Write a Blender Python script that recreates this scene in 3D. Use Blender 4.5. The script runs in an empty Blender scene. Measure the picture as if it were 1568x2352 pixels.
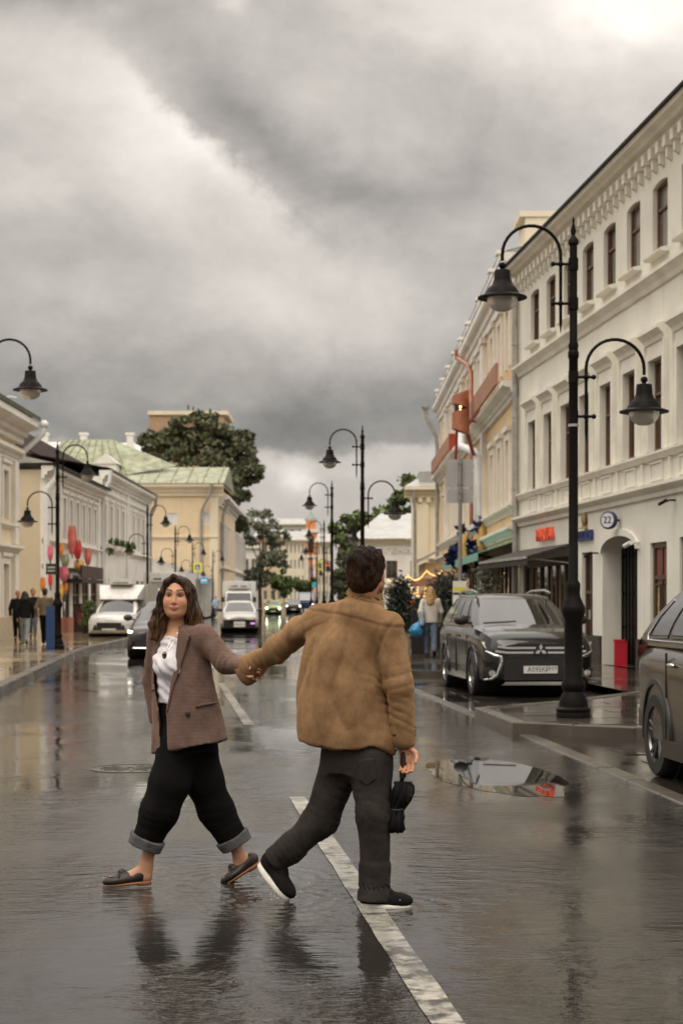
import bpy, bmesh, math, random
import numpy as np
from mathutils import Vector, Matrix, noise as mnoise
random.seed(7); np.random.seed(7)
SC = bpy.context.scene
COL = SC.collection
R = math.radians

# ---------------------------------------------------------------- camera
F = 3900.0                    # focal length in pixels of a 1568x2352 picture
CX, HY, EYE = 784.0, 1378.0, 1.5
cam_d = bpy.data.cameras.new('camera')
cam = bpy.data.objects.new('camera', cam_d); COL.objects.link(cam)
cam.location = (0, 0, EYE); cam.rotation_euler = (R(90), 0, 0)
cam_d.sensor_fit = 'VERTICAL'; cam_d.sensor_height = 36.0
cam_d.lens = F/2352*36.0
cam_d.shift_y = (HY-1176)/2352
cam_d.clip_end = 6000; cam_d.clip_start = 0.1
cam_d.dof.use_dof = True; cam_d.dof.focus_distance = 8.7; cam_d.dof.aperture_fstop = 5.0
SC.camera = cam

def W(x, y, Y):               # picture pixel at distance Y
    return Vector(((x-CX)*Y/F, Y, EYE+(HY-y)*Y/F))
def G(x, y, z=0.0):           # picture pixel on a level ground
    return W(x, y, F*(EYE-z)/(y-HY))

# ---------------------------------------------------------------- world
class NT:
    """small expression builder for shader node trees"""
    def __init__(s, tree): s.t = tree
    def node(s, kind, **kw):
        n = s.t.nodes.new(kind)
        for k, v in kw.items(): setattr(n, k, v)
        return n
    def put(s, sock, v):
        if isinstance(v, X): s.t.links.new(v.o, sock)
        elif hasattr(v, 'is_output'): s.t.links.new(v, sock)
        elif isinstance(v, (tuple, list)) and len(v) == 3 and sock.type == 'RGBA': sock.default_value = (*v, 1)
        else: sock.default_value = v
    def math(s, op, a, b=None, c=None, clamp=False):
        n = s.node('ShaderNodeMath', operation=op); n.use_clamp = clamp
        for i, v in enumerate((a, b, c)):
            if v is not None: s.put(n.inputs[i], v)
        return X(s, n.outputs[0])
    def vmath(s, op, a, b=None):
        n = s.node('ShaderNodeVectorMath', operation=op)
        s.put(n.inputs[0], a)
        if b is not None: s.put(n.inputs[1], b)
        return X(s, n.outputs['Value'] if op in ('LENGTH', 'DOT_PRODUCT', 'DISTANCE') else n.outputs['Vector'])
    def noise(s, vec, scale, detail=4, rough=.55, lac=2.0, dist=0.0, color=False):
        n = s.node('ShaderNodeTexNoise'); n.inputs['Scale'].default_value = scale
        n.inputs['Detail'].default_value = detail; n.inputs['Roughness'].default_value = rough
        n.inputs['Lacunarity'].default_value = lac; n.inputs['Distortion'].default_value = dist
        if vec is not None: s.put(n.inputs['Vector'], vec)
        return X(s, n.outputs['Color' if color else 'Fac'])
    def ramp(s, v, lo, hi, a=0.0, b=1.0, smooth=True):
        n = s.node('ShaderNodeMapRange'); n.interpolation_type = 'SMOOTHSTEP' if smooth else 'LINEAR'; n.clamp = True
        for i, q in enumerate((v, lo, hi, a, b)): s.put(n.inputs[i], q)
        return X(s, n.outputs[0])
    def mix(s, f, a, b, blend='MIX'):
        n = s.node('ShaderNodeMix', data_type='RGBA', blend_type=blend)
        s.put(n.inputs['Factor'], f); s.put(n.inputs['A'], a); s.put(n.inputs['B'], b)
        return X(s, n.outputs['Result'])
    def scale(s, vec, k):
        n = s.node('ShaderNodeVectorMath', operation='MULTIPLY'); s.put(n.inputs[0], vec); n.inputs[1].default_value = k
        return X(s, n.outputs[0])
    def comb(s, x, y, z=0.0):
        n = s.node('ShaderNodeCombineXYZ')
        for i, v in enumerate((x, y, z)): s.put(n.inputs[i], v)
        return X(s, n.outputs[0])
    def sep(s, v):
        n = s.node('ShaderNodeSeparateXYZ'); s.put(n.inputs[0], v)
        return [X(s, o) for o in n.outputs]
class X:
    def __init__(s, nt, o): s.n, s.o = nt, o
    def __add__(s, b): return s.n.math('ADD', s, b)
    __radd__ = __add__
    def __sub__(s, b): return s.n.math('SUBTRACT', s, b)
    def __rsub__(s, b): return s.n.math('SUBTRACT', b, s)
    def __mul__(s, b): return s.n.math('MULTIPLY', s, b)
    __rmul__ = __mul__
    def __truediv__(s, b): return s.n.math('DIVIDE', s, b)
    def exp(s): return s.n.math('EXPONENT', s)

world = bpy.data.worlds.new('World'); SC.world = world; world.use_nodes = True
wt = world.node_tree
for n_ in list(wt.nodes): wt.nodes.remove(n_)
SUN_AZ, SUN_EL = R(190), R(60)      # clockwise from +Y: behind the camera
def build_world():
    n = NT(wt)
    tc = n.node('ShaderNodeTexCoord'); D = X(n, tc.outputs['Generated'])
    x, y, z = n.sep(D)
    u = n.math('ARCTAN2', x, y); v = n.math('ARCSINE', z)
    wv = n.noise(n.scale(D, (1, 1, 1.25)), 7, 8, .62, color=True)     # ragged warp of the cloud edges
    wx, wy, _ = n.sep(wv)
    px = u*3900.0+784.0+(wx-0.5)*430.0
    py = 1378.0-v*3900.0+(wy-0.5)*330.0
    def blob(cx, cy, sx, sy, rot=0.0):
        c, s_ = math.cos(R(rot)), math.sin(R(rot))
        a = px-cx; b = py-cy
        p = (a*c+b*s_)/sx; q = (b*c-a*s_)/sy
        return ((p*p+q*q)*-1.0).exp()
    fine = n.noise(n.scale(D, (1, 1, 1.5)), 15, 8, .62)
    bil = n.math('ABSOLUTE', n.noise(n.scale(D, (1, 1, 1.5)), 7, 7, .6, dist=.3)-0.5)
    big = n.noise(n.scale(D, (1, 1, 2.0)), 3.6, 4, .5)
    rot = math.atan2(420, 560)                                 # signed distance to the long diagonal cloud edge
    a = px-450.0; b = py-330.0
    sd = b*math.cos(rot)-a*math.sin(rot)
    al = a*math.cos(rot)+b*math.sin(rot)
    along = ((al*al)/(-260.0**2)).exp()
    edge = n.ramp(sd, -14, 34)
    lit = edge*((sd-30.0)*-0.011).exp()*along
    B = 0.60+(bil-0.12)*0.55+(fine-0.5)*0.34+(big-0.5)*0.18
    B = B+n.ramp(v, .33, .68, 0.0, 1.85)                     # overcast sky is brightest overhead
    B = B+lit*0.46
    for (cx, cy, sx, sy, rt, am) in ((120,180,230,95,12,.11),(60,440,170,70,10,.12),(170,320,200,60,10,.05),(720,690,300,150,15,.10),(900,760,180,90,0,.06),
            (545,60,55,38,0,.20),(960,15,130,45,0,.20),(1060,150,150,60,20,.12),(1300,260,200,80,20,.07),(1560,30,430,230,0,.62),(1150,60,300,120,0,.10),(330,400,120,70,36,.12),(1380,120,160,70,20,.16),
            (70,20,260,50,8,-.13),(420,210,230,75,37,-.12),(640,360,200,75,36,-.13),(830,480,220,85,18,-.12),(1060,420,220,80,-12,-.08),(250,560,220,80,12,-.07),(1080,720,140,200,0,-.06)):
        B = B+blob(cx, cy, sx, sy, rt)*am
    low = n.ramp(py, 1030, 1066)
    B = B-n.ramp(py, 690, 960)*(1.0-low)*0.215-blob(650, 985, 520, 60)*0.06
    B = B+low*0.03+blob(655, 1115, 60, 50, 30)*0.36+blob(900, 1085, 220, 40)*0.08
    B = n.math('MAXIMUM', B, 0.12)
    warm = n.mix(n.ramp(B, .20, .46), (1.0, .965, .905), (1.0, .925, .845))
    cloud = n.mix(1.0, warm, n.comb(B, B, B), 'MULTIPLY')
    sky = n.node('ShaderNodeTexSky', sky_type='NISHITA'); sky.sun_disc = False
    sky.sun_elevation = SUN_EL; sky.sun_rotation = SUN_AZ; sky.dust_density = 3
    skyc = n.mix(1.0, X(n, sky.outputs[0]), (.10, .10, .10), 'MULTIPLY')
    col = n.mix(0.94, skyc, cloud)                            # a closed cloud deck, a little sky glow through it
    bg = n.node('ShaderNodeBackground'); n.put(bg.inputs['Color'], col); bg.inputs['Strength'].default_value = 1.0
    out = n.node('ShaderNodeOutputWorld'); wt.links.new(bg.outputs[0], out.inputs[0])
build_world()

sun_d = bpy.data.lights.new('sun', 'SUN'); sun_d.energy = 1.5; sun_d.angle = R(35); sun_d.color = (1, .90, .76)
sun = bpy.data.objects.new('sun', sun_d); COL.objects.link(sun)
sdir = Vector((math.sin(SUN_AZ)*math.cos(SUN_EL), math.cos(SUN_AZ)*math.cos(SUN_EL), math.sin(SUN_EL)))
sun.rotation_euler = sdir.to_track_quat('Z', 'Y').to_euler()
sun.location = (0, 0, 40)
SC.view_settings.view_transform = 'Standard'; SC.view_settings.look = 'None'
SC.view_settings.exposure = 0.0; SC.view_settings.gamma = 1.0; SC.view_settings.use_curve_mapping = False
SC.render.engine = 'CYCLES'
SC.cycles.use_denoising = True; SC.cycles.max_bounces = 8; SC.cycles.sample_clamp_indirect = 6

# ---------------------------------------------------------------- mesh helpers
class MB:
    def __init__(s): s.v = []; s.f = []
    def add(s, vs, fs):
        k = len(s.v); s.v.extend([tuple(p) for p in vs]); s.f.extend([tuple(i+k for i in f) for f in fs]); return s
    def box(s, x0, x1, y0, y1, z0, z1):
        return s.add([(x0,y0,z0),(x1,y0,z0),(x1,y1,z0),(x0,y1,z0),(x0,y0,z1),(x1,y0,z1),(x1,y1,z1),(x0,y1,z1)],
                     [(0,3,2,1),(4,5,6,7),(0,1,5,4),(1,2,6,5),(2,3,7,6),(3,0,4,7)])
    def obox(s, c, size, M):   # oriented box
        c = Vector(c); h = [q/2 for q in size]
        vs = [c+M@Vector((a*h[0], b*h[1], d*h[2])) for d in (-1,1) for a,b in ((-1,-1),(1,-1),(1,1),(-1,1))]
        return s.add(vs, [(0,3,2,1),(4,5,6,7),(0,1,5,4),(1,2,6,5),(2,3,7,6),(3,0,4,7)])
    def tube(s, path, rad, n=10, cap=True):
        path = [Vector(p) for p in path]
        if not hasattr(rad, '__len__'): rad = [rad]*len(path)
        rings = []; up = None
        for i, p in enumerate(path):
            t = (path[min(i+1, len(path)-1)]-path[max(i-1, 0)]).normalized()
            if up is None:
                up = Vector((0,0,1)) if abs(t.z) < .9 else Vector((1,0,0))
            a = t.cross(up).normalized(); b = a.cross(t).normalized(); up = b
            rings.append([p+rad[i]*(math.cos(2*math.pi*j/n)*a+math.sin(2*math.pi*j/n)*b) for j in range(n)])
        return s.rings(rings, cap)
    def rings(s, rings, cap=True, closed=True):
        n = len(rings[0]); vs = [p for r in rings for p in r]; fs = []
        for i in range(len(rings)-1):
            for j in range(n if closed else n-1):
                k = (j+1) % n
                fs.append((i*n+j, i*n+k, (i+1)*n+k, (i+1)*n+j))
        if cap and closed:
            fs.append(tuple(reversed(range(n)))); fs.append(tuple((len(rings)-1)*n+j for j in range(n)))
        return s.add(vs, fs)
    def lathe(s, prof, c=(0,0,0), n=20, cap=True):
        c = Vector(c)
        return s.rings([[c+Vector((r*math.cos(2*math.pi*j/n), r*math.sin(2*math.pi*j/n), z)) for j in range(n)] for r, z in prof], cap)
    def prism(s, poly, z0, z1):
        n = len(poly)
        vs = [(p[0], p[1], z0) for p in poly]+[(p[0], p[1], z1) for p in poly]
        a = sum(poly[i][0]*poly[(i+1)%n][1]-poly[(i+1)%n][0]*poly[i][1] for i in range(n))
        fs = [(i, (i+1)%n, n+(i+1)%n, n+i) for i in range(n)]+[tuple(reversed(range(n))), tuple(range(n, 2*n))]
        if a < 0: fs = [tuple(reversed(f)) for f in fs]
        return s.add(vs, fs)
    def prismx(s, poly, x0, x1):   # polygon in (y,z) extruded along x
        n = len(poly)
        vs = [(x0, p[0], p[1]) for p in poly]+[(x1, p[0], p[1]) for p in poly]
        a = sum(poly[i][0]*poly[(i+1)%n][1]-poly[(i+1)%n][0]*poly[i][1] for i in range(n))
        fs = [(i, (i+1)%n, n+(i+1)%n, n+i) for i in range(n)]+[tuple(reversed(range(n))), tuple(range(n, 2*n))]
        if a < 0: fs = [tuple(reversed(f)) for f in fs]
        return s.add(vs, fs)
    def ball(s, c, r, n=14, m=8):
        c = Vector(c)
        if not hasattr(r, '__len__'): r = (r, r, r)
        rg = []
        for i in range(m+1):
            t = math.pi*(i+.02)/(m+.04)
            rg.append([c+Vector((r[0]*math.sin(t)*math.cos(2*math.pi*j/n), r[1]*math.sin(t)*math.sin(2*math.pi*j/n), -r[2]*math.cos(t))) for j in range(n)])
        return s.rings(rg)
    def mesh(s, name, mat, smooth=0.0):
        me = bpy.data.meshes.new(name); me.from_pydata(s.v, [], s.f); me.update()
        if mat is not None: me.materials.append(mat)
        if smooth:
            me.shade_smooth(); me.set_sharp_from_angle(angle=R(smooth))
        return me
    def build(s, name, mat, parent=None, smooth=0.0, loc=None, rotz=0.0):
        return obj(name, s.mesh(name, mat, smooth), parent, loc, rotz)
def obj(name, me, parent=None, loc=None, rotz=0.0):
    o = bpy.data.objects.new(name, me); COL.objects.link(o)
    if parent is not None: o.parent = parent
    if loc is not None: o.location = loc
    if rotz: o.rotation_euler = (0, 0, rotz)
    return o
def tag(o, label=None, cat=None, group=None, kind=None):
    if label: o['label'] = label
    if cat: o['category'] = cat
    if group: o['group'] = group
    if kind: o['kind'] = kind
    return o
def empty(name, loc=(0,0,0), rotz=0.0, label=None, cat=None, group=None):
    o = bpy.data.objects.new(name, None); COL.objects.link(o)
    o.location = loc; o.rotation_euler = (0,0,rotz); o.empty_display_size = .1
    return tag(o, label, cat, group)
def copy_tree(o, parent=None, mat=None):
    c = o.copy(); COL.objects.link(c); c.parent = parent
    for ch in o.children: copy_tree(ch, c)
    return c
def text_mesh(name, body, size, mat, depth=.01, parent=None, M=None, width=None, align='CENTER'):
    cu = bpy.data.curves.new(name, 'FONT'); cu.body = body; cu.size = size; cu.extrude = depth
    cu.align_x = align; cu.align_y = 'CENTER'; cu.resolution_u = 3
    t = bpy.data.objects.new(name, cu); COL.objects.link(t)
    me = bpy.data.meshes.new_from_object(t.evaluated_get(bpy.context.evaluated_depsgraph_get()))
    bpy.data.objects.remove(t); bpy.data.curves.remove(cu)
    if width:
        xs = [v.co.x for v in me.vertices]
        k = width/max(1e-6, max(xs)-min(xs))
        for v in me.vertices: v.co.x *= k
    me.materials.clear(); me.materials.append(mat); me.name = name
    o = obj(name, me, parent)
    if M is not None: o.matrix_local = M
    return o

# ---------------------------------------------------------------- materials
MATS = {}
def mat(name, base=(.5,.5,.5), rough=.6, metal=0.0, spec=.5, var=.12, vscale=2.0, bump=0.0, bscale=40.0, coat=0.0, emit=None, estr=0.0,
        sheen=0.0, alpha=1.0, trans=0.0, ior=1.5, tint=None, stretch=None, rvar=0.0, streak=0.0, rnd=None):
    """plain procedural surface: base colour broken up by noise, optional fine bump"""
    if name in MATS: return MATS[name]
    m = bpy.data.materials.new(name); m.use_nodes = True; MATS[name] = m
    t = m.node_tree; p = t.nodes['Principled BSDF']; n = NT(t)
    tc = n.node('ShaderNodeTexCoord'); P = X(n, tc.outputs['Object'])
    if stretch: P = n.scale(P, stretch)
    nz = n.noise(P, vscale, 6, .6)
    f = n.ramp(nz, .25, .75)
    dark = tuple(c*(1-var*1.3) for c in base); light = tuple(min(1, c*(1+var)) for c in (tint or base))
    bc = n.mix(f, dark, light)
    if streak:      # rain runs and grime down a rendered wall
        st = n.noise(n.scale(X(n, tc.outputs['Object']), (1,1,.07)), 3.2, 6, .65); bl_ = n.noise(X(n, tc.outputs['Object']), .7, 5, .6)
        bc = n.mix(n.ramp(st*.65+bl_*.35, .50, .72)*streak, bc, tuple(c*.52 for c in base))
    if rnd:         # every pane shows something else behind it
        oi = n.node('ShaderNodeObjectInfo'); bc = n.mix(n.ramp(X(n, oi.outputs['Random']), .35, 1.0), bc, rnd)
    n.put(p.inputs['Base Color'], bc)
    p.inputs['Roughness'].default_value = rough
    if rvar: n.put(p.inputs['Roughness'], n.ramp(n.noise(P, vscale*3, 5, .6), .3, .7, max(0, rough-rvar), rough+rvar))
    p.inputs['Metallic'].default_value = metal
    p.inputs['Specular IOR Level'].default_value = spec; p.inputs['IOR'].default_value = ior
    p.inputs['Coat Weight'].default_value = coat; p.inputs['Coat Roughness'].default_value = .04
    p.inputs['Sheen Weight'].default_value = sheen; p.inputs['Alpha'].default_value = alpha
    p.inputs['Transmission Weight'].default_value = trans
    if emit: p.inputs['Emission Color'].default_value = (*emit, 1); p.inputs['Emission Strength'].default_value = estr
    if bump:
        b = n.node('ShaderNodeBump'); b.inputs['Strength'].default_value = min(1, bump); b.inputs['Distance'].default_value = .004
        n.put(b.inputs['Height'], n.noise(P, bscale, 5, .6)); t.links.new(b.outputs[0], p.inputs['Normal'])
    return m

def ripple_height(n, P, near=True):
    """wind ripples and rain rings on standing water, in metres of the place"""
    a = n.noise(n.scale(P, (.6, 1.1, 1)), 8, 2, .5, dist=.8)
    b = n.noise(n.scale(P, (.75, 1.3, 1)), 26, 3, .55, dist=.6)
    return a*1.0+b*0.36
def wet_ground(name, dry, tex_scale, pud_scale, pud_lo, pud_hi, rough_wet=.16, stain=.25, grain=.25, rip=.42, rip_far=.09, wear=None):
    if name in MATS: return MATS[name]
    m = bpy.data.materials.new(name); m.use_nodes = True; MATS[name] = m
    t = m.node_tree; p = t.nodes['Principled BSDF']; n = NT(t)
    g = n.node('ShaderNodeNewGeometry'); P = X(n, g.outputs['Position'])
    x, y, z = n.sep(P)
    pud = n.ramp(n.noise(n.scale(P, (1, .55, 1)), pud_scale, 5, .55), pud_lo, pud_hi)
    gr = n.noise(P, 260, 3, .7)
    st = n.noise(P, tex_scale, 6, .6)
    c1 = tuple(q*(1-stain) for q in dry); c2 = tuple(q*(1+stain) for q in dry)
    base = n.mix(n.ramp(st, .3, .7), c1, c2)
    base = n.mix(n.ramp(gr, .45, .75)*.6, base, tuple(q*1.7 for q in dry))
    if wear: base = n.mix(n.ramp(n.noise(P, 7, 6, .7)*.6+n.noise(P, 1.1, 3, .5)*.4, wear[1], wear[2]), base, wear[0])
    n.put(p.inputs['Base Color'], n.mix(pud*.45, base, tuple(q*.45 for q in dry)))
    n.put(p.inputs['Roughness'], n.mix(pud, (rough_wet,)*3, (.02,)*3))
    p.inputs['IOR'].default_value = 1.33; p.inputs['Specular IOR Level'].default_value = .5
    near = n.ramp(y, 5, 15, rip*1.5, rip*.42, False)*n.ramp(y, 15, 30, 1.0, rip_far/(rip*.42), False)
    patch = n.ramp(n.noise(n.scale(P, (1, .6, 1)), .5, 4, .55), .42, .60, .13, 1.0)
    h = ripple_height(n, P)*near*patch*0.034
    # rings spreading from the walkers' feet
    for (fx, fy, amp, wl) in ((-1.13, 8.95, .0011, 52), (-.58, 9.08, .0016, 60), (-.36, 8.5, .0019, 56), (.20, 8.30, .0015, 52)):
        d = n.vmath('DISTANCE', P, (fx, fy, 0))
        h = h+n.math('SINE', d*float(wl))*n.ramp(d, .08, .75, amp, 0.0)
    h = h+(1.0-pud)*gr*(.0011*grain)
    b = n.node('ShaderNodeBump'); b.inputs['Strength'].default_value = 1.0; b.inputs['Distance'].default_value = 1.0
    n.put(b.inputs['Height'], h); t.links.new(b.outputs[0], p.inputs['Normal'])
    return m
def glass(name, base=(.02,.022,.024), rough=.04, rnd=None):
    return mat(name, base, rough, spec=.6, var=.5, vscale=1.1, coat=.6, rnd=rnd)
# ---------------------------------------------------------------- the street: edges as polylines (X, Y)
KR = [(4.9,-16),(3.35,2),(2.357,14.07),(1.931,19.27),(1.20,27.3),(-.17,43.4),(-1.05,63),(-1.7,94),(-2.6,126),(-3.4,146),(-5.2,200),(-9,300),(-14,420)]
KL = [(-1.5,-16),(-3.1,2),(-5.37,26.7),(-7.08,45.3),(-7.35,49.6),(-7.5,58.2),(-8.3,78),(-9.1,100),(-10.6,129),(-11.8,160),(-13.7,200),(-18,300),(-24,420)]
def edge_x(pts, y):
    for (x0,y0),(x1,y1) in zip(pts, pts[1:]):
        if y <= y1: return x0+(x1-x0)*(y-y0)/(y1-y0)
    return pts[-1][0]
def sheet(name, left, right, z, m, parent=None, ys=None):
    mb = MB(); ys = ys or sorted({p[1] for p in KR+KL})
    vs = []; fs = []
    for i, y in enumerate(ys):
        a = left(y) if callable(left) else left; b = right(y) if callable(right) else right
        vs += [(a,y,z),(b,y,z)]
        if i: k = 2*i; fs.append((k-2, k-1, k+1, k))
    return mb.add(vs, fs).build(name, m, parent)
M_road = wet_ground('wet_asphalt', (.027,.0245,.0215), .8, .36, .38, .53, rough_wet=.055, grain=.5)
M_bay = wet_ground('wet_bay_stone', (.030,.025,.020), 1.5, .8, .45, .62, rough_wet=.15, rip=.03, rip_far=.02)
M_slab = wet_ground('wet_granite_slab', (.30,.235,.155), 1.1, .6, .36, .60, rough_wet=.13, rip=.02, rip_far=.012)
M_slabr = wet_ground('wet_grey_slab', (.065,.055,.045), 1.1, .6, .38, .62, rough_wet=.14, rip=.02, rip_far=.012)
M_kerb = wet_ground('wet_kerb_granite', (.075,.065,.052), 2.5, 1.2, .5, .8, rough_wet=.28, grain=.9, rip=.01, rip_far=.01)
M_paint = wet_ground('wet_road_paint', (.33,.315,.27), 3.0, .33, .45, .62, rough_wet=.16, stain=.30, grain=.8, wear=((.014,.0125,.011),.47,.60))
M_earth = mat('damp_earth', (.07,.065,.05), .9, vscale=.3)

g = MB().add([(-2500,-400,-.06),(2500,-400,-.06),(2500,5000,-.06),(-2500,5000,-.06)], [(0,1,2,3)]).build('ground', M_earth); tag(g, 'damp dark ground beyond the buildings', 'ground', kind='structure')
road = sheet('road', lambda y: edge_x(KL,y)-.02, lambda y: edge_x(KR,y)+.02, 0.0, M_road)
tag(road, 'wet dark asphalt road with puddles mirroring the street', 'road', kind='structure')
bay = sheet('parking_bay', lambda y: edge_x(KR,y)+.16, lambda y: edge_x(KR,y)+3.3, 0.0, M_bay, ys=[-16,2,14.07,19.27,27.3,33.0])
tag(bay, 'wet stone paved parking bays behind the flush kerb', 'parking bay', kind='structure')

# centre line, worn dashes
def lane(y0, y1, name):
    mb = MB(); n = max(2, int((y1-y0)/.25)); L = []; Rr = []
    for i in range(n+1):
        y = y0+(y1-y0)*i/n; x = .348-.1035*(y-6.28); w = .062
        L.append((x-w+random.uniform(-.004,.004), y, .004)); Rr.append((x+w+random.uniform(-.004,.004), y, .004))
    vs = []; fs = []
    for i in range(n+1):
        vs += [L[i], Rr[i]]
        if i: fs.append((2*i-2, 2*i-1, 2*i+1, 2*i))
    o = mb.add(vs, fs).build(name, M_paint); return tag(o, None, None, kind='structure')
l1 = lane(3.2, 12.9, 'lane_line'); tag(l1, 'long worn white lane line between the walking couple', 'lane line')
l2 = lane(20.3, 30.5, 'lane_line'); tag(l2, 'short white lane dash beyond the couple', 'lane line')
l3 = lane(37, 44, 'lane_line'); tag(l3, 'far white lane dash beside the black car', 'lane line')

# a still puddle by the kerb and a manhole cover in the left lane
M_still = mat('still_water', (.010,.009,.008), .012, spec=.5, ior=1.33, var=.3, vscale=3)
def puddle_poly(cx, cy, rx, ry, seed, n=48, slant=-.09):
    out = []
    for j in range(n):
        a = 2*math.pi*j/n; q = 1+.22*mnoise.noise(Vector((math.cos(a)*1.3, math.sin(a)*1.3, seed)))+.10*mnoise.noise(Vector((math.cos(a)*4, math.sin(a)*4, seed+5)))
        y = cy+ry*q*math.sin(a); out.append((cx+rx*q*math.cos(a)+slant*(y-cy), y))
    return out
pd = MB().prism(puddle_poly(1.30, 14.6, .55, 1.55, 3.0), -.01, .0025).build('puddle', M_still); tag(pd, 'still puddle mirroring the parked SUV beside the flush kerb', 'puddle', kind='structure')
mh = empty('manhole_cover', (-1.88, 15.1, 0), .2, 'round iron manhole cover in the wet road behind the woman', 'manhole cover')
M_iron = wet_ground('wet_cast_iron', (.06,.06,.048), 6, 2.0, .4, .6, rough_wet=.14, rip=.02, rip_far=.02)
MB().lathe([(.36,-.01),(.36,.005),(.33,.007),(.33,-.002)], n=40, cap=False).build('frame', M_iron, mh); MB().lathe([(.0,-.01),(.325,-.01),(.325,.004),(.0,.004)], n=40).build('lid', M_iron, mh)
for k in range(6): MB().box(-.26+.0,.26,-.012,.012,.004,.009).build('rib', M_iron, mh, rotz=math.pi*k/6)

# pavements
pav_l = sheet('pavement', -60, lambda y: edge_x(KL,y)-.19, .12, M_slab); tag(pav_l, 'wide wet beige granite pavement where pedestrians walk', 'pavement', kind='structure')
def right_edge(y): return edge_x(KR,y)+(2.9 if y < 33 else .17)
ysr = [-16,2,14.07,19.27,27.3,32.99,33.0,43.4,63,94,126,146,200,300,420]
pav_r = sheet('pavement', right_edge, 60, .13, M_slabr, ys=ysr); tag(pav_r, 'wet grey stone pavement in front of the pale green building', 'pavement', kind='structure')
MB().box(edge_x(KR,33)-0.02, edge_x(KR,33)+3.0, 32.9, 33.02, -.02, .128).build('bay_end_kerb', M_kerb, pav_r)
isl_p = [(1.90,18.9),(3.14,18.15),(4.7,17.4),(5.2,26.0),(4.55,25.6),(2.96,23.0),(1.68,21.5)]
isl = MB().prism(isl_p, -.02, .126).build('pavement', M_slabr); tag(isl, 'raised wet stone island around the tall lamp post base', 'pavement', kind='structure')

# kerb stones: each its own piece
def kerb_run(parent, p, q, w, z0, z1, step=1.0, gap=.012, name='kerb_stone', side=1):
    p = Vector((*p,0)); q = Vector((*q,0)); d = q-p; L = d.length; d.normalize(); nrm = Vector((d.y,-d.x,0))*side
    n = max(1, round(L/step)); s = L/n
    key = (round(s,3), w, z0, z1, side)
    me = kerb_run.cache.get(key)
    if me is None:
        c = .012
        mb = MB(); y0, y1 = (-w, 0) if side > 0 else (0, w)
        a0, a1 = gap/2, s-gap/2
        # chamfered block: x along, y across
        mb.rings([[(x,y0,z0),(x,y1,z0),(x,y1,z1-c),(x,y1-c,z1),(x,y0+c,z1),(x,y0,z1-c)] for x in (a0,a1)])
        me = mb.mesh('kerb_stone', M_kerb); kerb_run.cache[key] = me
    ang = math.atan2(d.y, d.x)
    for i in range(n):
        pp = p+d*(s*i); o = obj(name, me, parent, (pp.x, pp.y, random.uniform(-.003,.003)), ang+random.uniform(-.002,.002))
kerb_run.cache = {}
for (a, b) in zip(KL[1:7], KL[2:7]):
    if b[1] > 18: kerb_run(pav_l, (a if a[1] > 10 else (edge_x(KL,12),12)), b, .20, -.03, .135, 1.0, side=-1)
sheet('kerb_strip', lambda y: edge_x(KL,y)-.2, lambda y: edge_x(KL,y), .13, M_kerb, pav_l, ys=[78,100,129,160,200,300,420])
kr = [(edge_x(KR,6),6)]+KR[2:4]+[(1.70,21.5)]
for (a, b) in zip(kr, kr[1:]): kerb_run(bay, a, b, .17, -.03, .012, 1.0, side=1)
kerb_run(bay, (1.70,21.6), KR[4], .17, -.03, .012, 1.0); kerb_run(bay, KR[4], (edge_x(KR,33),33), .17, -.03, .012, 1.0)
for (a, b) in zip(KR[4:8], KR[5:8]):
    a = a if a[1] > 33 else (edge_x(KR,33),33)
    kerb_run(pav_r, a, b, .18, -.03, .14, 1.2, side=1)
kerb_run(isl, (1.90,18.9), (1.68,21.5), .16, -.03, .14, .87, side=1)
kerb_run(isl, (4.7,17.4), (3.14,18.15), .16, -.03, .14, .87, side=1)
kerb_run(isl, (3.14,18.15), (1.90,18.9), .16, -.03, .14, .72, side=1)
kerb_run(isl, (1.68,21.5), (2.96,23.0), .16, -.03, .14, 1.0, side=1)
kerb_run(isl, (2.96,23.0), (4.55,25.6), .16, -.03, .14, 1.0, side=1)

# paving slabs one can pick out near the camera
def inside(p, poly):
    r = False; n = len(poly)
    for i in range(n):
        a, b = poly[i], poly[(i+1)%n]
        if (a[1] > p[1]) != (b[1] > p[1]) and p[0] < (b[0]-a[0])*(p[1]-a[1])/(b[1]-a[1])+a[0]: r = not r
    return r
def slabs(parent, ok, x0, x1, y0, y1, w, d, z, m, ang, th=.02):
    me = MB().box(-w/2+.005, w/2-.005, -d/2+.005, d/2-.005, -th, 0).mesh('paving_slab', m)
    c, s = math.cos(ang), math.sin(ang); n = 0
    for j in range(int((y1-y0)/d)):
        for i in range(int((x1-x0)/w)+1):
            u = (i+.5*(j%2))*w-(x1-x0)/2; v = j*d-(y1-y0)/2
            x = (x0+x1)/2+u*c-v*s; y = (y0+y1)/2+u*s+v*c
            cs = [(x+a*w/2*c-b*d/2*s, y+a*w/2*s+b*d/2*c) for a in (-1,1) for b in (-1,1)]
            if not all(ok(*q) for q in cs): continue
            o = obj('paving_slab', me, parent, (x, y, z+random.uniform(0,.003)))
            o.rotation_euler = (random.uniform(-.003,.003), random.uniform(-.003,.003), ang); n += 1
    return n
slabs(isl, lambda x,y: inside((x,y), [(2.10,18.95),(3.2,18.32),(4.6,17.6),(5.0,25.2),(4.5,25.3),(3.0,22.85),(1.90,21.45)]), 1.2, 5.6, 17, 26.4, .8, .5, .130, M_slabr, .1)
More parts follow.
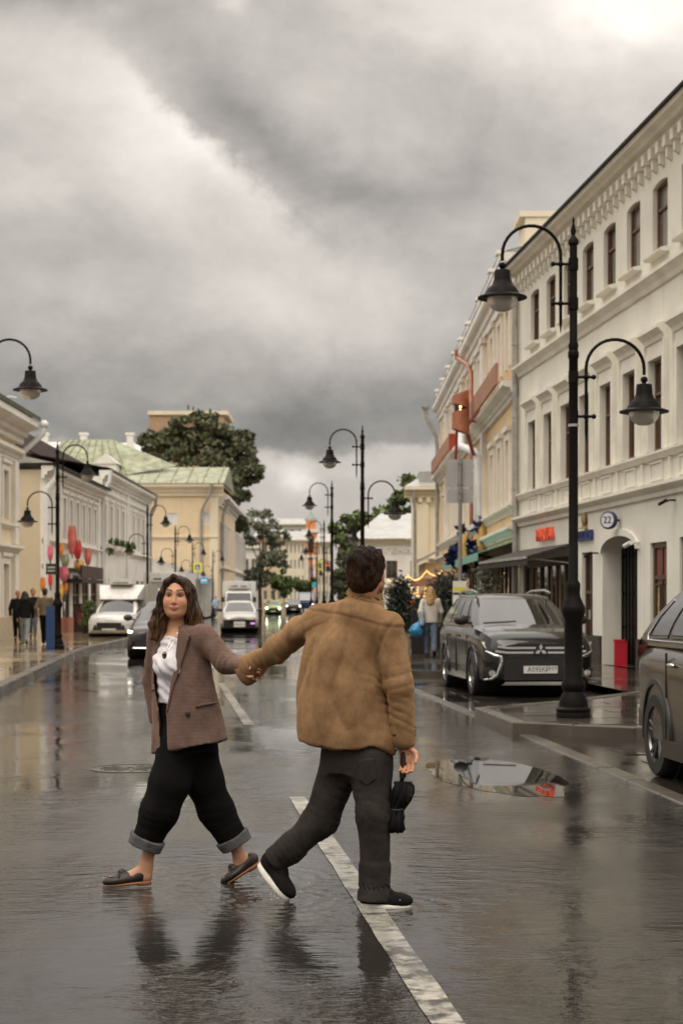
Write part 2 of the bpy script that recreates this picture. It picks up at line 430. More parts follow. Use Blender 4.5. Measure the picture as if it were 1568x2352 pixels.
slabs(bay, lambda x,y: edge_x(KR,y)+.2 < x < edge_x(KR,y)+2.85 and not inside((x,y), [(1.6,18.7),(3.14,17.9),(5,17.0),(5.4,26.2),(4.4,26),(2.9,23.2),(1.5,21.7)]), 0.5, 6.5, 10.2, 32.8, .9, .6, .006, M_bay, .085)
slabs(pav_l, lambda x,y: -12 < x < edge_x(KL,y)-.24, -12.5, -4.5, 24, 52, 1.2, .8, .124, M_slab, .09)

# ---------------------------------------------------------------- buildings
M_white = mat('white_stucco', (.76,.73,.67), .75, streak=.22, var=.10, vscale=.8, bump=.25, bscale=60)
M_pale = mat('pale_green_stucco', (.71,.69,.60), .75, streak=.38, var=.09, vscale=.5, bump=.3, bscale=50)
M_trim = mat('pale_trim', (.73,.70,.61), .7, var=.10, vscale=1.5, bump=.2, bscale=60)
M_yel = mat('ochre_stucco', (.72,.545,.32), .8, streak=.3, var=.08, vscale=.5, bump=.25, bscale=50)
M_cream = mat('cream_stucco', (.74,.62,.42), .8, streak=.3, var=.08, vscale=.5, bump=.2, bscale=50)
M_beige = mat('beige_stucco', (.56,.48,.345), .8, var=.08, vscale=.5)
M_ystone = mat('pale_cream_stucco', (.74,.66,.50), .8, var=.08, vscale=.5)
M_brownf = mat('brown_window_frame', (.13,.065,.035), .45, var=.25, vscale=6)
M_greyf = mat('grey_window_frame', (.50,.49,.47), .5, var=.1)
M_whitef = mat('white_window_frame', (.72,.72,.70), .45, var=.05)
M_glass = glass('window_glass', (.035,.032,.028), .06, rnd=(.16,.145,.12))
M_glassp = glass('pale_curtained_glass', (.30,.29,.27), .12)
M_dark = mat('black_iron', (.0065,.005,.0042), .5, spec=.10, var=.3, vscale=8, bump=.15, bscale=120)
M_plinth = mat('black_polished_plinth', (.035,.03,.027), .25, var=.3, vscale=3)
M_zinc = mat('grey_zinc_roof', (.36,.36,.34), .42, var=.15, vscale=1.0, metal=.15)
M_gpipe = mat('galvanised_pipe', (.36,.35,.33), .45, var=.2, vscale=4, metal=.2)
M_wpipe = mat('white_pipe', (.66,.67,.66), .4, var=.08)
M_groof = mat('patinated_green_roof', (.20,.22,.13), .6, var=.25, vscale=1.2, tint=(.29,.30,.20))
M_broof = mat('brown_metal_roof', (.065,.030,.022), .5, var=.2)
M_brick = mat('hazed_tan_brick', (.40,.27,.165), .85, var=.15, vscale=3)  # brick tone muted, with distance haze put into the colour
M_rust = mat('terracotta_sign', (.36,.175,.11), .7, var=.2, vscale=3)
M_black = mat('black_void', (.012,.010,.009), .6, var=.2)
M_wood = mat('brown_shop_wood', (.075,.038,.022), .4, var=.35, vscale=2, stretch=(6,6,.6))
M_woodl = mat('light_shop_wood', (.30,.17,.085), .45, var=.3, vscale=2, stretch=(6,6,.6))

def bld(name, p0, ang, label, cat='building', z=0.0, group=None):
    return empty(name, (p0[0], p0[1], z), ang, label, cat, group)
def wall(root, L, D, z0, z1, ops, rv, m, name='wall', x0=0.0):
    """front wall at y=0 with rectangular openings (u0,u1,v0,v1), reveals rv deep, closed to y=D behind"""
    xs = sorted({round(q,4) for q in [x0, x0+L]+[a for o in ops for a in o[:2]]})
    zs = sorted({round(q,4) for q in [z0, z1]+[a for o in ops for a in o[2:4]]})
    mb = MB()
    for i in range(len(xs)-1):
        for j in range(len(zs)-1):
            cx, cz = (xs[i]+xs[i+1])/2, (zs[j]+zs[j+1])/2
            if any(o[0] < cx < o[1] and o[2] < cz < o[3] for o in ops): continue
            mb.add([(xs[i],0,zs[j]),(xs[i+1],0,zs[j]),(xs[i+1],0,zs[j+1]),(xs[i],0,zs[j+1])], [(0,1,2,3)])
    for (a,b,c,d) in ops:
        mb.add([(a,0,c),(b,0,c),(b,0,d),(a,0,d),(a,rv,c),(b,rv,c),(b,rv,d),(a,rv,d)],
               [(0,4,5,1),(1,5,6,2),(2,6,7,3),(3,7,4,0)])
    x1 = x0+L
    mb.add([(x0,0,z0),(x0,D,z0),(x0,D,z1),(x0,0,z1),(x1,0,z0),(x1,D,z0),(x1,D,z1),(x1,0,z1)],
           [(0,3,2,1),(4,5,6,7),(1,2,6,5),(3,7,6,2)])
    return mb.build(name, m, root)
WC = {}
def window(root, uc, zb, w, h, inset, fm, pm, bars=(1,1), fw=.07, surround=None, sm=None, name='window', sill=None):
    key = (round(w,3), round(h,3), fm.name, bars, fw)
    if key not in WC:
        mb = MB(); x = w/2; d = .05
        mb.box(-x,-x+fw,-d,0,0,h).box(x-fw,x,-d,0,0,h).box(-x+fw,x-fw,-d,0,0,fw).box(-x+fw,x-fw,-d,0,h-fw,h)
        if bars[0]: mb.box(-fw*.45,fw*.45,-d*.8,0,fw,h-fw)
        if bars[1]: mb.box(-x+fw,x-fw,-d*.9,0,h*.62,h*.62+fw*.8)
        WC[key] = mb.mesh('window', fm)
    pk = ('p', round(w,3), round(h,3), pm.name)
    if pk not in WC: WC[pk] = MB().box(-w/2,w/2,0,.012,0,h).mesh('pane', pm)
    o = obj(name, WC[key], root, (uc, inset-.014, zb))
    obj('pane', WC[pk], o, (0,0,0))
    if surround:
        sw, sd = surround; sk = ('s', round(w,3), round(h,3), sw, sd, inset)
        if sk not in WC:
            mb = MB(); x = w/2; y1 = -inset+.014; y0 = y1-sd
            mb.box(-x-sw,-x,y0,y1-.001,-.0,h+sw).box(x,x+sw,y0,y1-.001,0,h+sw).box(-x,x,y0,y1-.001,h,h+sw)
            mb.box(-x-sw-.05,x+sw+.05,y0-.07,y1-.001,h+sw,h+sw+.14)
            WC[sk] = mb.mesh('surround', sm)
        obj('surround', WC[sk], o)
    if sill is not None:
        kk = ('k', round(w,3), sill.name, inset)
        if kk not in WC:
            y1 = -inset+.013; WC[kk] = MB().prismx([(y1,-.10),(y1-.14,-.10),(y1-.16,-.06),(y1-.16,-.035),(y1,0)], -w/2-.09, w/2+.09).mesh('sill', sill)
        obj('sill', WC[kk], o)
    return o
def run(root, name, prof, x0, x1, m):
    return MB().prismx(prof, x0, x1).build(name, m, root)
def cornice_prof(z, h, d, back=.02):   # stepped moulding growing outwards with height
    return [(back,z),(-d*.25,z),(-d*.25,z+h*.25),(-d*.45,z+h*.30),(-d*.5,z+h*.55),(-d*.85,z+h*.62),(-d,z+h*.72),(-d,z+h),(back,z+h)]
def pipe(root, pts, r, m, name='downpipe', n=10):
    return MB().tube(pts, r, n).build(name, m, root, smooth=50)

# --- pale green three-storey house on the right, facade seen at a grazing angle
A1 = math.atan2(-1, .0946)              # local x runs towards the camera
B1 = bld('corner_house', (8.905-.0946*44.8, 44.8), A1, 'long pale green three storey house with bracketed cornice and brown windows', z=0.0)
def u_of(Y): return (44.8-Y)*1.00447
def u_px(x): return u_of(8.905/((x-CX)/F+.0946))
L1 = 27.0
pitch = 1.87; U3 = [u_of(42.75)+pitch*i for i in range(13)]
ops = []
for u in U3: ops.append((u-.5, u+.5, 7.98, 9.30))
U2 = [u_of(42.95)+pitch*i for i in range(13)]
for u in U2: ops.append((u-.46, u+.46, 4.30, 6.02))
arch = (u_of(35.9), u_of(33.15), .13, 2.50)
door1 = (u_of(37.75), u_of(36.75), .13, 2.55)
shop = (u_of(44.2), u_of(38.7), .35, 2.52)
w1 = (u_of(32.25), u_of(31.15), .75, 2.58); w2 = (u_of(30.35), u_of(29.1), .75, 2.62); w3 = (u_of(28.2), u_of(27.0), .75, 2.62); w4 = (u_of(26), u_of(24.7), .75, 2.62)
arch_t = (arch[0], arch[1], 2.50, 2.80)
ops_all = ops+[door1, shop, w1, w2, w3, w4, (arch[0], arch[1], .13, 2.80)]
wall(B1, L1, 11, .0, 10.16, ops_all, .16, M_pale)
# arch head filling
mb = MB(); ca = (arch[0]+arch[1])/2; ra = (arch[1]-arch[0])/2
pts = [(ca-ra*math.cos(math.pi*i/16), 2.50+.30*math.sin(math.pi*i/16)) for i in range(17)]
for i in range(16):
    (xa,za),(xb,zb) = pts[i], pts[i+1]
    mb.add([(xa,.002,za),(xb,.002,zb),(xb,.002,2.80),(xa,.002,2.80),(xa,1.25,za),(xb,1.25,zb)], [(0,1,2,3),(0,4,5,1)])
mb.build('arch_head', M_pale, B1)
mb = MB(); ins = [(ca-ra*math.cos(math.pi*i/16), 2.50+.30*math.sin(math.pi*i/16)) for i in range(17)]; out = [(ca-(ra+.16)*math.cos(math.pi*i/16), 2.50+.44*math.sin(math.pi*i/16)) for i in range(17)]
mb.rings([[(p[0],-.05,p[1]),(q[0],-.05,q[1]),(q[0],.0,q[1]),(p[0],.0,p[1])] for p, q in zip(ins, out)]); mb.build('arch_moulding', M_trim, B1)
MB().box(arch[0]-.004,arch[0]+.0,.16,1.3,.13,2.5).box(arch[1],arch[1]+.004,.16,1.3,.13,2.5).box(arch[0],arch[1],1.26,1.30,.13,2.82).build('passage_wall', M_pale, B1)
gate = MB()
for i in range(11):
    x = arch[0]+.06+i*(arch[1]-arch[0]-.12)/10; gate.box(x-.045,x+.045,.40,.43,.16,2.62)
for zz in (.18,.9,1.6,2.4): gate.box(arch[0],arch[1],.435,.46,zz,zz+.06)
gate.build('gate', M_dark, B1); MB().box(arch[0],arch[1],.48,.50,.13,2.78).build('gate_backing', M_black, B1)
# plinth, bands and cornices
MB().box(0,arch[0]-.05,-.05,-.002,.0,.74).build('plinth', M_plinth, B1); MB().box(arch[1]+.05,L1,-.05,-.002,.0,.74).build('plinth', M_plinth, B1)
run(B1, 'band', [(0.01,3.42),(-.06,3.42),(-.08,3.50),(-.16,3.56),(-.20,3.60),(-.20,3.66),(0.01,3.70)], 0, L1, M_trim)
run(B1, 'band', [(0.01,4.12),(-.06,4.12),(-.10,4.18),(-.13,4.22),(-.13,4.26),(0.01,4.29)], 0, L1, M_trim)
run(B1, 'band', [(0.01,7.34),(-.05,7.34),(-.09,7.42),(-.16,7.50),(-.20,7.54),(-.20,7.60),(0.01,7.66)], 0, L1, M_trim)
run(B1, 'cornice', [(0.01,9.94),(-.08,9.94),(-.11,10.00),(-.22,10.04),(-.26,10.10),(-.36,10.14),(-.38,10.22),(0.01,10.22)], 0, L1, M_trim)
run(B1, 'roof_edge', [(.3,10.225),(-.44,10.225),(-.44,10.28),(.3,10.36)], -.1, L1, M_dark)
MB().add([(0,.0,10.33),(L1,.0,10.33),(L1,5.5,12.0),(0,5.5,12.0)], [(0,1,2,3)]).add([(0,11,10.3),(L1,11,10.3),(L1,5.5,12.0),(0,5.5,12.0)], [(3,2,1,0)]).add([(0,0,10.2),(0,11,10.2),(0,5.5,12.0)],[(0,1,2)]).build('roof', M_zinc, B1)
bme = MB().box(-.10,.10,-.15,.0,9.74,9.935).box(-.055,.055,-.10,.0,9.54,9.74).prismx([(0,9.54),(-.10,9.54),(0,9.48)],-.055,.055).mesh('bracket', M_trim)
for i in range(56): obj('bracket', bme, B1, (.25+i*.475, -.001, 0))
for u in U3:
    o = window(B1, u, 7.98, 1.0, 1.32, .15, M_brownf, M_glass, (0,1), .06, sill=M_trim)
    # shallow segmental head
    mb = MB(); seg = [(-.5+1.0*i/8, 1.32-.06*((i-4)/4)**2) for i in range(9)]
    for i in range(8):
        (xa,za),(xb,zb) = seg[i], seg[i+1]
        mb.add([(xa,-.133,za),(xb,-.133,zb),(xb,-.133,1.335),(xa,-.133,1.335),(xa,-.052,za),(xb,-.052,zb)], [(0,1,2,3),(0,4,5,1)])
    k = 'seg'
    if k not in WC: WC[k] = mb.mesh('head_arch', M_pale)
    obj('head_arch', WC[k], o)
for i, u in enumerate(U2):
    o = window(B1, u, 4.30, .92, 1.72, .15, M_brownf, M_glass, (0,1), .06)
    if 'u2' not in WC:
        y1 = -.137; mb = MB()
        mb.box(-.62,-.46,y1-.05,y1,0,1.86).box(.46,.62,y1-.05,y1,0,1.86).box(-.46,.46,y1-.05,y1,1.72,1.86)
        mb.box(-.62,.62,y1-.03,y1,1.86,2.02)
        mb.prismx([(y1,2.02),(y1-.06,2.02),(y1-.09,2.10),(y1-.17,2.18),(y1-.20,2.20),(y1-.20,2.27),(y1,2.34)], -.70,.70)
        mb.box(-.72,-.62,y1-.08,y1,-.02,2.02).box(.62,.72,y1-.08,y1,-.02,2.02)
        WC['u2'] = mb.mesh('surround', M_trim)
    obj('surround', WC['u2'], o)
    # panel below the sill
    if 'pan' not in WC: WC['pan'] = MB().box(-.42,.42,-.03,0,0,.05).box(-.42,.42,-.03,0,.33,.38).box(-.42,-.37,-.03,0,.05,.33).box(.37,.42,-.03,0,.05,.33).mesh('panel', M_trim)
    obj('panel', WC['pan'], B1, (u, -.001, 3.73))
    if 'pil' not in WC: WC['pil'] = MB().box(-.07,.07,-.05,0,0,.40).mesh('panel_post', M_trim)
    obj('panel_post', WC['pil'], B1, (u+pitch/2, -.001, 3.71))
for (a,b,c,d) in (w1,w2,w3,w4):
    o = window(B1, (a+b)/2, c, b-a, d-c, .12, M_wood, M_glass, (1,1), .10)
    if 'wp' not in WC: WC['wp'] = MB().box(-.40,-.06,-.012,-.002,1.05,1.72).box(.06,.40,-.012,-.002,1.05,1.72).mesh('red_panel', mat('dull_red_panel', (.20,.055,.04), .6))
    obj('red_panel', WC['wp'], o)
o = window(B1, (w1[0]+w1[1])/2-.2, .9, .34, .9, .10, M_wood, mat('shop_poster', (.42,.36,.16), .7, var=.8, vscale=9), (0,0), .03, name='poster')
o = window(B1, (door1[0]+door1[1])/2, .13, door1[1]-door1[0], door1[3]-.13, .14, M_wood, M_glass, (1,1), .09, name='door')
MB().box(-.05,.05,-.08,-.05,.95,1.15).build('handle', M_gpipe, o)
# shop front under the awning
o = MB(); a, b, c, d = shop
for k in range(7): x = a+.06+(b-a-.12)*k/6; o.box(x-.07,x+.07,.05,.15,c,d)
o.box(a,b,.04,.14,c,c+.25).box(a,b,.05,.15,d-.2,d)
sf = o.build('shop_front', M_wood, B1)
for k in range(6):
    x0 = a+.06+(b-a-.12)*k/6+.07; x1 = x0+(b-a-.12)/6-.14
    MB().box(x0,x1,.10,.115,c+.25,d-.2).build('pane', M_glass, sf)
    if k in (1,3,4): MB().box(x0+.05,x0+.22,.09,.098,c+.3,d-.25).build('post', M_woodl, sf)
# awning over the shop
aw = empty('awning', (B1.location.x, B1.location.y, 0), A1, 'long dark brown awning over the shop front behind the parked SUV', 'awning')
M_awn = mat('dark_awning_cloth', (.030,.024,.020), .75, var=.2, vscale=4)
a0, a1 = u_of(44.7), u_of(38.6)
MB().add([(a0,-.0,2.80),(a1,-.0,2.80),(a1,-1.05,2.50),(a0,-1.05,2.50),(a0,-.0,2.77),(a1,-.0,2.77),(a1,-1.05,2.47),(a0,-1.05,2.47)],[(0,1,2,3),(7,6,5,4),(0,3,7,4),(1,5,6,2)]).build('canopy', M_awn, aw)
MB().box(a0,a1,-1.06,-1.05,2.30,2.50).build('valance', M_awn, aw)
MB().box(a0,a1,-1.085,-1.062,2.44,2.50).build('front_bar', M_gpipe, aw)
for x in (a0+.3,(a0+a1)/2,a1-.3): MB().tube([(x,-.02,2.35),(x,-1.03,2.46)], .02).build('arm', M_gpipe, aw)
# signs on the facade
M_red = mat('red_letters', (.85,.12,.05), .5, var=.1, emit=(1,.16,.07), estr=.08)
M_blue = mat('blue_letters', (.03,.045,.16), .5, var=.2)
def on_wall(Y, z, y=-.02):
    return Matrix.Translation((u_of(Y), y, z)) @ Matrix.Rotation(R(90), 4, 'X')
sg = empty('shop_sign', (B1.location.x, B1.location.y, 0), A1, 'red raised letters PARKA on the pale green wall', 'sign')
text_mesh('letters', 'PARKA', .44, M_red, .05, sg, on_wall(41.3, 3.08, -.06), width=1.75)
sg = empty('shop_sign', (B1.location.x, B1.location.y, 0), A1, 'small blue letter sign beside the arched gateway', 'sign')
for k in range(7):
    x = u_of(38.0)+k*.20
    m_ = MB().box(x,x+.05,-.08,-.01,2.80,3.02).box(x+.05,x+.14,-.08,-.01,2.80,2.85)
    if k % 2: m_.box(x+.05,x+.13,-.08,-.01,2.97,3.02)
    else: m_.box(x+.12,x+.16,-.08,-.01,2.85,3.02)
    m_.build('letter', M_blue, sg)
em = MB().tube([(u_of(37.3),-.04,3.06),(u_of(37.3),-.04,3.12)],[.16,.10],8).ball((u_of(37.3),-.06,3.26),(.13,.05,.15)).build('emblem', mat('gilt_emblem', (.28,.19,.05), .45, var=.5, vscale=14), sg, smooth=60)
hn = empty('house_number', (B1.location.x, B1.location.y, 0), A1, 'round dark blue house number drum above the arch', 'sign')
cu = u_of(34.5)
Mh = Matrix.Translation((cu, -.22, 3.12)) @ Matrix.Rotation(R(42), 4, 'Z')
drum = MB(); rr = .185
ring = lambda r, y: [(r*math.cos(2*math.pi*j/24), y, r*math.sin(2*math.pi*j/24)) for j in range(24)]
drum.rings([ring(rr*.9,.05), ring(rr,.04), ring(rr,-.04), ring(rr*.93,-.05)])
o = drum.build('drum', mat('navy_enamel', (.02,.025,.09), .3), hn, smooth=40); o.matrix_local = Mh
o2 = MB().rings([ring(rr*.80,-.052), ring(rr*.80,-.056)]).build('dial', mat('white_enamel', (.6,.6,.62), .35), hn); o2.matrix_local = Mh
text_mesh('numerals', '22', .2, MATS['navy_enamel'], .004, hn, Mh @ Matrix.Translation((0,-.06,0)) @ Matrix.Rotation(R(90),4,'X'))
MB().box(cu-.02,cu+.02,-.2,-.001,3.10,3.14).build('bracket', M_dark, hn)
for (Y, z, lab) in ((33.0, 2.62, 'white security camera on bracket right of the arch'), (36.25, 2.50, 'tiny dark security camera on the pier left of the arch'), (30.6, 3.30, 'dark security camera high on the wall above brown windows')):
    sc_ = empty('security_camera', (B1.location.x, B1.location.y, 0), A1, lab, 'camera')
    m_ = M_wpipe if 'white' in lab else M_dark
    ux = u_of(Y)
    MB().tube([(ux,-.002,z),(ux,-.12,z),(ux+.02,-.16,z-.03)], .018, 8).build('bracket', m_, sc_)
    MB().tube([(ux+.10,-.2,z-.01),(ux-.14,-.26,z-.07)], .045 if 'white' in lab else .03, 10).build('housing', m_, sc_, smooth=50)
# red cabinet in the gateway
rc = empty('red_box', (5.80, 35.35, .13), -.1, 'bright red metal box standing in the arched gateway', 'box')
M_rb = mat('signal_red', (.50,.010,.025), .45)
MB().box(-.13,.13,-.12,.12,0,.50).build('body', M_rb, rc); MB().box(-.145,.10,-.135,.135,.50,.55).build('lid', M_rb, rc); MB().box(-.10,.10,-.124,-.12,.06,.44).build('door', M_rb, rc)
# grey downpipe between the two houses
dp = empty('rain_pipe', (B1.location.x, B1.location.y, 0), A1, 'grey galvanised rain pipe on the joint of the two houses', 'pipe')
pipe(dp, [(.12,-.36,10.15),(.12,-.28,9.9),(.12,-.12,9.4),(.12,-.12,.4)], .075, M_gpipe)
for zz in (2.5,4.4,6.3,8.2): MB().tube([(.12,-.12,zz),(.12,-.12,zz+.05)], .095).build('clamp', M_gpipe, dp)

# --- ochre house with white pilasters further along the right side
B2 = bld('ochre_house', (4.66, 80.4), -math.pi/2, 'ochre house with white pilasters, arched windows and a terracotta sign band')
L2 = 80.4-44.95
def v_of(Y): return 80.4-Y
YW = []; YP = []
y = 47.3
while y < 79:
    for k in range(3):
        if y < 79: YW.append(y)
        y += 2.45
    YP.append(y+.25); y += 2.45+.0
YP = [q for q in YP if q < 79.5]
ops = [(v_of(q)-.42, v_of(q)+.42, 7.95, 9.55) for q in YW]+[(v_of(q)-.42, v_of(q)+.42, 4.15, 5.95) for q in YW]
shop2 = [(v_of(50.5)-1.0+(-5.6)*k, v_of(50.5)+3.9-5.6*k, .3, 2.7) for k in range(5)]
shop2 = [s for s in shop2 if s[0] > .3]
wall(B2, L2, 12, 0, 10.2, ops+shop2, .14, M_yel)
for q in YW:
    for (zb, h) in ((7.95,1.6),(4.15,1.8)):
        window(B2, v_of(q), zb, .84, h, .13, M_whitef, M_glassp, (1,1), .09, surround=(.22,.07), sm=M_white)
for q in YP:
    MB().box(v_of(q)-.28,v_of(q)+.28,-.16,-.001,7.4,9.75).box(v_of(q)-.36,v_of(q)+.36,-.2,-.001,9.75,9.95).build('pilaster', M_white, B2)
    MB().box(v_of(q)-.28,v_of(q)+.28,-.16,-.001,4.15,6.9).build('pilaster', M_white, B2)
run(B2, 'cornice', cornice_prof(9.95,.78,.34), -.3, L2, M_white)
run(B2, 'band', cornice_prof(6.9,.42,.4), -.1, L2, M_white)
run(B2, 'band', cornice_prof(3.85,.25,.2), -.1, L2, M_trim)
run(B2, 'band', cornice_prof(3.2,.28,.25), -.1, L2, M_trim)
MB().add([(-.4,-.36,10.74),(L2,-.36,10.74),(L2,6,12.4),(-.4,6,12.4)], [(0,1,2,3)]).add([(L2,-.36,10.72),(L2,6,12.4),(L2,12,10.72)],[(0,1,2)]).build('roof', M_zinc, B2)
for q in (47.4,50,54.7,59.4,63,66.6,70.5,74.5,78.5):
    MB().box(v_of(q)-.2,v_of(q)+.2,-.30,.10,10.7,11.12).box(v_of(q)-.26,v_of(q)+.26,-.36,.16,11.12,11.22).build('parapet_post', M_white, B2)
MB().tube([(v_of(78.5),-.1,11.5),(v_of(47.4),-.1,11.5)], .02, 6).build('roof_rail', M_gpipe, B2)
# attic block against the neighbour's roof
MB().box(L2-1.6,L2-.02,.2,5,10.6,11.65).box(L2-1.75,L2+.02,.05,5.1,11.65,11.8).build('attic', M_ystone, B2)
for s in shop2:
    o = MB(); a,b,c,d = s
    for k in range(5): x = a+.05+(b-a-.1)*k/4; o.box(x-.06,x+.06,.05,.13,c,d)
    o.box(a,b,.04,.13,c,c+.3).box(a,b,.04,.13,d-.15,d)
    sf = o.build('shop_front', M_wood, B2)
    for k in range(4):
        x0 = a+.05+(b-a-.1)*k/4+.06; MB().box(x0,x0+(b-a-.1)/4-.12,.09,.10,c+.3,d-.15).build('pane', M_glass, sf)
# terracotta name board
tb = empty('terracotta_board', (4.66, 80.4, 0), -math.pi/2, 'long terracotta sign board along the ochre facade', 'sign')
MB().box(v_of(57.3),v_of(46.0),-.50,-.42,7.35,7.92).build('board', M_rust, tb); MB().box(v_of(57.5),v_of(57.3),-.5,-.0,7.35,7.95).build('end_panel', mat('red_panel_paint', (.33,.045,.02), .5), tb)
tb2 = empty('terracotta_board', (4.66, 80.4, 0), -math.pi/2, 'far terracotta sign board beyond the red cylinder lantern', 'sign')
MB().box(v_of(79),v_of(66),-.50,-.42,7.35,7.92).build('board', M_rust, tb2); MB().box(v_of(66),v_of(65.8),-.5,0,7.3,7.95).build('end_panel', MATS['red_panel_paint'], tb2)
M_copper = mat('copper_red_metal', (.42,.16,.095), .36, metal=.25, var=.25, vscale=3)
# red cylinder sculpture hung from the wall
ls = empty('cylinder_lantern', (3.78, 54.0, 0), 0, 'red metal cylinder sculpture hanging from the ochre facade', 'sculpture')
def cyl(r, z0, z1, cut0, cut1, tilt, m, name):
    mb = MB(); n = 24; rings = []
    for (z, c) in ((z0,cut0),(z1,cut1)):
        rings.append([(r*math.cos(2*math.pi*j/n), r*math.sin(2*math.pi*j/n), z+c*math.cos(2*math.pi*j/n)) for j in range(n)])
    mb.rings(rings, cap=False)
    mb.rings([[(x*.94,y*.94,z) for x,y,z in rg] for rg in reversed(rings)], cap=False)
    o = mb.build(name, m, ls, smooth=50); return o
cyl(.27, 7.66, 8.08, -.08, .10, 0, M_copper, 'upper_shell'); cyl(.28, 6.85, 7.52, -.10, .07, 0, M_copper, 'lower_shell')
MB().tube([(0,0,6.9),(0,0,8.0)], .20, 16).build('core', mat('dark_red_core', (.06,.008,.005), .5), ls, smooth=50)
MB().ball((-.02,-.22,7.62),.035).ball((-.02,-.22,7.52),.03).build('bulb', mat('warm_bulb', (1,.8,.5), .4, emit=(1,.62,.2), estr=6), ls)
MB().tube([(.2,.2,6.95),(.45,.9,6.3),(.70,2.2,6.0),(.82,2.4,5.3)], .07, 8).build('arm', mat('red_arm', (.34,.035,.02), .45), ls, smooth=60)
MB().tube([(-.1,.2,6.9),(-.12,.6,5.9)], .045, 8).tube([(.25,.2,7.2),(.9,.3,7.2)], .04, 8).build('strut', MATS['red_arm'], ls, smooth=60)
# copper rain pipe and white rain pipe
cp = empty('rain_pipe', (4.66, 80.4, 0), -math.pi/2, 'thin copper red rain pipe bending down from the cornice', 'pipe')
pipe(cp, [(v_of(62.5),-.45,10.7),(v_of(62.5),-.42,10.4),(v_of(60),-.2,9.8),(v_of(59.5),-.12,9.4),(v_of(59.5),-.12,3.3)], .07, M_copper)
wp = empty('rain_pipe', (4.66, 80.4, 0), -math.pi/2, 'thick white rain pipe stepping down the ochre facade', 'pipe')
pipe(wp, [(v_of(58.0),-.62,7.3),(v_of(57.6),-.6,6.7),(v_of(55.3),-.28,6.3),(v_of(54.8),-.25,5.9),(v_of(54.8),-.25,3.9),(v_of(57),-.55,3.6),(v_of(57),-.55,2.9),(v_of(55.4),-.6,2.6),(v_of(55.4),-.6,2.2)], .14, M_wpipe, n=12)
gp = empty('rain_pipe', (4.66, 80.4, 0), -math.pi/2, 'grey hopper and pipe at the far cornice end of the ochre house', 'pipe')
pipe(gp, [(.2,-.7,10.5),(.2,-.65,10.1),(.25,-.2,9.2),(.25,-.15,8.8),(.25,-.15,.3)], .09, M_gpipe); MB().lathe([(.08,-.2),(.2,0),(.2,.12)], (.2,-.7,10.6), 12).build('hopper', M_gpipe, gp)
# blue and gold flower garland
M_navy = mat('navy_petal', (.012,.022,.10), .6, var=.4, vscale=5); M_gold = mat('gold_ribbon', (.55,.33,.10), .5, var=.2)
fg = empty('flower_garland', (4.2, 55.0, 0), 0, 'dark blue flowers with gold ribbons above the teal awning', 'decoration')
def petal_cluster(mb, c, r, n, seed):
    rnd = random.Random(seed); c = Vector(c)
    for k in range(n):
        d = Vector((rnd.uniform(-1,1), rnd.uniform(-1,.2), rnd.uniform(-1,1))).normalized()
        t = d.cross(Vector((.3,.2,1))).normalized(); b = d.cross(t); q = r*rnd.uniform(.7,1.1)
        mb.add([c, c+d*q*.55+t*q*.35+b*.04*q, c+d*q, c+d*q*.55-t*q*.35+b*.04*q, c+d*q*.5+b*.22*q], [(0,1,4),(1,2,4),(2,3,4),(3,0,4)])
mb = MB()
for i, (dx, dz, r) in enumerate(((-.55,3.0,.35),(-.35,3.75,.32),(-.1,3.3,.38),(.15,3.85,.34),(.28,4.1,.22),(-.62,2.75,.32),(.02,2.9,.34),(.32,3.2,.30),(-.2,2.62,.3),(.22,2.6,.26))):
    petal_cluster(mb, (dx, -.1+random.uniform(-.2,.2), dz), r, 16, i)
o = mb.build('petals', M_navy, fg); o['kind'] = 'stuff'
def ribbon(pts, w, m, par, name='ribbon'):
    mb = MB(); rg = []
    for i, p in enumerate(pts):
        p = Vector(p); rg.append([p+Vector((-w/2,0,0)), p+Vector((-w/4,-.06,0)), p+Vector((w/4,-.06,0)), p+Vector((w/2,0,0)), p+Vector((0,.02,0))])
    return mb.rings(rg).build(name, m, par, smooth=60)
ribbon([(.42,-.35,4.0),(.28,-.4,3.6),(.30,-.42,3.1),(.45,-.4,2.7),(.55,-.35,2.3)], .28, M_gold, fg)
ribbon([(-.15,-.4,3.7),(-.3,-.42,3.3),(-.25,-.4,2.9),(-.05,-.38,2.6)], .16, M_gold, fg)
MB().ball((.62,-.2,3.78),(.24,.12,.24)).build('rosette', mat('amber_rosette', (.45,.22,.06), .5, var=.5, vscale=6), fg, smooth=60)
# teal awning
ta = empty('awning', (4.66, 80.4, 0), -math.pi/2, 'teal cafe awning under the blue flower garland', 'awning')
M_teal = mat('teal_cloth', (.16,.36,.30), .7, var=.1)
a0, a1 = v_of(61.5), v_of(45.6)
MB().add([(a0,-.0,3.1),(a1,-.0,3.1),(a1,-1.0,2.78),(a0,-1.0,2.78),(a0,0,3.07),(a1,0,3.07),(a1,-1.0,2.75),(a0,-1.0,2.75)],[(0,1,2,3),(7,6,5,4),(0,3,7,4),(1,5,6,2)]).build('canopy', M_teal, ta)
MB().box(a0,a1,-1.01,-1.0,2.56,2.78).build('valance', M_teal, ta)
for k in range(4): x = a0+.4+k*(a1-a0-.8)/3; MB().tube([(x,-.02,2.5),(x,-.98,2.72)], .025).build('arm', M_dark, ta)
# ---------------------------------------------------------------- left side houses
LA = math.pi/2
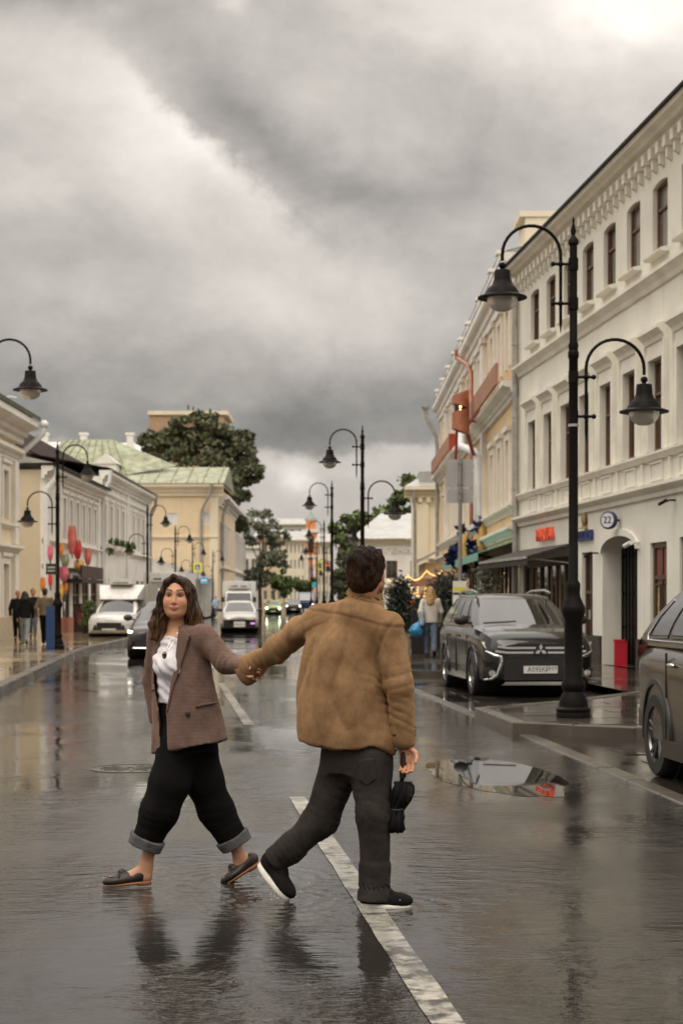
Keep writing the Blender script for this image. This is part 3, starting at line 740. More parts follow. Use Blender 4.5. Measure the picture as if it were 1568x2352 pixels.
# cream house at the picture's left edge
B3 = bld('cream_house', (-11.7, 45.0), LA, 'cream two storey house with white trim and green roof edge, cut by picture edge')
ops = [(13.9-2.6*k-.45, 13.9-2.6*k+.45, 4.35, 6.0) for k in range(5)]+[(13.9-2.6*k-.5, 13.9-2.6*k+.5, .95, 2.75) for k in range(5)]
wall(B3, 16, 12, 0, 7.5, ops, .15, M_cream)
for k in range(5):
    window(B3, 13.9-2.6*k, 4.35, .9, 1.65, .14, M_whitef, M_glassp, (1,1), .08, surround=(.24,.10), sm=M_white)
    window(B3, 13.9-2.6*k, .95, 1.0, 1.8, .14, M_whitef, M_glassp, (1,1), .10, surround=(.26,.10), sm=M_white)
for u in (15.6, 12.4, 9.8, 7.2): MB().box(u-.26,u+.38,-.14,-.001,.9,3.1).box(u-.26,u+.38,-.14,-.001,3.5,6.45).build('pilaster', M_white, B3)
MB().box(0,16.05,-.10,-.002,0,.9).build('plinth', mat('beige_granite_plinth', (.50,.42,.30), .45, var=.15, vscale=6), B3)
run(B3, 'cornice', cornice_prof(7.15,.80,.75), 0, 16.6, M_white)
run(B3, 'band', cornice_prof(6.45,.42,.32), 0, 16.2, M_white); run(B3, 'band', cornice_prof(3.1,.32,.3), 0, 16.2, M_white); run(B3, 'band', cornice_prof(4.0,.16,.16), 0, 16.1, M_white)
MB().add([(0,-.8,7.96),(16.65,-.8,7.96),(16.65,-.8,8.12),(0,-.8,8.12),(12,6,10.2),(0,6,10.2),(16.65,12.5,8.1)],[(0,1,2,3),(3,2,4,5),(2,6,4)]).build('roof', mat('dark_green_roof', (.055,.075,.030), .6, var=.2), B3)
gpl = empty('rain_pipe', (-11.7, 45.0, 0), LA, 'pale rain pipe elbow under the cream house cornice', 'pipe')
pipe(gpl, [(16.5,-.95,7.75),(16.45,-.9,7.5),(16.25,-.25,6.85),(16.22,-.2,6.6)], .10, M_wpipe); MB().ball((16.5,-.95,7.85),.16).build('hopper', M_wpipe, gpl, smooth=60)

# white trading row, lower section then taller section
B4 = bld('white_house', (-11.9, 67.7), LA, 'low white house with tall narrow windows above the flower display')
W4 = [.9]+[5.0+1.8*k for k in range(6)]
ops = [(u-.38,u+.38,4.15,5.85) for u in W4]+[(4.3,6.8,.3,2.6),(7.6,9.6,.2,2.6),(10.4,12.4,.3,2.6),(13,15,.3,2.6)]
wall(B4, 15.9, 12, 0, 6.7, ops, .13, M_white)
MB().box(-.02,-.004,.1,12,0,6.7).build('end_wall', M_beige, B4)
MB().box(-.12,-.02,1.2,11.9,3.05,3.30).box(-.12,-.02,1.2,11.9,4.55,4.7).build('end_band', M_beige, B4)
MB().box(-.06,-.022,1.5,5.6,.12,2.9).build('end_gate', mat('beige_metal_gate', (.40,.35,.25), .6), B4)
for u in W4: window(B4, u, 4.15, .76, 1.7, .12, M_greyf, M_glassp, (1,1), .08, surround=(.20,.08), sm=M_white)
for (a,b,c,d) in ops[len(W4):]: window(B4, (a+b)/2, c, b-a, d-c, .12, M_wood, M_glass, (1,1), .1, name='shop_window')
run(B4, 'cornice', cornice_prof(6.35,.5,.45), -.2, 15.9, M_white); run(B4, 'band', cornice_prof(3.75,.2,.18), 0, 15.9, M_white); run(B4, 'band', cornice_prof(2.75,.18,.2), 0, 15.9, M_white)
for u in (.0,3.6,14.9): MB().box(u,u+.5,-.12,-.001,0.75,6.35).build('pilaster', M_white, B4)
MB().box(3.0,7.2,-.10,-.002,0,.75).build('plinth', mat('terracotta_plinth', (.42,.13,.06), .5, var=.15), B4)
MB().add([(-.3,-.5,6.86),(16,-.5,6.86),(16,-.5,6.95),(-.3,-.5,6.95),(16,6,8.4),(-.3,6,8.4),(-.3,12,6.9)],[(0,1,2,3),(3,2,4,5),(3,5,6)]).build('roof', M_zinc, B4)
MB().box(-.35,16,-.56,-.48,6.86,6.98).build('gutter', M_dark, B4)
pipe(B4, [(.1,-.5,6.8),(.1,-.5,6.4),(.0,-.15,5.9),(.0,-.15,5.5),(.0,-.15,.2)], .13, M_wpipe)
B5 = bld('white_house', (-11.9, 83.65), LA, 'taller white house with a row of narrow windows and flower boxes')
W5 = [1.5+2.35*k for k in range(8)]
ops = [(u-.42,u+.42,4.4,6.3) for u in W5]+[(u-.7,u+.7,.3,2.6) for u in W5]
wall(B5, 21, 12, 0, 7.6, ops, .13, M_white)
for u in W5:
    window(B5, u, 4.4, .84, 1.9, .12, M_greyf, M_glass, (1,1), .08, surround=(.20,.08), sm=M_white)
    window(B5, u, .3, 1.4, 2.3, .12, M_wood, M_glass, (1,1), .08, name='shop_window')
run(B5, 'cornice', cornice_prof(7.3,.6,.5), 0, 21.2, M_white); run(B5, 'band', cornice_prof(3.9,.22,.2), 0, 21, M_white); run(B5, 'band', cornice_prof(6.75,.14,.14), 0, 21, M_white)
for u in (.0,10.2,20.5): MB().box(u,u+.5,-.12,-.001,0,7.3).build('pilaster', M_white, B5)
MB().add([(0,-.55,7.9),(21.3,-.55,7.9),(21.3,-.55,8.0),(0,-.55,8.0),(21.3,6,9.2),(0,6,9.2)],[(0,1,2,3),(3,2,4,5)]).build('roof', M_broof, B5)
pipe(B5, [(.1,-.5,7.9),(.1,-.5,7.4),(.1,-.15,6.8),(.1,-.15,.2)], .11, M_wpipe)
pipe(B5, [(20.9,-.5,7.9),(21.1,-.45,7.3),(20.9,-.15,6.6),(20.9,-.15,.2)], .10, M_gpipe)
fb = MB(); M_leafb = mat('flower_box_green', (.10,.16,.035), .8, var=.4, vscale=6)
for k, u in enumerate(W5[:5]):
    bx = empty('flower_box', (-11.9, 83.65, 0), LA, 'planted window box on the taller white house, %s from the near end' % ('first','second','third','fourth','fifth')[k], 'flower box', 'window boxes')
    MB().box(u-.5,u+.5,-.40,-.14,4.12,4.3).build('trough', M_white, bx)
    mb = MB()
    for q in range(26): petal_cluster(mb, (u+random.uniform(-.5,.5), -.3, 4.36+random.uniform(0,.18)-(.5 if k == 0 and q % 2 else 0)), .22, 4, 100+k*30+q)
    o = mb.build('foliage', M_leafb, bx); o['kind'] = 'stuff'
B6 = bld('rear_house', (-16.0, 79.0), LA, 'cream house with brown roof edge standing behind the white row')
wall(B6, 40, 14, 0, 9.0, [], .1, M_ystone); run(B6, 'roof_edge', [(0,8.95),(-.5,8.95),(-.5,9.75),(0,9.95)], -.6, 40.5, M_broof); run(B6, 'band', cornice_prof(8.5,.45,.35), 0, 40, M_ystone)
MB().add([(-.6,-.5,9.75),(40.5,-.5,9.75),(40.5,7,11.5),(-.6,7,11.5)],[(0,1,2,3)]).build('roof', M_broof, B6)
MB().tube([(2,-.1,9.5),(2,-.1,11.2)], .05, 6).tube([(2,-.1,11.2),(2.5,-.4,11.2)], .05, 6).build('vent_pipe', M_wpipe, B6)
# yellow house with the green roof, facing the camera
B7 = bld('green_roof_house', (-19.5, 160.0), 0, 'yellow house with patinated green hipped roof and a white dormer')
ops = [(3.55-.5+k*3.4, 3.55+.5+k*3.4, 8.6, 9.7) for k in range(2)]
wall(B7, 7.85, 26, 0, 12.2, ops, .12, mat('pale_ochre_stucco', (.72,.58,.39), .8, var=.08, vscale=.4, streak=.3))
for (a,b,c,d) in ops: window(B7, (a+b)/2, c, b-a, d-c, .1, M_whitef, mat('white_blind', (.66,.65,.62), .7), (0,0), .08)
run(B7, 'cornice', cornice_prof(11.3,1.2,.8), -1, 8.4, M_ystone); run(B7, 'band', cornice_prof(7.2,.3,.2), 0, 7.9, M_ystone)
MB().box(7.1,7.86,-.12,-.001,0,11.3).build('corner_pilaster', M_ystone, B7)
MB().box(-.3,7.5,-.3,-.1,0,3.4).add([(-1,-4.5,3.4),(3.2,-4.5,3.4),(7.4,-.1,3.4),(7.4,-.1,3.55),(-1,-.1,6.4)],[(0,1,2,3,4)]).build('lean_to', M_zinc, B7)
mb = MB()
e = 12.45
mb.add([(-9,-.9,e),(8.5,-.9,e),(8.5,7,e+2.1),(-9,7,e+2.1)],[(0,1,2,3)])
mb.add([(8.5,-.9,e),(8.5,15,e),(8.5,7,e+2.1)],[(0,1,2)])
for i in range(12): x = -8.5+i*1.5; mb.add([(x-.05,-.92,e+.02),(x+.05,-.92,e+.02),(x+.05,7,e+2.19),(x-.05,7,e+2.19),(x,-.95,e+.10),(x,7,e+2.27)],[(0,4,5,3),(4,1,2,5)])
mb.build('roof', M_groof, B7)
mb = MB(); mb.add([(-11,3,e+1.1),(-1,3,e+1.1),(3.5,5,e+2.1),(-3.2,9,e+5.0),(-8,9,e+5.0),(-12,5,e+1.0)],[(0,1,3,4),(1,2,3),(0,4,5)])
for i in range(9): x = -10.3+i*1.15; xt = -7.6+i*.55; mb.add([(x-.05,2.97,e+1.1),(x+.05,2.97,e+1.1),(xt+.05,8.97,e+5.05),(xt-.05,8.97,e+5.05),(x,2.95,e+1.2),(xt,8.95,e+5.13)],[(0,4,5,3),(4,1,2,5)])
mb.build('upper_roof', M_groof, B7)
MB().add([(8.35,-.6,e-.2),(8.35,14.6,e-.2),(8.35,7,e+1.85)],[(0,1,2)]).build('pediment', M_yel, B7)
dm = MB().box(-3.9,-1.9,1.4,4,e+.4,e+2.0).add([(-4.1,1.3,e+2.0),(-1.7,1.3,e+2.0),(-2.9,1.3,e+3.0),(-4.1,5,e+2.0),(-1.7,5,e+2.0),(-2.9,5,e+3.0)],[(0,1,2),(0,2,5,3),(1,4,5,2)]).build('dormer', M_white, B7)
rg = lambda r, y: [(-2.9+r*math.cos(2*math.pi*j/20), y, e+1.2+r*math.sin(2*math.pi*j/20)) for j in range(20)]
MB().rings([rg(.55,1.39),rg(.55,1.36)]).build('round_window', M_glassp, dm)
pipe(B7, [(7.3,-.95,12.4),(7.2,-.9,11.5),(6.4,-.3,10.0),(6.3,-.2,9.5),(6.3,-.2,1)], .14, M_gpipe)
for i in range(9): MB().tube([(-8+i*2,-.85,e+.05),(-8+i*2,-.85,e+.4)], .04, 5).build('snow_guard', M_groof, B7)
# white street front beyond it, small white portico, far houses
B8 = bld('white_street_house', (-11.65, 162.0), LA+.012, 'tall white street front with columns beyond the yellow gable')
ops = [(2+2.6*k-.5,2+2.6*k+.5,5.2,8.6) for k in range(20)]
wall(B8, 58, 10, 0, 11.2, ops, .14, M_white)
for (a,b,c,d) in ops: window(B8, (a+b)/2, c, b-a, d-c, .12, M_greyf, M_glassp, (1,1), .1, surround=(.25,.2), sm=M_white)
run(B8, 'cornice', cornice_prof(10.4,1.1,.9), -.3, 58, M_white); run(B8, 'band', cornice_prof(4.3,.4,.35), 0, 58, M_ystone)
pipe(B8, [(1,-.9,11.2),(1,-.3,9.6),(1,-.25,.3)], .14, M_gpipe)
B9 = bld('white_portico', (-14.0, 226.0), 0, 'small white columned portico at the foot of the street trees')
MB().box(0,2.9,0,4,7.0,8.4).box(-.3,3.2,-.4,4,8.4,8.8).build('entablature', M_white, B9); MB().box(0,2.9,1.2,4,0,7.0).build('wall', mat('mauve_stucco', (.42,.37,.36), .8), B9)
for k in range(4): MB().lathe([(.30,0),(.26,6.6),(.36,7.0)], (.25+k*.8,.3,0), 12).build('column', M_white, B9, smooth=50)
B10 = bld('brick_block', (-33.9, 300.0), 0, 'tall tan brick apartment block rising behind the green roof')
wall(B10, 13.2, 14, 0, 34.2, [], .2, M_brick)
MB().box(13.2,13.6,0,14,20,33).build('side_wall', mat('pale_tan_brick', (.56,.40,.26), .85), B10); MB().box(-.3,13.9,-.3,14.3,34.2,34.9).build('parapet', M_ystone, B10)
for k, x in enumerate((6.5,7.4,8.3,12)): MB().tube([(x,4,34.9),(x,4,36.4-.3*k)], .12, 6).build('antenna', M_dark, B10)
B11 = bld('grey_roof_block', (-52.0, 215.0), 0, 'long pale block with light metal roof and chimneys above the brown roof edge')
MB().box(0,27,0,14,0,18).build('wall', M_white, B11); MB().add([(-.5,-.5,18),(27.5,-.5,18),(27.5,7,22.0),(-.5,7,22.3)],[(0,1,2,3)]).build('roof', mat('pale_metal_roof', (.62,.62,.61), .5), B11)
for x in (4.5,8,13.5,18.6,24.6): MB().box(x-.4,x+.4,5,6,20,22.9).box(x-.55,x+.55,4.9,6.1,22.9,23.2).build('chimney', M_white, B11)
# far end of the street
def far_house(name, x0, x1, Y, ytop, m, label, nw, nz, roofm=None, dep=14):
    a = W(x0, ytop, Y); b = W(x1, ytop, Y); root = bld(name, (a.x, Y), 0, label); L = b.x-a.x; H = a.z
    dz = (H-1)/max(1,nz); dx = L/max(1,nw)
    ops = [(dx*(i+.5)-dx*.24, dx*(i+.5)+dx*.24, 1+dz*j+dz*.2, 1+dz*j+dz*.75) for i in range(nw) for j in range(nz)]
    wall(root, L, dep, 0, H, ops, .2, m)
    for (p,q,r,s) in ops: window(root, (p+q)/2, r, q-p, s-r, .18, M_greyf, M_glass, (1,0), .08)
    run(root, 'cornice', cornice_prof(H-.5,.7,.6), -.4, L+.4, M_ystone)
    MB().add([(-.5,-.6,H+.2),(L+.5,-.6,H+.2),(L+.2,dep/2,H+2.0),(.2,dep/2,H+2.0)],[(0,1,2,3)]).add([(L+.5,-.6,H+.2),(L+.5,dep,H+.2),(L+.2,dep/2,H+2.0)],[(0,1,2)]).build('roof', roofm or M_zinc, root)
    return root
far_house('far_house', 655, 700, 300, 1242, M_ystone, 'pale yellow house closing the end of the street', 5, 4)
far_house('far_house', 585, 650, 330, 1236, M_cream, 'cream house partly hidden by the far street tree', 4, 4)
far_house('far_house', 728, 762, 330, 1246, M_ystone, 'cream house right of the orange bell tower', 4, 4)
far_house('far_house', 560, 720, 480, 1205, mat('far_grey_stucco', (.42,.42,.40), .8), 'grey roofed block far behind the bell tower', 8, 4)
# house with a light roof and the lettered white house on the right
B12 = bld('lettered_white_house', (1.1, 95.0), 0, 'low white house with grey tin roof and faint raised lettering')
ops = [(1.7-.32,1.7+.32,2.7,3.7),(2.75-.0,3.2,2.7,3.7)]
wall(B12, 3.5, 12, 0, 4.8, ops, .12, M_white)
for (a,b,c,d) in ops: window(B12, (a+b)/2, c, b-a, d-c, .1, M_brownf, M_glass, (1,0), .06)
run(B12, 'cornice', cornice_prof(4.6,.3,.3), -.2, 3.6, M_ystone); run(B12, 'band', cornice_prof(2.1,.15,.12), 0, 3.5, M_ystone)
MB().add([(-.6,-.4,4.92),(3.6,-.4,4.92),(3.6,5,6.6),(1.2,5,6.6)],[(0,1,2,3)]).add([(-.6,-.4,4.92),(1.2,5,6.6),(-.6,12,4.92)],[(0,1,2)]).build('roof', M_zinc, B12)
text_mesh('letters', 'ЕВГЕНИЧ', .42, mat('pale_lilac_letters', (.80,.78,.80), .5), .03, B12, Matrix.Translation((1.9,-.04,4.25)) @ Matrix.Rotation(R(90),4,'X'), width=2.5)
B13 = bld('cream_pilaster_house', (3.75, 88.0), 0, 'cream house with dentilled cornice behind the road sign pole')
wall(B13, 3.6, 3.5, 0, 7.2, [(1.4,2.0,3.9,5.6)], .1, M_ystone)
window(B13, 1.7, 3.9, .6, 1.7, .09, M_ystone, M_cream, (0,0), .05)
run(B13, 'cornice', cornice_prof(6.8,.55,.5), -.5, 3.6, M_ystone)
for k in range(9): MB().box(-.2+k*.42,.0+k*.42,-.22,-.001,6.55,6.8).build('dentil', M_ystone, B13)
MB().box(.1,.75,-.14,-.001,0,6.5).build('pilaster', M_ystone, B13); run(B13, 'band', cornice_prof(3.5,.18,.16), 0, 3.6, M_ystone)
MB().box(.3,3.6,.5,3.4,7.35,8.2).build('attic', M_zinc, B13); MB().add([(-.5,-.5,7.36),(3.6,-.5,7.36),(3.6,2,8.0),(.4,2,8.0)],[(0,1,2,3)]).build('roof', M_zinc, B13)
pipe(B13, [(.0,-.4,7.2),(-.05,-.35,6.7),(.05,-.12,6.2),(.05,-.12,.2)], .08, M_gpipe)
B14 = bld('cafe_pavilion', (3.35, 68.0), 0, 'small ochre cafe pavilion with grey metal lean-to roof')
MB().box(0,1.3,0,6,0,3.0).build('wall', M_yel, B14); MB().add([(-.5,-.4,3.0),(1.3,-.4,3.9),(1.3,6,3.9),(-.5,6,3.0)],[(0,1,2,3)]).add([(-.5,-.4,2.9),(1.3,-.4,3.8),(1.3,-.4,3.9),(-.5,-.4,3.0)],[(0,1,2,3)]).build('roof', M_zinc, B14)
MB().box(-.6,1.0,-1.2,-.05,2.05,2.35).build('awning', M_rust, B14); MB().box(.1,.9,-.03,-.002,.2,2.0).build('door', M_black, B14)
mb = MB()
for k in range(60): mb.ball((random.uniform(-.9,1.2), random.uniform(-1.5,-.2), 2.0-abs(random.gauss(0,.25))), .035, 6, 4)
o = mb.build('string_light', mat('warm_bulb2', (1,.7,.35), .4, emit=(1,.55,.16), estr=1.6), B14); o['kind'] = 'stuff'
# orange and white bell tower
BT = bld('bell_tower', (-7.6, 420.0), 0, 'orange and white bell tower rising at the end of the street', 'tower')
M_or = mat('orange_stucco', (.66,.25,.09), .8, var=.1)
MB().box(-2.4,2.4,0,5,0,12).build('base_stage', M_or, BT); MB().box(-2.0,2.0,.4,4.6,12.6,18.2).build('belfry_stage', M_or, BT); MB().box(-1.2,1.2,1,4,19,21.2).build('top_stage', M_or, BT)
MB().box(-2.7,2.7,-.3,5.3,12,12.6).box(-2.3,2.3,.1,4.9,18.2,19).box(-2.7,2.7,-.3,5.3,5.2,5.8).build('cornice', M_white, BT)
for x in (-2.2,-.9,.9,2.2): MB().box(x-.25,x+.25,-.15,-.001,0,12).build('pilaster', M_white, BT)
for x in (-1.8,1.8): MB().box(x-.2,x+.2,.25,.399,12.6,18.2).build('pilaster', M_white, BT)
MB().box(-.7,.7,.3,.398,13.2,17.2).build('bell_opening', M_black, BT); MB().box(-.45,.45,-.1,-.002,7,10).build('window', M_glassp, BT)
MB().lathe([(1.6,21.2),(1.5,21.7),(.7,22.4),(.3,23.2),(.05,23.8)], (0,2.5,0), 16).build('dome', mat('green_grey_dome', (.25,.28,.26), .5), BT, smooth=50)

# ---------------------------------------------------------------- trees
def leaf_mat(name, a, b):
    if name in MATS: return MATS[name]
    m = bpy.data.materials.new(name); m.use_nodes = True; MATS[name] = m
    t = m.node_tree; p = t.nodes['Principled BSDF']; n = NT(t)
    g = n.node('ShaderNodeNewGeometry')
    n.put(p.inputs['Base Color'], n.mix(X(n, g.outputs['Random Per Island']), a, b))
    p.inputs['Roughness'].default_value = .6
    return m
M_bark = mat('bark', (.07,.052,.038), .9, var=.4, vscale=5, stretch=(1,1,.3))
def tree(name, base, H, crown, leaf, nleaf, lm, label, group=None, trunk_r=.35, seed=1, density=1.0):
    rnd = np.random.RandomState(seed); rr = random.Random(seed)
    root = empty(name, base, 0, label, 'tree', group)
    tb = MB(); top = crown[0]
    tb.tube([(0,0,0),(rr.uniform(-.2,.2),0,H*.25),(rr.uniform(-.3,.3),rr.uniform(-.3,.3),H*.5),(top[0]*.6,top[1]*.6,H*.78)], [trunk_r*1.2,trunk_r,trunk_r*.75,trunk_r*.3], 9)
    C = []
    for (cx,cy,cz,rx,rz) in crown:
        st = Vector((0,0,H*rr.uniform(.25,.45))); en = Vector((cx,cy,cz)); md = st.lerp(en,.5)+Vector((rr.uniform(-.4,.4),rr.uniform(-.4,.4),.4))
        tb.tube([st,md,en], [trunk_r*.5,trunk_r*.3,trunk_r*.08], 6)
        for k in range(max(6, int(12*density))):
            d = rnd.normal(size=3); d /= np.linalg.norm(d); q = rnd.uniform(.45,1.0)
            c = np.array((cx+d[0]*rx*q, cy+d[1]*rx*q, cz+d[2]*rz*q)); C.append((c, rx*rnd.uniform(.16,.36)))
            tb.tube([en, en.lerp(Vector(c),.6)+Vector((0,0,.1)), Vector(c)], [trunk_r*.09,trunk_r*.05,trunk_r*.02], 4)
    tb.build('trunk', M_bark, root, smooth=50)
    per = max(10, nleaf//len(C)); V = []; 
    for (c, r) in C:
        d = rnd.normal(size=(per,3)); d /= np.linalg.norm(d,axis=1)[:,None]; pos = c+d*(r*rnd.uniform(.25,1.05,size=(per,1)))*np.array((1.15,1.15,.8))
        a = rnd.normal(size=(per,3)); a /= np.linalg.norm(a,axis=1)[:,None]; b = np.cross(a, rnd.normal(size=(per,3))); b /= np.linalg.norm(b,axis=1)[:,None]
        s = leaf*rnd.uniform(.6,1.3,size=(per,1))
        V.append(np.stack([pos-a*s, pos+b*s*.55, pos+a*s, pos-b*s*.55], 1).reshape(-1,3))
    V = np.concatenate(V); nf = len(V)//4
    me = bpy.data.meshes.new('crown'); me.from_pydata(V.tolist(), [], np.arange(nf*4).reshape(-1,4).tolist()); me.materials.append(lm)
    obj('crown', me, root); return root
LM1 = leaf_mat('hazed_poplar_leaf', (.060,.070,.034), (.155,.165,.090)); LM2 = leaf_mat('hazed_willow_leaf', (.10,.11,.07), (.22,.235,.15)); LM3 = leaf_mat('lime_leaf', (.05,.08,.015), (.13,.17,.05)); LM4 = leaf_mat('conifer_needle', (.012,.020,.012), (.035,.05,.03))  # poplar and willow leaves lightened: distance haze put into their colour
tree('poplar_tree', (-14.2,192,0), 20, [((x-496)/20.3, 0, 1.5+(1378-y)/20.3, r, r*.85) for x,y,r in ((450,985,2.6),(402,998,2.2),(352,1018,1.5),(500,1000,2.2),(556,1040,2.2),(570,1085,2.0),(540,1120,1.9),(425,1045,2.6),(485,1055,2.8),(378,1050,1.9),(520,1095,2.2),(525,1165,1.5),(545,1200,1.1),(560,1010,1.2))], .34, 26000, LM1, 'tall dark leafy poplar rising behind the yellow gable', seed=3, trunk_r=.5, density=2.2)
tree('street_tree', (-10.2,214,0), 13, [(.5,0,11.3,2.2,1.8),(-1.6,0,9.6,1.8,1.6),(2.2,0,9.4,1.6,1.8),(1.2,0,6.3,2.0,1.6),(-.6,0,4.4,1.9,1.7),(2.6,0,6.6,1.3,1.3)], .22, 7000, LM2, 'pale wispy street tree left of the far traffic', seed=8, trunk_r=.22, density=1.6)
tree('street_tree', (-9.3,235,0), 6, [(0,0,4.2,2.2,1.6),(1.8,0,3.2,1.5,1.2)], .3, 2200, LM3, 'low bushy green tree behind the green car', seed=9, trunk_r=.15)
tree('street_tree', (-5.9,262,0), 6, [(0,0,3.9,2.0,1.5)], .3, 1500, LM3, 'small round green tree under the bell tower', seed=10, trunk_r=.15)
tree('yard_tree', (2.6,118,0), 9, [(-.3,0,7.2,2.0,1.2),(-2.2,0,6.2,1.6,1.3),(1.2,0,6.4,1.5,1.1)], .26, 4500, LM3, 'green yard tree above the lettered white house roof', seed=12, trunk_r=.2)
tree('yard_tree', (5.2,126,0), 10, [(0,0,9.0,1.9,1.4),(-1.0,0,7.4,1.5,1.2)], .26, 3000, LM3, 'taller green yard tree beside the cream pilaster house', seed=13, trunk_r=.2)
tree('yard_tree', (.1,104,0), 6, [(0,0,4.0,1.1,1.9),(.2,0,2.2,1.1,1.3)], .22, 2500, LM1, 'dark green tree behind the grey round sign', seed=14, trunk_r=.15)
# ---------------------------------------------------------------- street lamps
M_globe = mat('frosted_lamp_glass', (.52,.48,.42), .18, var=.05, spec=.6, trans=.35, alpha=.85)
def make_lamp():
    r = empty('street_lamp')
    prof = [(.20,0),(.20,.05),(.195,.06),(.205,.10),(.17,.13),(.165,.20),(.12,.30),(.14,.35),(.14,.40),(.108,.45),(.105,1.13),(.135,1.22),(.14,1.27),(.13,1.30),(.085,1.40),(.078,1.46),(.082,1.50),(.082,1.56),(.056,1.60),(.053,4.18),(.064,4.20),(.064,4.26),(.052,4.28),(.060,4.34),(.046,4.38),(.044,5.50),(.062,5.52),(.062,5.56),(.022,5.62),(.034,5.67),(.012,5.76),(.016,5.80),(.004,5.84)]
    MB().lathe(prof, n=24).build('post', M_dark, r, smooth=35)
    def arm(sx, z0, z1, top):
        bx = .15*sx; rad = .342
        pts = [(bx,0,z0),(bx,0,z0+.12),(bx,0,z1)]
        for i in range(1,15): t = math.pi*i/15; pts.append((bx+sx*rad*(1-math.cos(t)), 0, z1+rad*math.sin(t)))
        ex = bx+2*sx*rad; pts += [(ex,0,z1),(ex,0,z1-.07)]
        m = MB(); m.tube(pts, [.004,.018]+[.020]*(len(pts)-2), 10)
        for zz in (z1-.10, z1-.56):
            m.tube([(0,0,zz),(bx*1.55,0,zz)], .017, 8); m.ball((bx*1.6,0,zz),.03,8,6); m.ball((bx,0,zz),.036,10,6); m.tube([(0,0,zz-.07),(0,0,zz+.07)], .058, 14)
        m.lathe([(.022,-.09),(.042,-.11),(.042,-.14),(.024,-.16),(.036,-.19),(.04,-.2)], (ex,0,z1), 12)
        m.build('arm', M_dark, r, smooth=40)
        b = z1-.49
        h = MB().lathe([(.02,.32),(.085,.31),(.090,.30),(.098,.20),(.120,.14),(.165,.10),(.170,.09),(.195,.045),(.20,.03),(.285,0),(.290,-.018),(.275,-.022),(.185,-.012)], (ex,0,b), 28).build('lamp_head', M_dark, r, smooth=40)
        MB().lathe([(.180,-.01),(.176,-.05),(.155,-.10),(.118,-.14),(.07,-.165),(.01,-.172)], (ex,0,b), 24).build('globe', M_globe, h, smooth=70)
    arm(-1, 4.48, 5.385, 0); arm(1, 3.20, 4.07, 0)
    return r
lamp0 = make_lamp(); first = True
LAMPS = [(2.70,19.8,.13,0,'tall black street lamp on the stone island beside the SUV'),(.534,43.4,.13,0,'black street lamp directly behind the man, second on the right kerb'),(-.357,63.3,.13,0,'third black street lamp along the right kerb'),(-.963,93.9,.13,.03,'fourth street lamp along the right kerb'),(-1.82,126,.13,.03,'fifth street lamp along the right kerb'),(-2.6,146,.13,.03,'sixth and farthest street lamp along the right kerb'),
 (-6.02,28.3,.12,math.pi,'street lamp reaching into the picture over the left edge'),(-7.95,47.6,.12,math.pi,'black street lamp with blue box, beside the four pedestrians'),(-8.9,78,.12,math.pi,'street lamp behind the white van'),(-9.77,100,.12,math.pi,'street lamp in front of the low grey roof'),(-11.3,129,.12,math.pi,'street lamp carrying the yellow crossing sign'),(-11.35,150,.12,math.pi,'farthest street lamp on the left kerb by the yellow wall')]
for i, (x,y,z,a,lab) in enumerate(LAMPS):
    o = lamp0 if i == 0 else copy_tree(lamp0)
    o.location = (x,y,z); o.rotation_euler = (0,0,a+.06)
    tag(o, lab, 'street lamp', 'street lamps along both kerbs')
ub = empty('utility_box', (-8.02,46.9,.12), .05, 'blue box standing against the lamp post by the pedestrians', 'box')
MB().box(-.12,.10,-.08,.08,0,1.22).build('casing', mat('blue_paint', (.010,.040,.13), .45), ub); MB().box(-.10,.08,-.086,-.08,.05,1.16).build('door', MATS['blue_paint'], ub)
band = MB().lathe([(.062,0),(.062,.03)], (2.70,19.8,3.52), 16).build('metal_band', mat('steel_band', (.6,.6,.6), .3, metal=.9)); tag(band, 'shiny steel band clamped round the near lamp post', 'band')

# ---------------------------------------------------------------- signs
M_steel = mat('sign_back_grey', (.36,.35,.345), .5, var=.06)
M_pole = mat('grey_pole', (.22,.215,.20), .5, var=.12)
sp = empty('road_sign', (3.0,43.0,.13), 0, 'grey backs of two road signs on a grey pole behind the SUV', 'road sign')
MB().tube([(0,0,0),(0,0,4.95)], .05, 12).build('pole', M_pole, sp, smooth=50)
for (z0,z1) in ((4.22,4.93),(3.83,4.20)):
    MB().box(-.33,.33,.06,.075,z0,z1).build('plate', M_steel, sp)
    MB().box(-.06,.06,-.06,.058,z0+.08,z0+.12).box(-.06,.06,-.06,.058,z1-.12,z1-.08).build('clamp', M_pole, sp)
MB().box(-.19,.15,-.09,-.051,1.05,1.85).build('notice_box', M_white, sp); MB().box(-.18,.14,-.094,-.09,1.60,1.70).build('yellow_stripe', mat('sign_yellow', (.66,.60,.05), .5), sp); MB().box(-.18,.14,-.094,-.09,1.50,1.56).build('dark_stripe', M_black, sp)
rs = empty('road_sign', W(787,1378,118)-Vector((0,0,1.5)), 0, 'grey back of a round sign over a square plate, far right pavement', 'road sign')
MB().tube([(0,0,0),(0,0,5.4)], .05, 8).build('pole', M_pole, rs)
ring = lambda r, y, z: [(r*math.cos(2*math.pi*j/24), y, z+r*math.sin(2*math.pi*j/24)) for j in range(24)]
MB().rings([ring(.38,.06,4.95),ring(.38,.08,4.95)]).build('round_plate', M_steel, rs); MB().box(-.38,.38,.06,.08,3.95,4.5).build('square_plate', M_steel, rs)
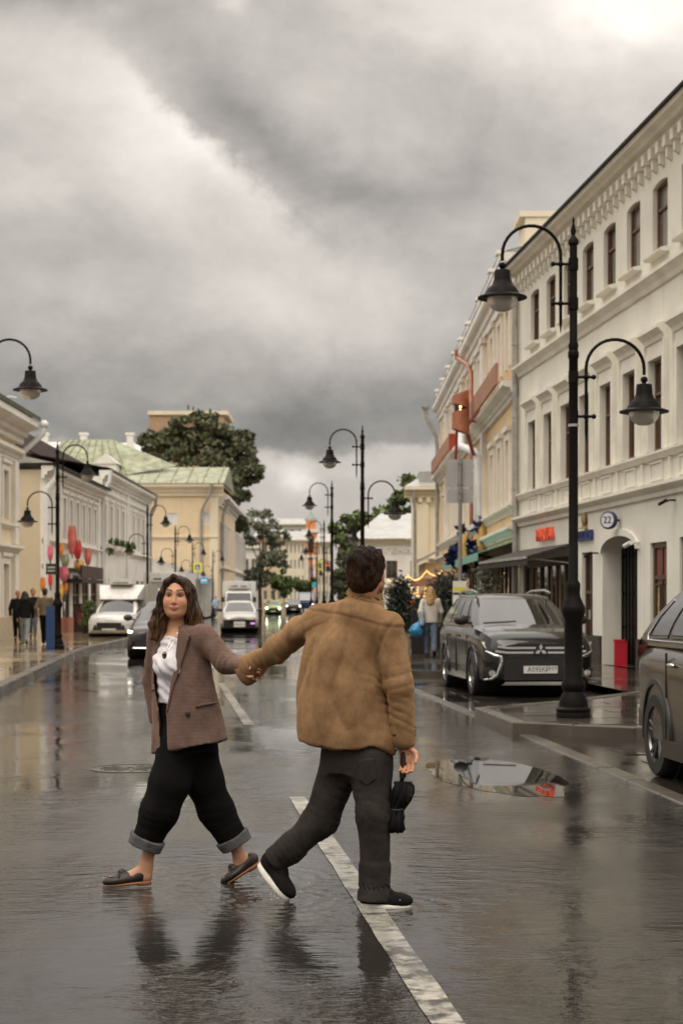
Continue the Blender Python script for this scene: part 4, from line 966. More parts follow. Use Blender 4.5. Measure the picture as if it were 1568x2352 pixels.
def small_sign(px, py, Y, w, h, m, label, inner=None, rnd=False):
    p = W(px, py, Y); r = empty('road_sign', (p.x, Y, .12), 0, label, 'road sign')
    zc = p.z-.12; MB().tube([(0,.05,0),(0,.05,zc+h/2)], .045, 8).build('pole', M_pole, r)
    if rnd: MB().rings([ring(w/2,-.02,zc),ring(w/2,0,zc)]).build('plate', m, r)
    else: MB().box(-w/2,w/2,-.02,0,zc-h/2,zc+h/2).build('plate', m, r)
    if inner: MB().box(-w*inner[1],w*inner[1],-.026,-.021,zc-h*inner[2],zc+h*inner[2]).build('symbol', inner[0], r)
    return r
M_sy = mat('sign_lime_yellow', (.75,.72,.08), .5, var=.05); M_sb = mat('sign_blue', (.10,.16,.36), .5); M_sl = mat('sign_sky_blue', (.12,.42,.72), .5); M_sr = mat('sign_red', (.65,.03,.03), .5); M_sw = mat('sign_white', (.8,.8,.78), .5)
o = small_sign(454,1303,127,.66,.70,M_sy,'yellow framed pedestrian crossing sign on the left pavement',(M_sb,.28,.28))
MB().add([(0,-.03,0),(.14,-.03,0),(0,-.03,.24)],[(0,1,2)]).build('white_triangle', M_sw, o, loc=(-.05,-.002,W(454,1303,127).z-.24))
small_sign(469,1333,140,.62,.55,M_sl,'small sky blue sign beside the yellow wall',(M_sw,.36,.12))
small_sign(735,1299,190,.62,1.05,M_sy,'tall yellow sign beyond the far right lamps',(M_sb,.28,.3))
small_sign(752,1299,190,.70,.70,M_sr,'round red no entry sign beside the far yellow sign',(M_sw,.36,.10),True)
small_sign(721,1343,170,.40,.52,mat('sign_cyan', (.05,.42,.55), .5),'small cyan sign low between the far lamp posts')

# ---------------------------------------------------------------- vehicles
M_tyre = mat('tyre_rubber', (.014,.013,.012), .75, var=.3, vscale=20)
M_rim = mat('alloy_rim', (.55,.54,.52), .25, metal=.9, var=.1); M_rimd = mat('dark_alloy_rim', (.16,.15,.14), .25, metal=.8, var=.2)
M_chrome = mat('chrome_trim', (.75,.74,.72), .12, metal=1.0, var=.05)
M_cglass = glass('car_glass', (.010,.011,.010), .03)
M_plast = mat('black_plastic', (.018,.016,.015), .45, var=.3)
M_lens = mat('headlamp_lens', (.42,.41,.39), .08, var=.7, vscale=14, coat=1.0, metal=.35)
M_tail = mat('tail_lamp_red', (.20,.055,.045), .15, var=.3, coat=1)
M_plate = mat('number_plate_white', (.66,.65,.62), .4, var=.05)
M_hl = mat('lit_headlamp', (1,1,.95), .3, emit=(1,.97,.86), estr=9)
def paint(name, c, rough=.28, metal=.35):
    return mat(name, c, rough, metal=metal, var=.12, vscale=3, coat=.55, spec=.3, bump=.05, bscale=180)
def rot_y_axis(mb, k0, c):   # turn freshly added lathe (axis z) into axis y, about centre c
    for i in range(k0, len(mb.v)):
        x,y,z = mb.v[i]; mb.v[i] = (c[0]+x, c[1]+z, c[2]+y)
def wheel(root, x, y, r, w, side, rimm, spokes=5):
    t = MB(); t.lathe([(r*.66,-w/2),(r*.93,-w/2),(r*.985,-w*.40),(r,-w*.25),(r*1.0,w*.25),(r*.985,w*.40),(r*.93,w/2),(r*.66,w/2),(r*.62,w*.2),(r*.62,-w*.2),(r*.66,-w/2)], n=36, cap=False)
    rot_y_axis(t, 0, (0,0,0)); t.f = [tuple(reversed(f)) for f in t.f]
    wo = t.build('wheel', M_tyre, root, smooth=45, loc=(x,y,r))
    k = MB(); s = side; fy = s*w*.40
    k.lathe([(r*.68,w*.44),(r*.66,w*.30),(r*.60,w*.12),(r*.10,w*.05),(.0,w*.05)], n=36, cap=False); rot_y_axis(k, 0, (0,0,0))
    if s < 0: k.v = [(a,-b,c) for a,b,c in k.v]
    k.build('rim_dish', M_plast, wo, smooth=45)
    q = MB()
    for i in range(spokes):
        a = 2*math.pi*i/spokes+.3
        for da in (-.16,.16):
            p0 = Vector((math.cos(a)*r*.08, fy*.72, math.sin(a)*r*.08)); p1 = Vector((math.cos(a+da)*r*.66, fy*.95, math.sin(a+da)*r*.66))
            q.tube([p0,p1], [r*.055,r*.05], 6)
    n = 36; rr = lambda R_, yy: [(R_*math.cos(2*math.pi*j/n), yy, R_*math.sin(2*math.pi*j/n)) for j in range(n)]
    q.rings([rr(r*.69,fy*1.05),rr(r*.645,fy*1.10),rr(r*.63,fy*.9)], cap=False)
    q.ball((0,fy*.8,0),(r*.13,w*.08,r*.13),12,8)
    q.build('rim', rimm, wo, smooth=40)
    return wo
def interp(tab, x):
    for a, b in zip(tab, tab[1:]):
        if a[0] >= x >= b[0]:
            t = (a[0]-x)/(a[0]-b[0]); t = t*t*(3-2*t)*.5+t*.5
            return [p+(q-p)*t for p, q in zip(a, b)]
    return tab[-1]
def car(loc, ang, label, P, paintm, cat='car', group=None, name='parked_car', rimm=None, lit=False, spokes=5, fine=False):
    """P: station table (x, half width, bottom, shoulder, top), cabin tuple, wheelbase points, wheel radius"""
    root = empty(name, loc, ang, label, cat, group)
    tab = P['st']; N = 44 if fine else 26
    rings = []; x0, x1 = tab[0][0], tab[-1][0]
    for i in range(N+1):
        t = i/N; t = .5-.5*math.cos(math.pi*t) if i else 0
        x = x0+(x1-x0)*t; _, w, zb, zs, zt = interp(tab, x)
        half = [(0,zb),(w*.80,zb),(w*.93,zb+.03),(w*.985,zb+.10),(w*.99,zb+(zs-zb)*.45),(w,zs-.06),(w*.995,zs),(w*.965,zs+.05),(w*.90,zt-.025),(w*.80,zt+.005),(w*.5,zt+.03),(0,zt+.04)]
        rings.append([(x,y,z) for y,z in half]+[(x,-y,z) for y,z in reversed(half[1:-1])])
    b = MB().rings(rings); b.f = [tuple(reversed(f)) for f in b.f] if True else b.f
    body = b.build('body', paintm, root, smooth=38)
    r = P['r']; wy = P['wy']
    cut = MB()
    for wx in P['wx']:
        k = len(cut.v); cut.lathe([(0,-1.3),(r*1.16,-1.3),(r*1.16,1.3),(0,1.3)], n=32); rot_y_axis(cut, k, (wx,0,r*1.03))
    co = cut.build('arch_cutter', paintm, None); co.matrix_world = root.matrix_basis
    co.parent = root; co.matrix_parent_inverse = Matrix.Identity(4); co.location = (0,0,0); co.rotation_euler = (0,0,0)
    bpy.context.view_layer.update()
    md = body.modifiers.new('arches', 'BOOLEAN'); md.object = co; md.operation = 'DIFFERENCE'; md.solver = 'EXACT'
    me = bpy.data.meshes.new_from_object(body.evaluated_get(bpy.context.evaluated_depsgraph_get())); body.modifiers.clear(); body.data = me; me.name = 'body'
    bpy.data.objects.remove(co)
    for wx in P['wx']:
        k = MB(); k.lathe([(0,-wy+.13),(r*1.14,-wy+.13),(r*1.14,wy-.13),(0,wy-.13)], n=24); rot_y_axis(k, 0, (wx,0,r*1.03)); k.build('arch_liner', M_black, root)
        for s in (-1,1): wheel(root, wx, s*(wy-.11), r, .225, s, rimm or M_rim, spokes)
        for s in (-1,1):   # arch moulding
            a = MB(); n = 22; rg = []
            for i in range(n+1):
                t = -.18+(math.pi+.36)*i/n; c_, s_ = math.cos(t), math.sin(t)
                _, w, *_r = interp(tab, max(min(wx+c_*r*1.2, x0), x1))
                rg.append([(wx+c_*q, s*(w+o_), r*1.03+s_*q) for q, o_ in ((r*1.15,-.03),(r*1.15,.012),(r*1.27,.010),(r*1.29,-.03))])
            a.rings(rg); a.build('arch_trim', P.get('trim') or paintm, root, smooth=40)
    # cabin
    c = P['cab']; NS = 8
    def ringpt(t):
        xf = c['xf0']+(c['xf1']-c['xf0'])*t; xr = c['xr0']+(c['xr1']-c['xr0'])*(t**1.4); hw = c['w0']+(c['w1']-c['w0'])*(t**1.5)
        z = c['z0']+(c['z1']-c['z0'])*t
        return xf, xr, hw, z
    def surf(kind, s, t):
        xf, xr, hw, z = ringpt(t)
        if kind == 'f': y = (2*s-1)*hw; return Vector((xf-.16*(y/hw)**2*(.8 if t < .5 else .8)-.05*abs(y/hw)**6, y, z))
        if kind == 'r': y = (2*s-1)*hw; return Vector((xr+.12*(y/hw)**2, y, z))
        sg = 1 if kind == 'l' else -1
        a = xf-.21; e = xr+.12; x = a+(e-a)*s; return Vector((x, sg*(hw+.018*math.sin(math.pi*s)), z))
    g = MB(); T = [0,.08,.2,.4,.6,.8,.92,1.0]
    rings = []
    for t in T:
        rg = [surf('f', 1-i/NS, t) for i in range(NS)]+[surf('x', i/10, t) for i in range(10)]+[surf('r', i/NS, t) for i in range(NS)]+[surf('l', 1-i/10, t) for i in range(10)]
        rings.append(rg)
    topc = []
    for k, (ins, dz) in enumerate(((.93,.022),(.75,.045),(.4,.06))):
        cx = (ringpt(1)[0]+ringpt(1)[1])/2
        rings.append([Vector((cx+(p.x-cx)*ins, p.y*ins, p.z+dz)) for p in rings[len(T)-1]])
    g.rings(rings); g.f = [tuple(reversed(f)) for f in g.f]
    g.build('cabin', P.get('pillar') or paintm, root, smooth=42)
    def patch(kind, s0, s1, t0, t1, m, name, par=root, off=.008, ns=8, nt=5, skew=0.0):
        mb = MB(); vs = []; ctr = Vector(((c['xf0']+c['xr0'])/2, 0, c['z0']))
        for j in range(nt+1):
            for i in range(ns+1):
                t = t0+(t1-t0)*j/nt; s = s0+(s1-s0)*i/ns+skew*(1-j/nt)*(1 if i == 0 else 0)
                p = surf(kind, s, t); q = surf(kind, min(s+.01,1), t)-surf(kind, max(s-.01,0), t); u = surf(kind, s, min(t+.01,1))-surf(kind, s, max(t-.01,0))
                nn = q.cross(u).normalized()
                if nn.dot(p-ctr) < 0: nn = -nn
                vs.append(p+nn*off)
        fs = [(j*(ns+1)+i, j*(ns+1)+i+1, (j+1)*(ns+1)+i+1, (j+1)*(ns+1)+i) for j in range(nt) for i in range(ns)]
        mb.add(vs, fs); return mb.build(name, m, par, smooth=60)
    patch('f', .07, .93, .05, .90, M_cglass, 'windscreen')
    patch('r', .10, .90, .18, .88, M_cglass, 'rear_window')
    for kind in ('l','x'):
        for (s0,s1) in c['side']: patch(kind, s0, s1, .14, .88, M_cglass, 'side_window')
    root['_p'] = 1; del root['_p']
    # mirrors
    for s in (-1,1):
        mx, mz = c['xf0']-.28, c['z0']+.12
        MB().ball((mx, s*(c['w0']+.16), mz), (.07,.12,.085), 12, 8).tube([(mx,s*(c['w0']-.02),mz-.05),(mx,s*(c['w0']+.12),mz-.03)], .025, 6).build('mirror', P.get('mirror') or M_plast, root, smooth=60)
    return root, patch, surf
SUV = dict(st=[(2.33,.66,.36,.60,.80),(2.26,.78,.27,.68,.90),(2.10,.855,.23,.78,.98),(1.75,.885,.21,.86,1.03),(1.2,.90,.20,.90,1.07),(.8,.90,.20,.92,1.09),(-.5,.90,.20,.94,1.10),(-1.6,.895,.22,.95,1.10),(-2.1,.86,.30,.95,1.08),(-2.3,.80,.40,.90,1.02)],
    cab=dict(xf0=1.12,xf1=.22,xr0=-2.2,xr1=-1.75,w0=.81,w1=.60,z0=1.06,z1=1.55,side=((.10,.34),(.37,.64),(.68,.90))), wx=(1.36,-1.31), wy=.90, r=.35)
CAR = dict(st=[(2.15,.62,.34,.50,.66),(2.08,.74,.24,.56,.74),(1.9,.82,.20,.64,.80),(1.5,.85,.18,.72,.88),(1.0,.87,.17,.78,.94),(0,.87,.17,.80,.94),(-1.2,.86,.18,.82,.96),(-1.9,.82,.26,.80,.94),(-2.12,.74,.36,.74,.86)],
    cab=dict(xf0=1.0,xf1=.15,xr0=-1.95,xr1=-1.35,w0=.78,w1=.56,z0=.92,z1=1.42,side=((.12,.42),(.46,.82))), wx=(1.32,-1.25), wy=.86, r=.32)
FACE = -math.pi/2          # nose towards the camera
def front_kit(root, P, plate=None, lm=None, bumper=M_plast, slim=False, grille=M_plast, w=.46):
    x = P['st'][0][0]; zt = P['st'][0][4]; zs = P['st'][0][3]
    hw = P['st'][1][1]
    MB().box(x-.12,x+.015,-w,w,zs-.10,zs+.10).build('grille', grille, root)
    MB().box(x-.25,x+.02,-hw*.80,hw*.80,P['st'][0][2]-.02,P['st'][0][2]+.12).build('bumper', bumper, root)
    MB().box(x+.02,x+.034,-.26,.26,zs-.23,zs-.12).build('number_plate', M_plate, root)
    for s in (-1,1):
        mb = MB(); y0, y1 = s*w, s*hw*.99; z0, z1 = (zs+.0, zs+.13)
        mb.add([(x-.0,y0,z0+.02),(x-.22,y1,z0+.03),(x-.30,y1*1.03,z1+.03),(x-.03,y0,z1-.01),(x-.3,y0,z0),(x-.4,y1*.9,z0),(x-.4,y1*.9,z1),(x-.3,y0,z1)],[(0,1,2,3),(4,7,6,5),(0,4,5,1),(3,2,6,7),(0,3,7,4),(1,5,6,2)])
        mb.build('headlight', lm or M_lens, root)

# black SUV facing the camera
P_blk = paint('black_metallic', (.006,.0055,.005), .22, .0)
SUV['trim'] = None
suv, patch, _ = car((2.80,28.15,.0), FACE+.0946, 'black parked SUV with chrome double bars facing the camera by the lamp', SUV, P_blk, name='parked_suv', fine=True)
# pale dust-grey reflections come from the sky; front furniture:
X0 = 2.33
def plate_poly(name, pts, x, d, m, par=suv):   # polygon in (y,z) standing at x, thickness d backwards
    return MB().prismx(pts, x-d, x).build(name, m, par)
plate_poly('grille', [(-.50,.62),(.50,.62),(.56,.80),(-.56,.80)], X0+.012, .2, M_plast)
for (z0,z1,wd) in ((.755,.785,.66),(.685,.715,.70)):
    plate_poly('chrome_bar', [(-wd,z0+.02),(-.5,z0),(.5,z0),(wd,z0+.02),(wd,z1+.025),(.5,z1),(-.5,z1),(-wd,z1+.025)], X0+.026, .03, M_chrome)
em = MB()
for k in range(3):   # three diamonds meeting at a point
    a = math.pi/2+k*2*math.pi/3; c_, s_ = math.cos(a), math.sin(a)
    em.prismx([(0,.735),(c_*.05-s_*.028,.735+s_*.05+c_*.028),(c_*.10,.735+s_*.10),(c_*.05+s_*.028,.735+s_*.05-c_*.028)], X0+.03, X0+.045)
MB().prismx([(-.13,.665),(.13,.665),(.06,.80),(-.06,.80)], X0+.01, X0+.03).build('emblem_seat', M_plast, suv)
em.build('emblem', M_chrome, suv)
for s in (-1,1):
    mb = MB()
    mb.add([(X0+.0,s*.48,.69),(X0-.14,s*.80,.74),(X0-.26,s*.86,.86),(X0-.05,s*.50,.80),(X0-.3,s*.48,.69),(X0-.4,s*.78,.74),(X0-.45,s*.8,.86),(X0-.3,s*.5,.80)],[(0,1,2,3),(4,7,6,5),(0,4,5,1),(3,2,6,7),(0,3,7,4),(1,5,6,2)]); mb.build('headlight', M_lens, suv)
    mb = MB(); mb.tube([(X0-.12,s*.82,.72),(X0+.0,s*.70,.655),(X0+.02,s*.61,.64),(X0+.02,s*.60,.52),(X0+.01,s*.66,.36),(X0-.03,s*.74,.30),(X0-.12,s*.84,.285)], [.012,.028,.035,.035,.03,.02,.012], 8); mb.build('chrome_blade', M_chrome, suv, smooth=60)
    plate_poly('fog_recess', [(s*.62,.33),(s*.80,.31),(s*.83,.45),(s*.66,.50)], X0-.05, .1, M_black)
    MB().tube([(X0-.10,s*.735,.385),(X0-.03,s*.735,.385)], .05, 16).build('fog_lamp', M_lens, suv, smooth=50)
    MB().tube([(.25,s*.60,1.62),(-.2,s*.615,1.66),(-1.2,s*.60,1.65),(-1.7,s*.58,1.58)], .022, 8).build('roof_rail', M_chrome, suv, smooth=60)
    MB().box(-1.0,1.0,s*.905-.02,s*.905+.02,.24,.30).build('sill_trim', M_chrome, suv)
    for xx in (.15,-.85): MB().box(xx-.10,xx+.10,s*.90-.02,s*.90+.03,.90,.93).build('door_handle', P_blk, suv)
    for xx in (.95,-.12,-1.05): MB().box(xx-.004,xx+.004,s*.895-.01,s*.895+.012,.32,.93).build('door_gap', M_black, suv)
plate_poly('lower_grille', [(-.56,.28),(.56,.28),(.56,.60),(-.56,.60)], X0+.010, .2, M_plast)
plate_poly('skid_bar', [(-.60,.205),(.60,.205),(.54,.255),(-.54,.255)], X0+.03, .05, M_chrome)
plate_poly('number_plate', [(-.26,.385),(.26,.385),(.26,.497),(-.26,.497)], X0+.030, .014, M_plate)
Mp = Matrix.Translation((X0+.032,-.035,.441)) @ Matrix.Rotation(R(90),4,'Z') @ Matrix.Rotation(R(90),4,'X')
text_mesh('plate_text', 'А595КР', .105, M_black, .0015, suv, Mp @ Matrix.Translation((-.0,0,0)), width=.335)
text_mesh('plate_region', '777', .075, M_black, .0015, suv, Matrix.Translation((X0+.032,.185,.450)) @ Matrix.Rotation(R(90),4,'Z') @ Matrix.Rotation(R(90),4,'X'), width=.115)
plate_poly('sensor_plate', [(.36,.50),(.50,.50),(.50,.60),(.36,.60)], X0+.03, .01, M_chrome); plate_poly('sensor', [(.375,.512),(.49,.512),(.49,.588),(.375,.588)], X0+.034, .006, M_plast)
MB().add([(1.02,-.64,1.115),(.98,-.1,1.14),(.96,-.1,1.17),(1.0,-.64,1.145)],[(0,1,2,3)]).build('wiper', M_black, suv)
# grey-brown SUV at the right edge, seen from its rear flank
P_gry = paint('bronze_grey_metallic', (.075,.064,.053), .30, .5)
RAV = dict(st=[(2.28,.66,.36,.62,.80),(2.2,.80,.28,.70,.92),(2.0,.88,.24,.80,1.0),(1.3,.92,.22,.90,1.08),(.6,.925,.20,.95,1.10),(-.8,.925,.20,.97,1.12),(-1.5,.92,.23,.98,1.14),(-1.95,.885,.30,.98,1.14),(-2.2,.82,.40,.96,1.12),(-2.32,.74,.46,.92,1.08)],
    cab=dict(xf0=1.15,xf1=.25,xr0=-2.22,xr1=-1.65,w0=.84,w1=.60,z0=1.10,z1=1.60,side=((.10,.36),(.39,.66),(.70,.885))), wx=(1.35,-1.31), wy=.925, r=.36, trim=M_plast)
rav, patch, surf = car((3.70,13.20,.0), FACE+.0946, 'bronze grey SUV cut by the right picture edge, rear wheel showing', RAV, P_gry, name='parked_suv', rimm=M_rimd, fine=True)
for s in (-1,1):
    MB().add([(-2.24,s*.80,.98),(-1.98,s*.892,1.02),(-1.96,s*.88,1.14),(-2.20,s*.78,1.18),(-2.30,s*.60,1.00),(-2.28,s*.60,1.16)],[(0,1,2,3),(0,3,5,4)]).add([(-2.26,s*.82,.82),(-2.10,s*.865,.86),(-1.98,s*.895,1.02),(-2.24,s*.81,.98)],[(0,1,2,3)]).build('tail_light', M_tail, rav)
    for xx in (-.78,.25): MB().ball((xx,s*.945,.965),(.10,.025,.020),12,6).build('door_handle', M_chrome, rav, smooth=60)
    for xx in (-.98,.02,1.0): MB().box(xx-.004,xx+.004,s*.92-.01,s*.92+.008,.36,1.06).build('door_gap', M_black, rav)
    MB().box(-1.0,1.0,s*.925-.03,s*.925+.012,.20,.34).build('sill_trim', M_plast, rav)
    MB().tube([surf('l' if s>0 else 'x', q, .10)+Vector((0,s*.012,0)) for q in (.02,.2,.4,.6,.8,.9)]+[surf('l' if s>0 else 'x', .915, t)+Vector((0,s*.012,0)) for t in (.2,.5,.8)], .010, 6).build('chrome_strip', M_chrome, rav, smooth=60)
MB().box(-2.34,-2.0,-.78,.78,.36,.52).build('bumper', M_plast, rav)
# pale van with a box body, parked left
P_wht = paint('white_paint', (.62,.61,.585), .3, .0)
VAN = dict(st=[(2.1,.62,.36,.56,.72),(2.04,.76,.28,.62,.82),(1.85,.83,.24,.72,.90),(1.4,.86,.22,.80,.98),(1.0,.87,.2,.84,1.02),(0,.87,.2,.86,1.02),(-.6,.86,.2,.86,1.02),(-2.0,.84,.30,.8,.9)],
    cab=dict(xf0=1.05,xf1=.35,xr0=-.6,xr1=-.5,w0=.78,w1=.62,z0=1.0,z1=1.52,side=((.2,.85),)), wx=(1.32,-1.3), wy=.87, r=.32)
van, _, _ = car((-8.45,65.0,.0), FACE-.07, 'white delivery van with box body and roof cooler parked by the flowers', VAN, P_wht, 'van', name='delivery_van')
front_kit(van, VAN, bumper=M_plast)
MB().box(2.0,2.135,-.70,.70,.33,.38).build('chrome_bar', M_chrome, van)
for s in (-1,1): MB().add([(2.12,s*.50,.45),(2.02,s*.76,.50),(2.06,s*.72,.58),(2.13,s*.46,.56)],[(0,1,2,3)]).build('corner_vent', M_black, van)
bx = MB().box(-2.6,-.35,-.98,.98,.55,2.12).build('cargo_box', mat('grey_box_panel', (.40,.38,.34), .45, var=.05), van)
MB().rings([[(.42,-.70,1.53),(.42,.70,1.53),(.30,.74,1.66),(.30,-.74,1.66)],[(-.34,-.84,1.50),(-.34,.84,1.50),(-.34,.88,2.08),(-.34,-.88,2.08)]]).build('roof_fairing', P_wht, van)
MB().box(-.6,.0,-.45,.45,2.10,2.32).build('roof_cooler', P_wht, van); MB().box(-.35,.005,-.30,.30,2.14,2.17).build('cooler_vent', M_plast, van)
# black hatchback behind the woman
P_drk = paint('black_paint', (.028,.026,.025))
blk, _, _ = car((-4.62,44.9,.0), FACE+.02, 'black car with lit V shaped lamps on the road behind the woman', CAR, P_drk, name='moving_car')
front_kit(blk, CAR, bumper=M_plast)
for s in (-1,1): MB().tube([(2.06,s*.46,.585),(1.97,s*.80,.69),(2.0,s*.80,.72),(2.10,s*.52,.66)], .018, 6).build('daytime_lamp', M_hl, blk)
MB().tube([(2.17,-.66,.29),(2.20,0,.28),(2.17,.66,.29)], .016, 6).build('chrome_bar', M_chrome, blk)
# silver hatchback and the white lorry behind it
P_sil = paint('silver_beige_paint', (.40,.385,.355), .3, .4)
sil, _, _ = car((-4.75,79.2,.0), FACE+.06, 'silver car driving towards the camera in front of the white lorry', CAR, P_sil, name='moving_car')
front_kit(sil, CAR, bumper=M_black); MB().box(1.9,2.165,-.72,.72,.24,.60).build('dark_apron', M_plast, sil); MB().box(2.166,2.18,-.26,.26,.40,.52).build('front_plate', M_plate, sil)
MB().box(2.12,2.178,.50,.70,.40,.47).build('fog_lamp', mat('violet_fog_glow', (.5,.2,.6), .4, emit=(.62,.25,.75), estr=1.2), sil)
def lorry(loc, ang, label, Hh=2.75, Wd=2.1, lit=True, name='box_lorry'):
    r = empty(name, loc, ang, label, 'lorry')
    MB().box(-4.2,-.1,-Wd/2,Wd/2,.85,Hh).build('cargo_box', mat('white_box_panel', (.66,.655,.63), .45, var=.05), r)
    hw = Wd*.44
    mb = MB(); sec = []
    for (x,w,z0,z1) in ((1.55,hw*.86,.45,1.05),(1.45,hw,.35,1.25),(1.1,hw,.35,1.38),(.55,hw*.97,.35,2.0),(.35,hw*.93,.35,2.12),(-.08,hw*.93,.35,2.14)):
        sec.append([(x,-w,z0),(x,w,z0),(x,w,z0+(z1-z0)*.6),(x,w*.9,z1),(x,-w*.9,z1),(x,-w,z0+(z1-z0)*.6)])
    mb.rings(sec); mb.build('cab', P_wht, r, smooth=30)
    MB().add([(1.08,-hw*.86,1.40),(1.08,hw*.86,1.40),(.57,hw*.80,1.98),(.57,-hw*.80,1.98)],[(0,1,2,3)]).build('windscreen', M_cglass, r, loc=(.025,0,.02))
    for s in (-1,1):
        MB().box(.0,.62,s*hw*.985-.01,s*hw*.985+.01,1.35,1.9).build('side_window', M_cglass, r)
        MB().box(1.44,1.56,s*hw*.62-.12,s*hw*.62+.12,.82,1.0).build('headlight', M_hl if (lit and s > 0) else M_lens, r)
        MB().box(.75,.85,s*(hw+.10)-.1,s*(hw+.10)+.1,1.35,1.7).build('mirror', M_plast, r)
        for wx in (.95,-2.9): wheel(r, wx, s*(hw-.1), .36, .22, s, M_rim)
    MB().box(1.5,1.58,-.5,.5,.62,.95).build('grille', M_plast, r); MB().box(1.45,1.6,-hw*.95,hw*.95,.36,.58).build('bumper', M_white, r)
    MB().box(-.10,.25,-.75,.75,Hh-.5,Hh-.05).build('cooler', P_wht, r); MB().box(.25,.262,-.55,-.1,Hh-.4,Hh-.33).box(.25,.262,.1,.55,Hh-.4,Hh-.33).build('cooler_vent', M_plast, r)
    return r
lorry((-7.35,122.0,0), FACE+.04, 'white box lorry with one headlamp lit behind the silver car', 2.85, 2.35)
lorry((-9.6,92.0,0), FACE-.05, 'white box lorry parked behind the delivery van', 3.0, 2.3, False)
P_grn = paint('lime_green_paint', (.20,.34,.03), .3, .1)
grn, _, _ = car((-7.15,178.5,0), FACE+.03, 'lime green car with headlamps on far down the road', CAR, P_grn, name='moving_car')
front_kit(grn, CAR)
for s in (-1,1): MB().ball((2.05,s*.62,.62),(.10,.16,.13)).build('lit_lamp', M_hl, grn)
dk, _, _ = car((-5.55,197.0,0), FACE+.02, 'dark car with headlamps on beside the lime green car', SUV, P_drk, name='moving_car')
front_kit(dk, SUV)
for s in (-1,1): MB().ball((2.2,s*.62,.80),(.10,.20,.10)).build('lit_lamp', M_hl, dk)
mv = empty('minibus', (-4.3,212,0), FACE, 'dark blue minibus behind the far dark car', 'minibus')
MB().rings([[(x,-w,.4),(x,w,.4),(x,w,z*.75),(x,w*.9,z),(x,-w*.9,z),(x,-w,z*.75)] for x,w,z in ((2.4,.95,1.2),(2.2,1.05,1.35),(1.6,1.05,2.3),(1.2,1.05,2.45),(-2.6,1.05,2.45))]).build('body', paint('navy_paint', (.02,.04,.10)), mv, smooth=30)
MB().add([(2.22,-.9,1.42),(2.22,.9,1.42),(1.66,.85,2.22),(1.66,-.85,2.22)],[(0,1,2,3)]).build('windscreen', M_cglass, mv, loc=(.03,0,.02))
for s in (-1,1):
    for wx in (1.5,-1.6): wheel(mv, wx, s*.93, .34, .2, s, M_rim)
    MB().box(2.36,2.43,s*.7-.14,s*.7+.14,.85,1.0).build('headlight', M_hl if s > 0 else M_lens, mv)
# ---------------------------------------------------------------- signed-distance modelling for bodies and clothes
def A(v): return np.array(v, dtype=np.float64)
def unit(v): v = A(v); return v/np.linalg.norm(v)
class Rc:      # round cone
    def __init__(s, a, b, ra, rb): s.a, s.b, s.ra, s.rb = A(a), A(b), ra, rb; s.c = (s.a+s.b)/2; s.R = np.linalg.norm(s.b-s.a)/2+max(ra, rb)
    def __call__(s, P):
        d = s.b-s.a; q = P-s.a; h = np.clip(q@d/(d@d+1e-12), 0, 1)
        return np.linalg.norm(q-h[:,None]*d, axis=1)-(s.ra+(s.rb-s.ra)*h)
class El:      # ellipsoid, axes as rows of M
    def __init__(s, c, r, M=None): s.c, s.r = A(c), A(r); s.M = np.eye(3) if M is None else A(M); s.R = max(r)
    def __call__(s, P):
        q = (P-s.c)@s.M.T; k0 = np.linalg.norm(q/s.r, axis=1); k1 = np.linalg.norm(q/(s.r**2), axis=1)+1e-9
        return k0*(k0-1)/k1
class Ec:      # elliptic cone segment with flat ends; u is the width axis
    def __init__(s, a, b, u, ra, rb):
        s.a, s.b = A(a), A(b); s.t = unit(s.b-s.a); u = A(u); u = u-(u@s.t)*s.t; s.u = unit(u); s.v = np.cross(s.t, s.u)
        s.ra, s.rb = A(ra), A(rb); s.L = np.linalg.norm(s.b-s.a); s.c = (s.a+s.b)/2; s.R = s.L/2+max(*ra, *rb)
    def __call__(s, P):
        q = P-s.a; h = q@s.t; hc = np.clip(h/s.L, 0, 1); al = np.abs(h-hc*s.L)
        r = s.ra+(s.rb-s.ra)*hc[:,None]
        x = q@s.u; y = q@s.v
        m = np.sqrt((x/r[:,0])**2+(y/r[:,1])**2); g = np.sqrt((x/r[:,0]**2)**2+(y/r[:,1]**2)**2)+1e-9
        d = m*(m-1)/g
        return np.where(al > 0, np.sqrt(np.maximum(d,0)**2+al**2), np.maximum(d, -np.minimum(h, s.L-h)))
